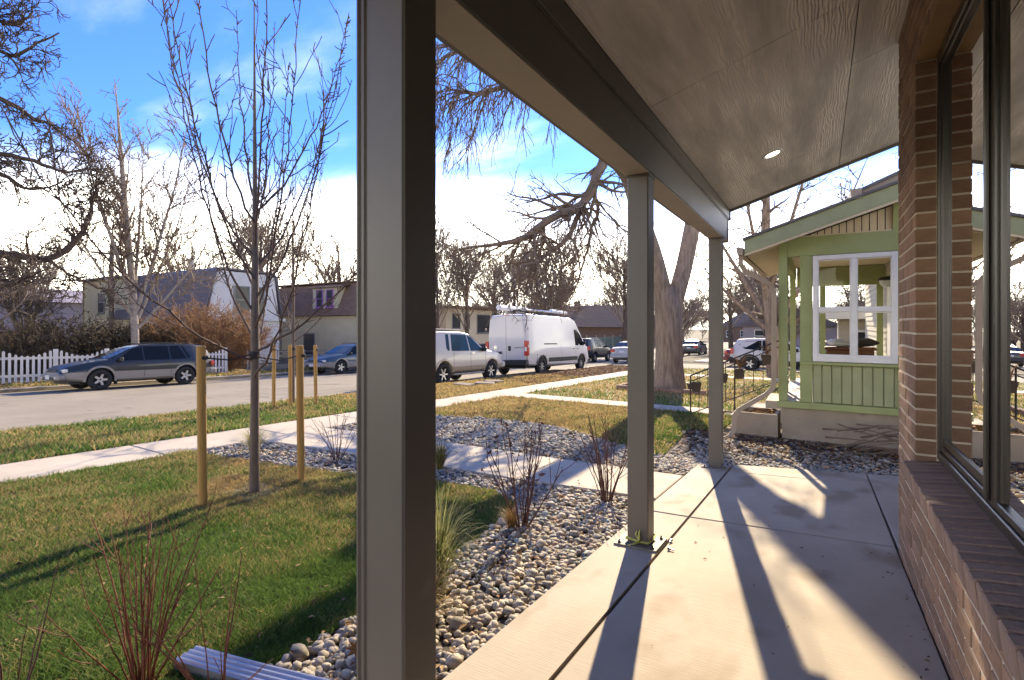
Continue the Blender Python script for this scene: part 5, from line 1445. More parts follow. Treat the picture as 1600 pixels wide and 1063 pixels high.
def unit(v):
    return v / (np.linalg.norm(v, axis=-1, keepdims=True) + 1e-9)
def resample(pts, n):
    pts = np.array(pts, float); d = np.concatenate([[0], np.cumsum(np.linalg.norm(np.diff(pts, axis=0), axis=1))])
    # smooth (Catmull-like) by dense linear then moving average
    t = np.linspace(0, d[-1], n * 4); q = np.stack([np.interp(t, d, pts[:, i]) for i in range(3)], -1)
    k = max(3, (n * 4) // (len(pts) * 2)) | 1
    pad = np.pad(q, ((k // 2, k // 2), (0, 0)), 'edge'); q2 = np.stack([np.convolve(pad[:, i], np.ones(k) / k, 'valid') for i in range(3)], -1)
    q2[0] = q[0]; q2[-1] = q[-1]
    return q2[np.linspace(0, n * 4 - 1, n).astype(int)]
def sprout(P, Rr, rng, n_child, t_rng, ang, length, npts, jit, trop, r_ratio, r_tip=.0025, lenfall=.55, density='per', tropdir=(0, 0, 1)):
    """children on every parent polyline; returns (Pc, Rc)"""
    N, n, _ = P.shape
    if density == 'per':
        idx = np.repeat(np.arange(N), n_child)
    else:                                      # n_child per metre of parent
        L = np.linalg.norm(np.diff(P, axis=1), axis=2).sum(1)
        cnt = np.maximum(0, np.floor(L * n_child + rng.random(N))).astype(int); idx = np.repeat(np.arange(N), cnt)
    m = len(idx)
    t = t_rng[0] + (t_rng[1] - t_rng[0]) * rng.random(m)
    f = t * (n - 1); i0 = np.minimum(f.astype(int), n - 2); fr = (f - i0)[:, None]
    p = P[idx, i0] * (1 - fr) + P[idx, i0 + 1] * fr
    r = Rr[idx, i0] * (1 - fr[:, 0]) + Rr[idx, i0 + 1] * fr[:, 0]
    tan = unit(P[idx, i0 + 1] - P[idx, i0])
    rv = unit(rng.normal(size=(m, 3))); perp = unit(np.cross(tan, rv))
    a = np.radians(ang[0] + (ang[1] - ang[0]) * rng.random(m))[:, None]
    d = tan * np.cos(a) + perp * np.sin(a)
    L = (length[0] + (length[1] - length[0]) * rng.random(m)) * (1 - lenfall * t)
    out = np.empty((m, npts, 3)); out[:, 0] = p
    td = np.array(tropdir, float)
    for k in range(1, npts):
        d = unit(d + rng.normal(size=(m, 3)) * jit + td * trop)
        out[:, k] = out[:, k - 1] + d * (L / (npts - 1))[:, None]
    r0 = np.maximum(r * r_ratio, r_tip * 1.3)
    rad = r0[:, None] * (1 - np.linspace(0, 1, npts)[None, :] ** .9) + r_tip * np.linspace(0, 1, npts)[None, :]
    return out, rad
def merge(lst):
    """list of (P, R, sides) -> one vertex/face set"""
    V = []; F = []; o = 0
    for P, Rr, k in lst:
        v, f = tubes(P, Rr, k); V.append(v); F.append(f + o); o += len(v)
    return np.concatenate(V), np.concatenate(F)
def tree(name, label, loc, trunk_sets, crown_sets, mt, mc, group=None, cat='tree'):
    t = thing(name, label, cat, loc, 0, group)
    L = np.array(loc, float)
    v, f = merge([(P - L, r, k) for P, r, k in trunk_sets]); np_mesh('trunk', v, f, mt, t, True)
    v, f = merge([(P - L, r, k) for P, r, k in crown_sets]); np_mesh('crown', v, f, mc, t, True)
    return t
def poly1(pts, n, r):
    P = resample(pts, n)[None]; rr_ = np.interp(np.linspace(0, 1, n), np.linspace(0, 1, len(r)), r)[None]; return P, rr_

# --- the big forked elm
rng = np.random.default_rng(21)
tr1 = poly1([(-3.74, 14.92, -.7), (-3.74, 14.92, -.2), (-3.72, 14.93, .85), (-3.74, 14.92, 1.75), (-3.86, 14.83, 2.5)], 22, [.56, .46, .39, .375, .38, .37, .30])
lm = [poly1([(-3.74, 14.92, 1.7), (-4.07, 14.6, 3.4), (-4.56, 13.96, 5.37), (-4.91, 13.39, 7.41), (-5.32, 12.56, 9.07), (-6.03, 11.54, 9.6)], 24, [.27, .25, .20, .15, .11, .07]),
      poly1([(-3.70, 14.95, 1.7), (-3.38, 15.36, 3.2), (-3.15, 15.63, 4.81), (-2.78, 16.13, 6.99), (-2.35, 16.81, 9.96), (-1.9, 17.34, 13.29)], 24, [.25, .23, .21, .18, .11, .04])]
g = [([(-4.56, 13.96, 5.37), (-4.91, 13.39, 6.17), (-5.05, 12.84, 5.66), (-5.1, 12.46, 4.93), (-5.3, 12.1, 4.47), (-5.67, 11.53, 4.24), (-6.07, 10.94, 3.7), (-6.37, 10.52, 3.44), (-6.85, 10.12, 3.39), (-7.38, 9.56, 3.24)], .17, .018),
     ([(-5.1, 12.46, 4.93), (-5.34, 12.2, 4.41), (-5.47, 11.88, 3.71), (-5.64, 11.55, 3.43), (-5.85, 11.19, 3.13), (-6.22, 10.73, 2.83), (-6.45, 10.36, 2.35)], .085, .012),
     ([(-5.05, 12.84, 5.66), (-5.22, 12.97, 5.06), (-5.18, 13.11, 4.48), (-5.33, 13.02, 4.13), (-5.52, 13.03, 3.35), (-5.74, 12.89, 2.47)], .07, .012),
     ([(-5.32, 12.56, 9.07), (-5.89, 11.63, 8.13), (-6.53, 10.78, 7.45), (-7.04, 10.0, 6.95), (-7.51, 9.48, 7.02)], .12, .02),
     ([(-6.03, 11.54, 9.6), (-6.69, 10.44, 8.76), (-7.25, 9.64, 7.92), (-7.89, 9.02, 7.37)], .10, .02),
     ([(-3.1, 15.7, 5.1), (-2.75, 15.85, 6.0), (-2.45, 15.95, 6.7), (-2.15, 16.1, 7.3)], .15, .03),  # unseen side branch, added to throw shade on the patio near the wall
     ([(-2.85, 16.0, 6.6), (-2.2, 16.6, 8.2), (-1.4, 17.2, 9.2), (-.6, 17.6, 9.4)], .12, .02),
     ([(-2.74, 16.81, 9.96), (-3.6, 17.4, 11.5), (-4.2, 18.2, 12.2)], .1, .02)]
gs = [poly1(p, 20, [a, a * .75, a * .55, b]) for p, a, b in g]
P1 = np.concatenate([p for p, r in gs]); R1 = np.concatenate([r for p, r in gs])
P1 = P1 + rng.normal(size=P1.shape) * .02
lp = np.concatenate([l[0] for l in lm]); lr = np.concatenate([l[1] for l in lm])
# open spreading sub-branches on the low limbs, a hanging veil on the high ones
PA = np.concatenate([p for p, r in gs[0:3]]); RA = np.concatenate([r for p, r in gs[0:3]])
P2, R2 = sprout(PA, RA, rng, 4.6, (.22, 1.0), (28, 62), (.8, 2.1), 10, .13, -.015, .5, .012, .35, 'm')
P2b, R2b = sprout(np.concatenate([lp[:, 14:]] + [p[:, :10] for p, r in gs[5:]] + [p[:, 10:] for p, r in gs[5:]]), np.concatenate([lr[:, 14:]] + [r[:, :10] for p, r in gs[5:]] + [r[:, 10:] for p, r in gs[5:]]), rng, 2.2, (.1, 1.0), (30, 70), (.8, 2.2), 10, .16, .05, .4, .007, .35, 'm')
P3, R3 = sprout(np.concatenate([P2, P2b]), np.concatenate([R2, R2b]), rng, 4.0, (.1, 1.0), (25, 60), (.35, 1.2), 8, .16, -.05, .6, .0085, .3, 'm')
P4, R4 = sprout(P3, R3, rng, 3.2, (.15, 1.0), (20, 55), (.2, .6), 5, .16, -.10, .75, .0062, .3, 'm')
veil = np.concatenate([p for p, r in gs[3:5]]); veilr = np.concatenate([r for p, r in gs[3:5]])
P2v, R2v = sprout(veil, veilr, rng, 9, (.05, 1.0), (25, 80), (.9, 2.4), 10, .13, -.17, .4, .010, .2, 'm')
P3v, R3v = sprout(P2v, R2v, rng, 3.6, (.1, 1.0), (20, 60), (.5, 1.4), 8, .13, -.25, .6, .0078, .3, 'm')
P4v, R4v = sprout(P3v, R3v, rng, 2.8, (.1, 1.0), (20, 55), (.2, .6), 5, .16, -.28, .75, .0058, .3, 'm')
tree('forked_elm_tree', 'big forked bare tree with ridged bark and drooping twigs over the neighbour lawn', (-3.74, 14.92, Hf(-3.74, 14.92)), [(*tr1, 20), (*lm[0], 14), (*lm[1], 14)], [(P1, R1, 8), (P2, R2, 6), (P2b, R2b, 6), (P2v, R2v, 5), (P3, R3, 4), (P3v, R3v, 4), (P4, R4, 3), (P4v, R4v, 3)], m_bark, m_twig)

# --- the dark tree whose limbs reach in from the left
rng = np.random.default_rng(5)
tk = poly1([(-22.98, 3.15, -.9), (-22.95, 3.17, 2.88), (-22.9, 3.2, 4.72), (-23.1, 3.31, 7.19), (-23.28, 3.44, 9.91), (-23.12, 3.53, 13.31)], 26, [.42, .36, .32, .26, .18, .06])
G = [([(-22.91, 3.19, 4.44), (-22.31, 4.02, 4.43), (-21.77, 4.7, 3.81), (-21.39, 5.17, 3.65), (-20.9, 5.7, 3.54), (-20.66, 6.08, 3.44), (-20.35, 6.38, 3.7), (-20.29, 6.65, 4.15), (-20.16, 6.97, 4.8), (-20.15, 7.08, 5.76), (-20.1, 7.12, 6.55)], .17),
     ([(-23.05, 3.34, 7.37), (-22.15, 4.12, 7.83), (-21.63, 4.67, 8.49), (-21.28, 5.0, 8.34), (-20.97, 5.42, 8.14), (-20.69, 5.71, 7.79), (-20.44, 6.09, 7.67), (-20.01, 6.59, 7.14)], .13),
     ([(-23.28, 3.44, 9.91), (-22.61, 4.08, 10.4), (-22.08, 4.63, 10.81), (-21.53, 5.2, 10.79), (-21.16, 5.54, 10.69), (-20.98, 5.76, 10.99), (-21.08, 5.82, 11.61)], .12),
     ([(-22.98, 3.27, 6.41), (-22.31, 4.02, 6.51), (-21.79, 4.57, 6.86), (-21.25, 5.13, 6.64), (-20.69, 5.71, 6.51), (-20.23, 6.34, 6.21), (-19.49, 6.9, 6.34)], .12),
     ([(-22.85, 3.23, 5.27), (-22.16, 4.0, 5.35), (-21.65, 4.54, 5.97), (-21.11, 5.1, 6.03), (-20.89, 5.47, 5.7), (-20.65, 5.85, 5.55), (-20.23, 6.34, 5.95)], .12),
     ([(-23.28, 3.44, 9.15), (-22.6, 4.2, 9.69), (-21.86, 5.0, 10.24), (-21.63, 5.37, 9.76), (-21.25, 5.72, 10.01), (-20.53, 6.27, 10.67)], .11),
     ([(-22.9, 3.2, 4.72), (-21.26, 4.08, 3.05), (-20.32, 4.65, 2.5), (-19.54, 5.12, 2.69), (-18.89, 5.63, 3.06)], .10),
     ([(-20.66, 6.08, 3.44), (-20.3, 6.7, 2.9), (-20.0, 7.4, 2.6), (-19.8, 8.0, 2.7)], .05)]
gs = [poly1(p, 22, [a, a * .75, a * .5, .02]) for p, a in G]
P1 = np.concatenate([p for p, r in gs]); R1 = np.concatenate([r for p, r in gs]); P1 = P1 + rng.normal(size=P1.shape) * .025
P2, R2 = sprout(P1, R1, rng, 4.2, (.2, 1.0), (30, 75), (.5, 1.3), 8, .30, .03, .5, .009, .3, 'm')
P3, R3 = sprout(P2, R2, rng, 8.5, (.1, 1.0), (30, 75), (.25, .9), 7, .32, .02, .6, .012, .3, 'm')
P4, R4 = sprout(P3, R3, rng, 7.5, (.2, 1.0), (25, 70), (.14, .4), 5, .30, .04, .75, .009, .3, 'm')
tree('dark_street_tree', 'dark gnarled bare tree whose twisting limbs reach in from the left edge', (-22.98, 3.15, Hf(-22.98, 3.15)), [(*tk, 14)], [(P1, R1, 8), (P2, R2, 5), (P3, R3, 4), (P4, R4, 3)], m_dbark, m_dtwig)

# --- pale-barked tree behind the picket fence
rng = np.random.default_rng(8)
bx, by = -25.2, 10.3; bz = Hf(bx, by)
def up(x, y, z, dx, dy, L, r0, n=18, bow=.25, sd=0):
    pts = [(x, y, z), (x + dx * .25 * L, y + dy * .25 * L, z + .22 * L), (x + dx * .7 * L * (1 - bow * .3), y + dy * .7 * L * (1 - bow * .3), z + .62 * L), (x + dx * L * .9, y + dy * L * .9, z + L)]
    return poly1(pts, n, [r0, r0 * .72, r0 * .4, .012])
tk = poly1([(bx, by, bz - .3), (bx + .02, by, bz + 1.6), (bx - .05, by - .05, bz + 3.4), (bx - .15, by - .25, bz + 6.5), (bx - .3, by - .6, bz + 12.4)], 24, [.16, .14, .12, .085, .012])
arms = [up(bx, by, bz + 2.6, .10, .22, 9.2, .085), up(bx, by, bz + 2.2, .0, .36, 7.2, .07), up(bx - .02, by, bz + 3.0, -.1, -.24, 8.2, .09), up(bx, by, bz + 3.4, .2, -.42, 6.6, .075), up(bx, by, bz + 1.9, .3, .62, 5.0, .07), up(bx, by, bz + 2.4, .12, -.62, 5.4, .07), up(bx, by, bz + 3.9, -.3, .18, 7.0, .08)]
P1 = np.concatenate([tk[0][:, 6:24]] + [a_[0] for a_ in arms]); R1 = np.concatenate([tk[1][:, 6:24]] + [a_[1] for a_ in arms])
P2, R2 = sprout(P1, R1, rng, 3.2, (.12, 1.0), (25, 55), (.9, 2.6), 9, .12, .07, .5, .010, .5, 'm')
P3, R3 = sprout(P2, R2, rng, 4.0, (.15, 1.0), (25, 55), (.4, 1.2), 7, .14, .06, .6, .013, .3, 'm')
P4, R4 = sprout(P3, R3, rng, 3.2, (.2, 1.0), (25, 55), (.2, .55), 5, .14, .05, .7, .010, .3, 'm')
tw = tree('pale_bark_tree', 'tall pale barked bare tree with spreading stems behind the picket fence', (bx, by, bz), [(*tk, 12)] + [(*a_, 8) for a_ in arms], [(P2, R2, 4), (P3, R3, 3), (P4, R4, 3)], m_pbark, m_ptwig)
# a few leaves still hanging high in it
def leaf_quads(pts, size, rng, name, mat, parent=None, kind=None, droop=False):
    n = len(pts); a = unit(rng.normal(size=(n, 3))); b = unit(np.cross(a, rng.normal(size=(n, 3))))
    s = size * (.6 + .8 * rng.random(n))[:, None]
    c = unit(np.cross(a, b)) * .18
    V = np.stack([pts - a * s, pts + (b * .45 + c) * s, pts + a * s, pts + (-b * .45 + c) * s], 1).reshape(-1, 3)
    i = np.arange(n)[:, None] * 4
    F = np.concatenate([i + np.array([[0, 1, 2]]), i + np.array([[0, 2, 3]])])
    return np_mesh(name, V, F, mat, parent, kind=kind)
ends = P4[:, -1]; sel = ends[(ends[:, 2] > bz + 7.0) & (ends[:, 1] > by - .2) & (ends[:, 1] < by + 1.6)]
if len(sel) > 10:
    sel = sel[rng.permutation(len(sel))[:110]] + rng.normal(size=(min(110, len(sel)), 3)) * .08
    o = leaf_quads(sel - np.array([bx, by, bz]), .06, rng, 'hanging_leaves', m_leafbr, tw); o['kind'] = 'stuff'

# --- young staked trees
def young(name, label, x, y, hgt, r0, seed, n1, first, fork, spread, stakes, sh, dens=3.0):
    rng = np.random.default_rng(seed); z = Hf(x, y)
    tk = poly1([(x, y, z - .1), (x + .01, y, z + hgt * .25), (x - .02, y + .02, z + hgt * .55), (x + .03, y - .02, z + hgt)], 22, [r0 * 1.25, r0, r0 * .95, r0 * .8, r0 * .5, r0 * .3, .005])
    arms = []
    for k in range(n1):
        t = first + (fork - first) * (k / (n1 - 1)) ** 1.1; a = k * 2.4 + rng.uniform(-.4, .4)
        zz_ = z + hgt * t; L = hgt * (1 - t * .82) * rng.uniform(.75, 1.0); sp = spread * rng.uniform(.55, 1.15) * (1.75 if k < 4 else 1); L = L * (.62 if k < 4 else 1)
        dx, dy = math.cos(a) * sp, math.sin(a) * sp
        pts = [(x, y, zz_), (x + dx * .28, y + dy * .28, zz_ + L * .12), (x + dx * .62, y + dy * .62, zz_ + L * .40), (x + dx * .9, y + dy * .9, zz_ + L * .75), (x + dx * 1.02, y + dy * 1.02, zz_ + L)]
        arms.append(poly1(pts, 18, [r0 * .31, r0 * .22, r0 * .14, .0035]))
    P1 = np.concatenate([a_[0] for a_ in arms]); R1 = np.concatenate([a_[1] for a_ in arms]); P1 = P1 + rng.normal(size=P1.shape) * hgt * .0016
    P2, R2 = sprout(P1, R1, rng, dens, (.15, 1.0), (22, 48), (.25, .85), 8, .09, .09, .55, .0035, .5, 'm')
    P2c, R2c = sprout(tk[0], tk[1], rng, 9, (.45, 1.0), (25, 50), (.3, 1.1), 8, .07, .10, .3, .0035, .6)
    P3, R3 = sprout(np.concatenate([P2, P2c]), np.concatenate([R2, R2c]), rng, dens * 1.3, (.15, 1.0), (25, 55), (.05, .22), 4, .12, .06, .7, .0038, .2, 'm')
    P3b, R3b = sprout(P1, R1, rng, dens * 6, (.15, 1.0), (35, 65), (.02, .10), 3, .1, .05, .3, .004, .1, 'm')
    t = tree(name, label, (x, y, z), [(*tk, 12)], [(P1, R1, 6), (P2, R2, 4), (P2c, R2c, 4), (P3, R3, 3), (P3b, R3b, 3)], m_ybark, m_ytwig)
    # tie straps
    for i, (sx, sy, lab) in enumerate(stakes):
        g = Hf(sx, sy); rs = .034 if x < -6 else .034
        mb = MB(); mb.lathe([(.002, -.15), (rs, -.15), (rs, sh), (rs - .005, sh + .006), (.001, sh + .007)], 14, Matrix.Translation((0, 0, 0)) @ Matrix.Rotation(rb.uniform(-.015, .015), 4, 'X'))
        so_ = mb.build('tree_stake', m_stake, smooth=False); so_.location = (sx, sy, g); tag(so_, lab, 'stake', 'round yellow stakes beside the young trees')
        if i < 2:
            mb = MB(); zs = g + sh - .09
            mb.tube([(sx, sy + .0, zs), ((sx + x) / 2, (sy + y) / 2 + .01, zs - .035), (x, y, zs + .01)], [.007, .006, .008], 5)
            mb.lathe([(rs + .003, -.014), (rs + .006, -.01), (rs + .006, .01), (rs + .003, .014)], 14, Matrix.Translation((sx, sy, zs)))
            mb.lathe([(r0 * 1.0 + .003, -.02), (r0 + .009, -.014), (r0 + .009, .014), (r0 * .9, .02)], 14, Matrix.Translation((x, y, zs + .01)))
            tag(mb.build('tie_strap', m_strap), ('black strap tying the nearer young tree to its %s stake' if x > -6 else 'black strap tying the kerbside young tree to its %s stake') % ('left', 'right')[i], 'strap')
    return t
young('young_tree', 'slender young bare tree with upright branches tied between two stakes on the lawn', -4.32, 2.69, 4.35, .036, 3, 18, .235, .60, .95, [(-4.27, 2.22, 'yellow wooden stake left of the young tree on the lawn'), (-4.24, 3.11, 'yellow wooden stake right of the young tree on the lawn')], 1.31, 2.3)
young('young_tree', 'smaller young bare tree in the kerbside grass with three stakes round it', -8.9, 6.34, 5.0, .033, 14, 16, .25, .62, .9, [(-8.96, 5.97, 'thin yellow stake left of the kerbside young tree'), (-8.54, 6.6, 'thin yellow stake right of the kerbside young tree'), (-8.75, 6.18, 'thick brown stake hard against the kerbside young tree trunk')], 1.2, 2.6)

# --- tree with brown leaves beyond the green porch
rng = np.random.default_rng(31)
ox, oy = -1.55, 22.6; oz = Hf(ox, oy)
tk = poly1([(ox, oy, oz - .3), (ox - .1, oy, oz + 2.2), (ox - .35, oy + .1, oz + 4.5), (ox - .2, oy, oz + 9.5)], 20, [.27, .22, .17, .03])
arms = [up(ox - .1, oy, oz + 2.2, -.55, .1, 5.5, .12), up(ox - .1, oy, oz + 2.0, .55, .2, 6.5, .13), up(ox - .2, oy, oz + 3.0, -.15, -.5, 6.2, .10), up(ox - .2, oy, oz + 3.4, .30, -.3, 6.5, .10), up(ox - .1, oy, oz + 1.8, -.95, -.1, 3.6, .09), up(ox, oy, oz + 2.6, .95, 0, 5.5, .1)]
P1 = np.concatenate([a_[0] for a_ in arms]); R1 = np.concatenate([a_[1] for a_ in arms])
P2, R2 = sprout(np.concatenate([P1, tk[0][:, :18]]), np.concatenate([R1, tk[1][:, :18]]), rng, 2.4, (.25, 1.0), (30, 65), (.9, 2.0), 8, .2, .03, .5, .014, .4, 'm')
P3, R3 = sprout(P2, R2, rng, 3.2, (.15, 1.0), (30, 65), (.35, .9), 6, .22, .02, .6, .010, .3, 'm')
P4, R4 = sprout(P3, R3, rng, 3.0, (.2, 1.0), (30, 60), (.15, .4), 4, .2, .0, .7, .008, .3, 'm')
ot = tree('leafy_oak_tree', 'bare tree holding some brown leaves beyond the sloping green porch roof', (ox, oy, oz), [(*tk, 10)] + [(*a_, 7) for a_ in arms], [(P2, R2, 4), (P3, R3, 3), (P4, R4, 3)], m_bark, m_twig)
e = P4[:, -1]; e = e[rng.permutation(len(e))[:2200]]
o = leaf_quads(e - np.array([ox, oy, oz]), .055, rng, 'hanging_leaves', m_leafbr, ot); o['kind'] = 'stuff'

# --- background trees: four kinds built once, then copied
def bg_kind(seed, hgt, style):
    rng = np.random.default_rng(seed)
    if style == 'vase':
        tk = poly1([(0, 0, -.3), (0, 0, hgt * .14), (0, 0, hgt * .2)], 8, [.26, .2, .2]); arms = []
        for k in range(11):
            a = k * 2.4; sp = rng.uniform(.12, .42); arms.append(up(0, 0, hgt * rng.uniform(.12, .2), math.cos(a) * sp, math.sin(a) * sp, hgt * rng.uniform(.6, .84), .09))
    elif style == 'oval':
        tk = poly1([(0, 0, -.3), (.05, 0, hgt * .4), (-.05, .05, hgt * .7), (0, 0, hgt)], 18, [.24, .18, .11, .015]); arms = []
        for k in range(16):
            a = k * 2.4; t = rng.uniform(.2, .75); sp = rng.uniform(.35, .75); arms.append(up(0, 0, hgt * t, math.cos(a) * sp, math.sin(a) * sp, hgt * (1 - t) * rng.uniform(.6, .85), .07))
    else:
        tk = poly1([(0, 0, -.3), (.1, 0, hgt * .25), (.1, .1, hgt * .5), (0, 0, hgt * .85)], 18, [.32, .25, .16, .03]); arms = []
        for k in range(10):
            a = k * 2.4; t = rng.uniform(.18, .45); sp = rng.uniform(.5, 1.0); arms.append(up(0, 0, hgt * t, math.cos(a) * sp, math.sin(a) * sp, hgt * (1 - t) * rng.uniform(.5, .8), .11))
    P1 = np.concatenate([a_[0] for a_ in arms]); R1 = np.concatenate([a_[1] for a_ in arms])
    P2, R2 = sprout(P1, R1, rng, 2.6, (.15, 1.0), (22, 50), (1.2, 3.2), 7, .10, .06, .5, .026, .4, 'm')
    P3, R3 = sprout(P2, R2, rng, 2.4, (.1, 1.0), (22, 55), (.6, 1.6), 5, .12, .04, .6, .017, .3, 'm')
    P4, R4 = sprout(P3, R3, rng, 1.7, (.15, 1.0), (22, 55), (.35, .9), 4, .12, .03, .7, .013, .3, 'm')
    v, f = merge([(*tk, 9)]); a_ = np_mesh('trunk', v, f, m_dbark, None, True)
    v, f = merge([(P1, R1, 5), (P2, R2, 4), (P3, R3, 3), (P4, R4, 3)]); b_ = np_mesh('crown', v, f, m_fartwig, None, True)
    ms = (a_.data, b_.data); bpy.data.objects.remove(a_); bpy.data.objects.remove(b_); return ms
kinds = {'vase': bg_kind(41, 9, 'vase'), 'oval': bg_kind(42, 10, 'oval'), 'wide': bg_kind(43, 11, 'wide'), 'oval2': bg_kind(44, 12, 'oval')}
def bg_tree(kind, x, y, s, rz, label, tall=1.0):
    z = Hf(x, y)
    t = thing('bare_tree', label, 'tree', (x, y, z - .05), rz, 'bare trees beyond the street'); s *= 1.22; t.scale = (s, s, s * tall)
    inst(kinds[kind][0], 'trunk', t); inst(kinds[kind][1], 'crown', t)
for kind, x, y, s, rz, lab, tall in [
    ('vase', -20.5, 40.0, 1.0, .3, 'vase shaped bare tree with many stems above the middle of the van roof', 1.1),
    ('oval', -24.6, 33.5, .72, 1.2, 'slim bare tree in front of the beige flat roofed house', 1.1),
    ('oval2', -25.2, 30.5, .60, 2.0, 'thin leaning bare tree at the left end of the beige house', 1.2),
    ('wide', -30.0, 46.0, .95, 2.2, 'broad bare tree right of the beige flat roofed house', .9),
    ('oval', -17.6, 52.0, 1.05, .6, 'straight trunked bare tree right of the van before the brown roof', .95),
    ('vase', -24.6, 48.0, .9, 1.9, 'bushy bare tree just behind the loaded roof rack', .9),
    ('wide', -15.5, 66.0, .85, .2, 'low spreading bare tree beside the teal screen fence', .7),
    ('vase', -18.0, 80.0, 1.0, 1.5, 'distant round bare tree left of the middle porch post', .8),
    ('oval2', -9.0, 86.0, 1.0, .9, 'distant bare tree framed between the two right hand porch posts', .8),
    ('wide', -8.3, 60.0, .72, 2.9, 'bare tree standing beside the black sedan down the street', 1.0),
    ('oval', -4.3, 52.0, .72, .4, 'bare tree with pale twigs above the white crossover', .95),
    ('vase', -2.2, 46.0, .62, 1.4, 'low russet bare tree behind the crossover roof bars', .75),
    ('wide', -39.5, 33.0, 1.0, .8, 'bare tree rising behind the brown mansard roof', .95),
    ('oval', -47.0, 30.0, 1.1, 2.6, 'bare tree between the gambrel roof and the mansard roof', 1.0),
    ('wide', -50.0, 25.0, .95, 1.1, 'spreading bare tree behind the gambrel house roof', .95),
    ('vase', -45.0, 12.0, .8, .0, 'bare tree left of the gambrel house above the mauve building', .9),
    ('oval2', -52.0, 6.0, .8, 1.7, 'thin bare tree at far left behind the cedar fence', .9),
    ('wide', -38.0, 8.2, .62, 2.0, 'low tangled bare tree just behind the dark hedge', .8),
    ('vase', -44.0, 4.0, .85, 2.4, 'bare twiggy tree behind the leftmost pickets', .95),
    ('oval', -36.0, 60.0, 1.1, .5, 'tall distant bare tree behind the post left of the van', 1.05),
    ('wide', -30.0, 90.0, 1.2, 1.3, 'hazy distant tree over the ridge of the steep brown roof', .8),
    ('vase', 4.0, 60.0, .9, .7, 'distant bare tree seen past the porch downspout', .9)]:
    bg_tree(kind, x, y, s, rz, lab, tall)
# distant wood along the horizon
rng = np.random.default_rng(77)
V = []; F = []; o_ = 0
cv = np.array([v.co[:] for v in kinds['oval'][1].vertices]); 
cf_ = np.empty(len(kinds['oval'][1].polygons) * 4, np.int32)
kinds['oval'][1].polygons.foreach_get('vertices', cf_); cf_ = cf_.reshape(-1, 4)[::2]
me = bpy.data.meshes.new('distant_wood')
base_vs = cv.astype(np.float32)
spots = [(-60 + rng.uniform(-6, 6), 150 + rng.uniform(-20, 20)) for k in range(0)]
for k in range(64):
    a = math.radians(-60 + k * 1.25 + rng.uniform(-1, 1)); d = rng.uniform(120, 165)
    x, y = math.sin(a) * d, math.cos(a) * d; s = rng.uniform(.9, 1.5); c_, s_ = math.cos(k), math.sin(k)
    q = base_vs * s; q = np.stack([q[:, 0] * c_ - q[:, 1] * s_, q[:, 0] * s_ + q[:, 1] * c_, q[:, 2] * .8], -1) + np.array([x, y, float(base_h(y)) - 1.0 - (1.2 if x < -22 else 0)])
    V.append(q); F.append(cf_ + o_); o_ += len(q)
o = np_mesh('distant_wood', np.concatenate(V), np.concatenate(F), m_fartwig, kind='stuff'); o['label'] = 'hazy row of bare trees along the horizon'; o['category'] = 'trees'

# --- shrubs behind the picket fence
def bush(name, label, x, y, wx, wy_, h, mat, seed, nst, fine, leaf=None):
    rng = np.random.default_rng(seed); z = Hf(x, y)
    a = rng.random(nst) * 2 * np.pi; rr_ = np.sqrt(rng.random(nst))
    P = np.empty((nst, 7, 3)); bx_ = np.cos(a) * rr_ * wx * .55; by_ = np.sin(a) * rr_ * wy_ * .55
    hh = h * (.55 + .45 * rng.random(nst)) * np.sqrt(np.clip(1 - .6 * rr_ ** 2, .1, 1))
    for k in range(7):
        t = k / 6
        P[:, k, 0] = bx_ * (1 + .75 * t ** 1.6); P[:, k, 1] = by_ * (1 + .75 * t ** 1.6); P[:, k, 2] = hh * t
    P[:, 1:] += rng.normal(size=P[:, 1:].shape) * .05
    Rr = np.linspace(.016, .008, 7)[None].repeat(nst, 0)
    P2, R2 = sprout(P, Rr, rng, fine, (.15, 1.0), (25, 70), (.3, .8), 5, .25, .03, .7, .009, .2, 'm')
    P3, R3 = sprout(P2, R2, rng, fine, (.1, 1.0), (25, 70), (.15, .4), 4, .25, .0, .8, .008, .2, 'm')
    t = thing(name, label, 'shrub', (x, y, z))
    v, f = merge([(P, Rr, 4)]); np_mesh('stems', v, f, mat, t)
    v, f = merge([(P2, R2, 3), (P3, R3, 3)]); np_mesh('crown', v, f, mat, t)
    if leaf:
        e_ = np.concatenate([P3[:, -1], P3[:, 2]]); e_ = e_[rng.permutation(len(e_))[:leaf[1]]]
        o = leaf_quads(e_, leaf[2], rng, 'leaves', leaf[0], t); o['kind'] = 'stuff'
m_orange = M('orange brown twigs', (0.20, 0.105, 0.048), (0.31, 0.175, 0.085), 0.9, 2)
m_darkb = M('dark hedge twigs', (0.035, 0.026, 0.02), (0.07, 0.052, 0.038), 0.9, 2)
m_hedge = M('dark dry hedge leaf', (0.05, 0.04, 0.02), (0.10, 0.075, 0.035), 0.9, 2)
bush('orange_bush', 'large rounded orange brown bush in front of the white gambrel house', -26.9, 14.0, 3.4, 3.6, 3.5, m_orange, 51, 380, 5.0)
bush('dark_hedge_bush', 'dark tangled hedge bush behind the left part of the picket fence', -27.0, 8.2, 2.2, 3.0, 2.6, m_darkb, 52, 260, 4.2, (m_hedge, 4200, .07))
bush('dark_hedge_bush', 'dark tangled hedge bush between the pale barked tree and orange bush', -26.8, 11.4, 2.0, 2.6, 2.3, m_darkb, 53, 240, 4.2, (m_hedge, 3600, .07))
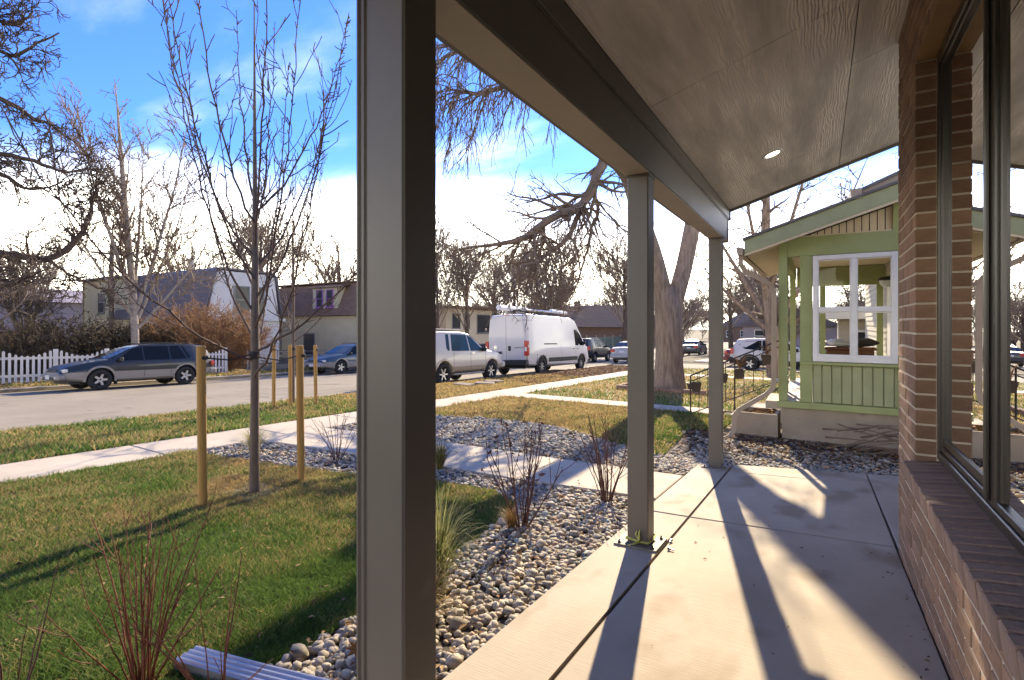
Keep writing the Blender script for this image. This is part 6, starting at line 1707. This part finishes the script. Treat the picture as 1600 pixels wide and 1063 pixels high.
# utility pole and wires
m_pole = M('weathered pole', (0.09, 0.07, 0.055), (0.14, 0.11, 0.09), 0.9, 3, stretch=(1, 1, .2))
up_ = thing('utility_pole', 'weathered wooden utility pole behind the pale barked tree', 'pole', (-40, 15.0, Hf(-40, 15)))
mb = MB(); mb.tube([(-40, 15.0, Hf(-40, 15) - .3), (-40, 15.0, 6.6)], [.17, .12], 10); under(mb.build('pole', m_pole), up_)
mb = MB(); mb.box((-40.06, 13.9, 6.0), (-39.94, 16.1, 6.12)); under(mb.build('cross_arm', m_pole), up_)
for i, (dy, zz_) in enumerate(((-1.0, 6.15), (0.9, 6.15), (0, 4.4))):
    pts = [(-40 - .2 * k, 15.0 + dy - k * 6, zz_ - .35 * math.sin(math.pi * k / 6)) for k in range(7)]
    mb = MB(); mb.tube(pts, .014, 4); under(mb.build('wire', m_black), up_)
# ------------------------------------------------------------------ grass
F_ = 794.0; YAW = R(31.2); SN, CS_ = math.sin(YAW), math.cos(YAW)
def dist(x, y): return np.sqrt(x * x + y * y)
def in_view(x, y, margin=60):
    d = -SN * x + CS_ * y; l = CS_ * x + SN * y
    px = 800 + F_ * l / np.maximum(d, .05)
    return (d > .35) & (px > -margin) & (px < 1600 + margin)
def blades(x, y, z, h, w, lean, rng, near):
    n = len(x); a = rng.random(n) * 2 * np.pi; b = rng.random(n) * 2 * np.pi
    ux, uy = np.cos(a) * w, np.sin(a) * w; lx, ly = np.cos(b) * lean * h, np.sin(b) * lean * h
    base = np.stack([x, y, z], -1)
    if near:
        z0 = np.zeros(n)
        v = np.stack([base + np.stack([-ux, -uy, z0], -1), base + np.stack([ux, uy, z0], -1), base + np.stack([ux * .75 + lx * .35, uy * .75 + ly * .35, h * .6], -1), base + np.stack([-ux * .75 + lx * .35, -uy * .75 + ly * .35, h * .6], -1), base + np.stack([lx, ly, h], -1)], 1).reshape(-1, 3)
        i = np.arange(n)[:, None] * 5; F = np.concatenate([i + np.array([[0, 1, 2]]), i + np.array([[0, 2, 3]]), i + np.array([[3, 2, 4]])]); k = 5
    else:
        z0 = np.zeros(n)
        v = np.stack([base + np.stack([-ux, -uy, z0], -1), base + np.stack([ux, uy, z0], -1), base + np.stack([lx, ly, h], -1)], 1).reshape(-1, 3)
        i = np.arange(n)[:, None] * 3; F = i + np.array([[0, 1, 2]]); k = 3
    return v, F, k
m_grass = M('grass blade', (0.9, 0.9, 0.9), (1, 1, 1), 0.6, 40, attr='tint', transl=0.5, spec=0.2)
GREEN = np.array([0.135, 0.225, 0.045]); DGREEN = np.array([0.085, 0.14, 0.032]); STRAW = np.array([0.46, 0.36, 0.16]); TAN = np.array([0.38, 0.26, 0.11]); PALE = np.array([0.42, 0.40, 0.30])
def grass(name, label, xr, yr, n, h, mask, rng, dry, near_d=3.2, wid=.0016, patch=1.0, hfun=None):
    """dry(x,y) in 0..1 says how straw-coloured"""
    x = rng.uniform(xr[0], xr[1], n * 4); y = rng.uniform(yr[0], yr[1], n * 4)
    k = mask(x, y) & in_view(x, y); x, y = x[k], y[k]
    d = dist(x, y); keep = rng.random(len(x)) < np.clip((2.6 / d) ** 1.25, .08, 1)
    x, y, d = x[keep][:n], y[keep][:n], d[keep][:n]
    z = (hfun or lump)(x, y) + .008
    clump = fbm(x * 3.3 + 7, y * 3.3)
    hh = h * (.45 + .75 * rng.random(len(x))) * (.30 + 1.4 * clump) * (1 + .8 * np.exp(-np.minimum(np.minimum(np.abs(x - WALK_X[1]), np.abs(x - WALK_X[0])), np.abs(y - 10.25)) / .06))
    w = wid * (1 + np.clip(d - 2, 0, 14) * .42) * (.7 + .6 * rng.random(len(x)))
    dr = np.clip(dry(x, y) + (fbm(x * 1.7, y * 1.7) - .5) * 1.0 * patch, 0, 1)
    isdry = rng.random(len(x)) < dr
    g1 = GREEN + (DGREEN - GREEN) * rng.random((len(x), 1)); s1 = STRAW + (TAN - STRAW) * rng.random((len(x), 1))
    col = np.where(isdry[:, None], s1, g1) * (.75 + .5 * rng.random((len(x), 1)))
    V, F, C_ = [], [], []; o = 0
    for nr in (True, False):
        m_ = (d < near_d) if nr else (d >= near_d)
        if not m_.any(): continue
        v, f, k_ = blades(x[m_], y[m_], z[m_], hh[m_], w[m_], .75, rng, nr); V.append(v); F.append(f + o); C_.append(np.repeat(col[m_], k_, 0)); o += len(v)
    ob = np_mesh(name, np.concatenate(V), np.concatenate(F), m_grass, col=np.concatenate(C_), kind='stuff'); ob['label'] = label; ob['category'] = 'grass'
    return ob
rng = np.random.default_rng(101)
LW2 = LAWN.copy()
def lawn_dry(x, y):
    d1 = np.exp(-((x + 4.3) ** 2 + (y - 2.9) ** 2) / .25) * .7      # bare ring round the young tree
    d2 = smooth01(2.2, 3.8, y) * .40 + smooth01(-3.6, -6.2, x) * .18
    d3 = np.exp(-((x + 2.9) ** 2 + (y - 2.35) ** 2) / .12) * .35
    return .14 + d1 + d2 + d3 + .75 * smooth01(.60, .74, fbm(x * .9 + 3, y * .9 + 8))
grass('lawn_grass', 'short green lawn grass with straw patches in the front yard', (-6.36, -1.8), (-.2, 4.1), 230000, .042, lambda x, y: inpoly(LAWN, x, y) & ~((np.abs(x + 4.32) < .22) & (np.abs(y - 2.7) < .2) & (rng.random(len(x)) < .75)), rng, lawn_dry)
grass('verge_grass', 'green grass strip between the pavement and the near kerb', (KERB_N + .12, WALK_X[0]), (-.5, 11.5), 70000, .06, lambda x, y: x < WALK_X[0] - .01, rng, lambda x, y: .42 + .58 * smooth01(6.0, 9.0, y), wid=.0022)
grass('neighbour_grass', 'tawny dormant grass of the neighbour front lawn', (-6.36, -1.3), (6.6, 10.25), 60000, .05, lambda x, y: (y > 7.0 + .35 * np.sin(x * 1.1)) & (y < 10.22) & ((x < -1.75) | (y > 8.4)), rng, lambda x, y: .85 - .55 * smooth01(-3.4, -1.8, x) , wid=.0022)
grass('far_yard_grass', 'yellow green winter grass beyond the neighbour walk', (-6.36, 3), (11.0, 20.6), 60000, .06, lambda x, y: y > 11.02, rng, lambda x, y: .62 + .2 * np.sin(y), wid=.0024)
grass('corner_grass', 'bright yellow green grass near the side street', (-6.36, 4), (21.7, 26.4), 15000, .06, lambda x, y: y > 21.7, rng, lambda x, y: .45 + 0 * x, wid=.0028)
grass('dry_verge_grass', 'straw coloured grass and leaf litter along the kerb by the parked cars', (KERB_N + .15, WALK_X[0]), (10.5, 17), 26000, .055, lambda x, y: x < WALK_X[0] - .02, rng, lambda x, y: .95 + 0 * x, wid=.0026)
grass('opposite_grass', 'dry yellow grass strip in front of the picket fence', (KERB_F - 2.0, KERB_F - .15), (1, 30), 26000, .08, lambda x, y: x < KERB_F - .15, rng, lambda x, y: .75 + 0 * x, wid=.004, hfun=lambda x, y: H(x, y))

# ------------------------------------------------------------------ river rock
def rock_base(seed):
    r = np.random.default_rng(seed)
    bm = bmesh.new(); bmesh.ops.create_cube(bm, size=2); bmesh.ops.subdivide_edges(bm, edges=bm.edges, cuts=1, use_grid_fill=True)
    v = np.array([q.co[:] for q in bm.verts]); f = [[q.index for q in p.verts] for p in bm.faces]; bm.free()
    v = v / np.linalg.norm(v, axis=1, keepdims=True) ** .85
    v = v * (1 + .13 * r.normal(size=(len(v), 1))); v = v * np.array([1, .72 + .2 * r.random(), .5 + .2 * r.random()])
    return v, np.array(f)
bases = [rock_base(60 + k) for k in range(7)]
def rock_mat(name, attr=None, rnd=0):
    return M(name, (0.27, 0.23, 0.18), (0.48, 0.42, 0.34), 0.75, 14, 5, .25, 60, rnd=rnd, attr=attr, spec=0.35)
m_rock = rock_mat('river rock', None, .34); m_rocks = rock_mat('river rock bed', 'tint')
rmesh = []
for v, f in bases:
    mb = MB(); mb.mesh(v, f); o = mb.build('river_rock', m_rock, smooth=True); rmesh.append(o.data); bpy.data.objects.remove(o)
rng = np.random.default_rng(202)
def scatter(xr, yr, dens, mask):
    n = int((xr[1] - xr[0]) * (yr[1] - yr[0]) * dens); x = rng.uniform(*xr, n); y = rng.uniform(*yr, n); k = mask(x, y) & in_view(x, y, 100); return x[k], y[k]
wyv = lambda x: 4.42 + .11 * (x + 2.2)
inlawn = lambda x, y: inpoly(LAWN, x, y)
x1, y1 = scatter((-2.35, -1.20), (-.3, 4.45), 1300, lambda x, y: ~inlawn(x, y) & (x < -1.235) & (y < wyv(x) - .02))
x2, y2 = scatter((-6.3, -2.0), (3.1, 4.45), 900, lambda x, y: ~inlawn(x, y) & (x < -2.1) & (y < wyv(x) - .02))
x3, y3 = scatter((-6.3, -1.2), (4.9, 7.4), 800, lambda x, y: (y > wyv(x) + 1.09) & (y < 7.02 + .35 * np.sin(x * 1.1)) & ((x < -1.22) | (y > ye(x))))
x4, y4 = scatter((-2.4, 1.7), (6.0, 8.0), 760, lambda x, y: (y > np.where(x < -1.22, wyv(x) + 1.09, ye(x) + .02)) & (y < 7.75 + .12 * np.sin(x * 4)) & (x > -1.7))
x5, y5 = scatter((-1.8, 1.7), (7.6, 8.35), 130, lambda x, y: (y < YF))
X = np.concatenate([x1, x2, x3, x4, x5]); Y = np.concatenate([y1, y2, y3, y4, y5])
sz = np.concatenate([rng.uniform(.012, .031, len(x1)), rng.uniform(.012, .026, len(x2)), rng.uniform(.015, .030, len(x3)), rng.uniform(.014, .028, len(x4)), rng.uniform(.014, .03, len(x5))])
sz *= np.where(rng.random(len(sz)) < .05, 1.4, .92)
Z = yard_h(X, Y) + sz * rng.uniform(.15, .75, len(X)) + .006
rz_ = rng.uniform(0, 6.28, len(X)); rx_ = rng.normal(0, .35, len(X)); kind = rng.integers(0, 7, len(X))
vis = in_view(X, Y, 0); depth = -SN * X + CS_ * Y
pxx = 800 + F_ * (CS_ * X + SN * Y) / depth; pyy = 505 + F_ * (CAMZ - Z) / depth
shown = vis & (pyy < 1063) & ~((pxx > 565) & (pxx < 678))
score = np.where(shown, sz / depth, 0); order = np.argsort(-score); big = order[:300]; rest_i = order[300:]
rb_root = struct(bpy.data.objects.new('river_rock_bed', None)); C.objects.link(rb_root)
for i in big:
    inst(rmesh[kind[i]], 'river_rock', rb_root, (X[i], Y[i], Z[i]), (rx_[i], rx_[i] * .6, rz_[i]), (sz[i], sz[i], sz[i]))
V, F, C_ = [], [], []; o_ = 0
for k in range(7):
    ii = rest_i[kind[rest_i] == k]; v, f = bases[k]
    c, s = np.cos(rz_[ii])[:, None], np.sin(rz_[ii])[:, None]; cr, sr = np.cos(rx_[ii])[:, None], np.sin(rx_[ii])[:, None]
    vx, vy, vz = v[None, :, 0], v[None, :, 1], v[None, :, 2]
    y_ = vy * cr - vz * sr; z_ = vy * sr + vz * cr
    q = np.stack([vx * c - y_ * s, vx * s + y_ * c, z_ + 0 * vx], -1) * sz[ii][:, None, None] + np.stack([X[ii], Y[ii], Z[ii]], -1)[:, None, :]
    V.append(q.reshape(-1, 3)); F.append((f[None] + (np.arange(len(ii)) * len(v))[:, None, None]).reshape(-1, 4) + o_); o_ += q.shape[0] * q.shape[1]
    t = (.62 + .62 * rng.random((len(ii), 1))) * np.array([[1, 1, 1]]) * (1 + rng.normal(0, .03, (len(ii), 3)) + np.array([[.16, 0, -.16]]) * rng.normal(0, .7, (len(ii), 1))); C_.append(np.repeat(t, len(v), 0))
o = np_mesh('small_rocks', np.concatenate(V), np.concatenate(F), m_rocks, rb_root, True, np.concatenate(C_), 'stuff')

# ------------------------------------------------------------------ leaf litter and bark
m_leaf1 = M('tan dead leaf', (0.9, 0.9, 0.9), (1, 1, 1), 0.85, 20, attr='tint', transl=.2)
def litter(name, label, n, xr, yr, mask, size, cols, hfun, dz, cat='leaves'):
    x = rng.uniform(*xr, n); y = rng.uniform(*yr, n); k = mask(x, y); x, y = x[k], y[k]; n = len(x)
    a = rng.uniform(0, 6.28, n); s = size * (.5 + rng.random(n)); z = hfun(x, y) + dz
    ca, sa = np.cos(a) * s, np.sin(a) * s; t = rng.normal(0, .5, n) * s; u = rng.uniform(.15, .55, n) * s
    p = np.stack([x, y, z], -1)
    V = np.stack([p + np.stack([-ca, -sa, -t * .2], -1), p + np.stack([-sa * .45, ca * .45, u], -1), p + np.stack([ca, sa, t * .4 + u * .3], -1), p + np.stack([sa * .45, -ca * .45, u], -1)], 1).reshape(-1, 3)
    i = np.arange(n)[:, None] * 4; F = np.concatenate([i + np.array([[0, 1, 2]]), i + np.array([[0, 2, 3]])])
    c = np.array(cols)[rng.integers(0, len(cols), n)] * (.6 + .7 * rng.random((n, 1)))
    o = np_mesh(name, V, F, m_leaf1, col=np.repeat(c, 4, 0), kind='stuff'); o['label'] = label; o['category'] = cat
BR = [(.22, .11, .045), (.30, .17, .07), (.14, .07, .035), (.36, .24, .12)]
litter('leaf_litter', 'brown leaves and bark chips under the green porch wall', 4200, (-1.7, 1.8), (6.6, YF), lambda x, y: rng.random(len(x)) < smooth01(6.8, 8.0, y), .026, BR, yard_h, .03)
litter('kerb_mulch', 'brown bark mulch strip along the kerb beside the white van', 9000, (KERB_N + .15, WALK_X[0]), (13.5, 26), lambda x, y: x < 9, .045, [(.16, .08, .04), (.24, .13, .07), (.30, .18, .10)], lump, .02)
litter('lawn_leaves', 'scattered dry leaf scraps over the lawns and rock beds', 3200, (-6.3, -1.3), (0, 10), lambda x, y: rng.random(len(x)) < .5, .016, BR, yard_h, .05)
litter('patio_leaves', 'few curled dead leaf scraps on the patio beside the brick wall', 420, (-.8, .42), (1.4, 4.2), lambda x, y: rng.random(len(x)) < (.04 + .96 * smooth01(.12, .42, x) ** 3), .0095, [(.10, .055, .03), (.16, .09, .05), (.28, .20, .12)], patio_h, .004)
litter('bed_leaves', 'brown leaf scraps caught between the river rocks', 900, (-2.3, -1.25), (.8, 4.4), lambda x, y: ~inlawn(x, y) & (rng.random(len(x)) < .25 + .75 * smooth01(.55, .7, fbm(x * 2, y * 2))), .018, BR, yard_h, .05)
litter('planter_leaves', 'heap of dry orange leaves filling the concrete planter', 420, (-1.06, -.58), (8.39, 8.9), lambda x, y: x < 9, .035, BR + [(.42, .24, .10)], lambda x, y: .11 + .05 * fbm(x * 5, y * 5), .0)
litter('verge_leaves', 'thin brown leaf litter at the foot of the picket fence', 1500, (KERB_F - 2.2, KERB_F - .2), (3, 20), lambda x, y: x < 9, .04, BR, H, .03)
# one big orange leaf on the rocks by the downspout
def big_leaf(x, y, z, s, rot, lab):
    mb = MB(); pts = []
    for k in range(16):
        a = 2 * math.pi * k / 16; r_ = s * (1.0 if k % 2 == 0 else .55) * (1.2 if k == 0 else 1); pts.append((r_ * math.cos(a), r_ * .8 * math.sin(a), .35 * s * math.cos(2 * a) ** 2 * (1 if k % 2 else .4)))
    vs_ = [(0, 0, 0)] + pts; mb.mesh(vs_, [(0, 1 + k, 1 + (k + 1) % 16) for k in range(16)])
    o = mb.build('fallen_leaf', m_leafbr, fixn=False); o.location = (x, y, z); o.rotation_euler = rot; tag(o, lab, 'leaf')
big_leaf(-1.60, 1.43, Hf(-1.6, 1.43) + .085, .05, (.7, .3, 1.0), 'curled orange brown leaf on the white rocks left of the nearest post')

# ------------------------------------------------------------------ ornamental grasses and red-stemmed shrubs
m_straw = M('straw grass blade', (0.9, 0.9, 0.9), (1, 1, 1), .6, 20, attr='tint', transl=.4)
def tuft(label, x, y, h, spread, n, seed, cols, wid=.0025, zoff=0):
    r = np.random.default_rng(seed); z = Hf(x, y) + zoff
    a = r.random(n) * 6.283; sp = spread * (.15 + .95 * r.random(n) ** .8); hh = h * (.55 + .5 * r.random(n)); K = 7
    P = np.empty((n, K, 3)); b0 = .05 * h / .6 * np.sqrt(r.random(n)) ; a0 = r.random(n) * 6.283
    for k in range(K):
        t = k / (K - 1); rr_ = sp * t ** 1.7; P[:, k, 0] = np.cos(a0) * b0 + np.cos(a) * rr_; P[:, k, 1] = np.sin(a0) * b0 + np.sin(a) * rr_; P[:, k, 2] = hh * (t - .42 * (sp / spread) * t ** 3)
    side = np.stack([-np.sin(a), np.cos(a), 0 * a], -1)[:, None, :] * (wid * (1 - .85 * np.linspace(0, 1, K) ** 2))[None, :, None]
    V = np.stack([P - side, P + side], 2).reshape(-1, 3)
    i = np.arange(n)[:, None, None] * K * 2 + np.arange(K - 1)[None, :, None] * 2
    F = (i + np.array([[[0, 1, 3, 2]]])).reshape(-1, 4)
    c = np.array(cols)[r.integers(0, len(cols), n)] * (.7 + .5 * r.random((n, 1)))
    o = np_mesh('ornamental_grass', V, F, m_straw, col=np.repeat(c, K * 2, 0)); o.location = (x, y, z); tag(o, label, 'grass tuft', 'ornamental grass tufts in the beds'); return o
SC = [(.34, .27, .10), (.26, .22, .07), (.40, .33, .15), (.17, .17, .05)]
GC = [(.20, .22, .07), (.36, .36, .17), (.13, .16, .05), (.30, .27, .11)]
tuft('upright straw green grass tuft on rocks beside the front walk right of the nearest post', -3.45, 4.22, .40, .20, 420, 1, SC)
tuft('pale loose grass tuft behind the trunk of the young lawn tree', -5.72, 3.55, .45, .34, 320, 2, [(.45, .42, .24), (.36, .34, .15), (.30, .27, .11)])
tuft('tall arching green and straw grass tuft close behind the nearest porch post', -1.70, 2.02, .70, .30, 460, 3, GC, .003)
tuft('straw coloured grass tuft spilling over rocks beside the nearest porch post', -1.58, 1.78, .40, .26, 360, 4, [(.42, .30, .15), (.36, .24, .11), (.46, .36, .2)], .0025)
tuft('small orange grass clump at the foot of the dark shrub by the rocks', -1.92, 3.16, .26, .14, 200, 5, [(.40, .20, .06), (.34, .24, .08)], .002)

m_redst = M('red dogwood stem', (0.13, 0.04, 0.022), (0.21, 0.07, 0.036), .6, 9)
m_dkst = M('plum brown stem', (0.075, 0.032, 0.028), (0.12, 0.055, 0.045), .7, 9)
def dogwood(label, x, y, h, spread, nst, seed, mat, r0=.006, side=1.2, leaf=0, zoff=0):
    r = np.random.default_rng(seed); z = Hf(x, y) + zoff
    P = np.empty((nst, 9, 3)); a = r.random(nst) * 6.283; sp = spread * (.2 + .9 * r.random(nst)); hh = h * (.55 + .5 * r.random(nst))
    for k in range(9):
        t = k / 8; rr_ = .03 + sp * t ** 1.15; P[:, k] = np.stack([np.cos(a) * rr_, np.sin(a) * rr_, hh * t], -1)
    P[:, 1:] += np.cumsum(r.normal(size=(nst, 8, 3)) * h * .006, axis=1)
    Rr = (r0 * (.7 + .5 * r.random((nst, 1)))) * (1 - .62 * np.linspace(0, 1, 9))[None]
    P2, R2 = sprout(P, Rr, r, side, (.3, .95), (20, 45), (h * .15, h * .45), 6, .06, .06, .65, r0 * .3, .3)  if side >= 1 else (P[:1, :6], Rr[:1, :6])
    t = thing('red_stem_shrub', label, 'shrub', (x, y, z), 0, 'red stemmed shrubs in the beds')
    v, f = merge([(P, Rr, 6)]); np_mesh('stems', v, f, mat, t, True)
    v, f = merge([(P2, R2, 5)]); np_mesh('twigs', v, f, mat, t, True, kind='stuff')
    if leaf:
        e_ = np.concatenate([P[:, -1], P2[:, -1], P2[:, -2], P[:, -2]]); e_ = e_[r.permutation(len(e_))[:leaf]] + r.normal(size=(min(leaf, len(e_)), 3)) * .01
        o = leaf_quads(e_, .022, r, 'shrivelled_leaves', m_dkst, t); o['kind'] = 'stuff'
dogwood('bare red stemmed shrub rising at the bottom left beside the metal drain pipe', -2.22, .93, .64, .24, 25, 1, m_redst, .0045, 2)
dogwood('loose few red stems over the metal drain pipe at the bottom', -1.86, 1.02, .50, .30, 9, 6, m_redst, .0038, 1)
dogwood('thin dark shrub stems in the bottom left corner', -2.45, .62, .50, .22, 8, 7, m_dkst, .004, 1)
dogwood('dark twiggy shrub with shrivelled leaves among the rocks left of the middle post', -1.86, 3.22, .78, .24, 13, 2, m_dkst, .0065, 3, 60)
dogwood('red stemmed shrub by the front walk just left of the middle porch post', -1.58, 4.20, .80, .24, 20, 3, m_dkst, .0055, 2)
dogwood('thin bare shrub on rocks beside the walk left of the nearest post', -4.62, 3.85, .62, .24, 10, 4, m_dkst, .005, 3)
# dry brush heap against the green house foundation
rng2 = np.random.default_rng(90)
mb = MB()
for k in range(46):
    x = rng2.uniform(.15, 1.35); y = rng2.uniform(7.5, 8.2); a = rng2.uniform(-.5, .5); L = rng2.uniform(.35, 1.0); z = Hf(x, y) + rng2.uniform(.02, .38) * (x > .4)
    d = np.array([math.cos(a) * .95, math.sin(a) * .3, rng2.uniform(-.15, .45)]); q = [np.array([x, y, z]) - d * L * (.5 - t) + rng2.normal(size=3) * .02 for t in (0, .33, .66, 1)]
    mb.tube([tuple(v) for v in q], [rng2.uniform(.006, .016), .007, .005, .003], 5)
tag(mb.build('brush_heap', m_twig), 'heap of grey cut branches against the green house foundation', 'branches')
# brick ring and pot at the foot of the elm
m_edge = M('edging brick', (.20, .12, .085), (.30, .19, .14), .9, 6, 4, .3, rnd=.2)
er = thing('tree_ring', 'low square brick edging round the foot of the forked tree', 'edging', (-3.74, 14.3, Hf(-3.74, 14.3)))
mb = MB(); mb.box((0, 0, -.06), (.29, .11, .12), ch=.008); o = mb.build('brick', m_edge); em = o.data; bpy.data.objects.remove(o)
for k in range(8):
    xx = -4.9 + k * .30; o = inst(em, 'brick', er); o.matrix_parent_inverse = Matrix.Translation(-Vector(er.location)); o.location = (xx, 13.75, Hf(xx, 13.75)); o.rotation_euler = (0, 0, rng2.uniform(-.04, .04))
    if k < 5:
        for xs_ in (-4.93, -2.50):
            yy = 13.9 + k * .3; o = inst(em, 'brick', er); o.matrix_parent_inverse = Matrix.Translation(-Vector(er.location)); o.location = (xs_ + .11, yy, Hf(xs_, yy)); o.rotation_euler = (0, 0, R(90))
pt = thing('clay_pot', 'small brown clay pot at the right foot of the forked tree', 'flower pot', (-2.95, 14.35, Hf(-2.95, 14.35)))
mb = MB(); mb.lathe([(.001, .0), (.10, 0), (.15, .22), (.165, .22), (.165, .27), (.14, .27), (.13, .2), (.001, .2)], 16); mb.build('pot_body', m_pot, pt, smooth=False)
# edging stones lying in the dry verge behind the white SUV
m_stone = M('flat stone', (.16, .13, .10), (.26, .21, .17), .9, 5, 5, .4)
for k, (xx, yy, lab) in enumerate(((-8.7, 11.7, 'flat brown stone slab lying in the dry verge nearest the SUV wheel'), (-8.45, 12.4, 'flat brown stone slab second in the dry verge by the SUV'), (-8.6, 13.1, 'flat brown stone slab farthest along the verge beside the SUV'))):
    mb = MB(); mb.box((-.28, -.2, 0), (.28, .2, .07), ch=.02); o = mb.build('stone_slab', m_stone); o.location = (xx, yy, Hf(xx, yy) + .01); o.rotation_euler = (.02, .03, k * .5); tag(o, lab, 'stone')
# loose bolts left on the patio by the middle post
for k, (xx, yy) in enumerate(((-.85, 3.46), (-.83, 3.30))):
    mb = MB(); mb.lathe([(.0005, 0), (.011, 0), (.011, .01), (.005, .011), (.005, .04), (.0005, .04)], 6, Matrix.Rotation(R(90), 4, 'X')); o = mb.build('loose_bolt', m_frame); o.location = (xx, yy, float(patio_h(xx, yy)) + .012); o.rotation_euler = (0, 0, k * 1.3); tag(o, ('dark bolt lying on the joint behind the middle post plate', 'dark bolt lying nearest the corner of the middle post plate')[k], 'bolt')
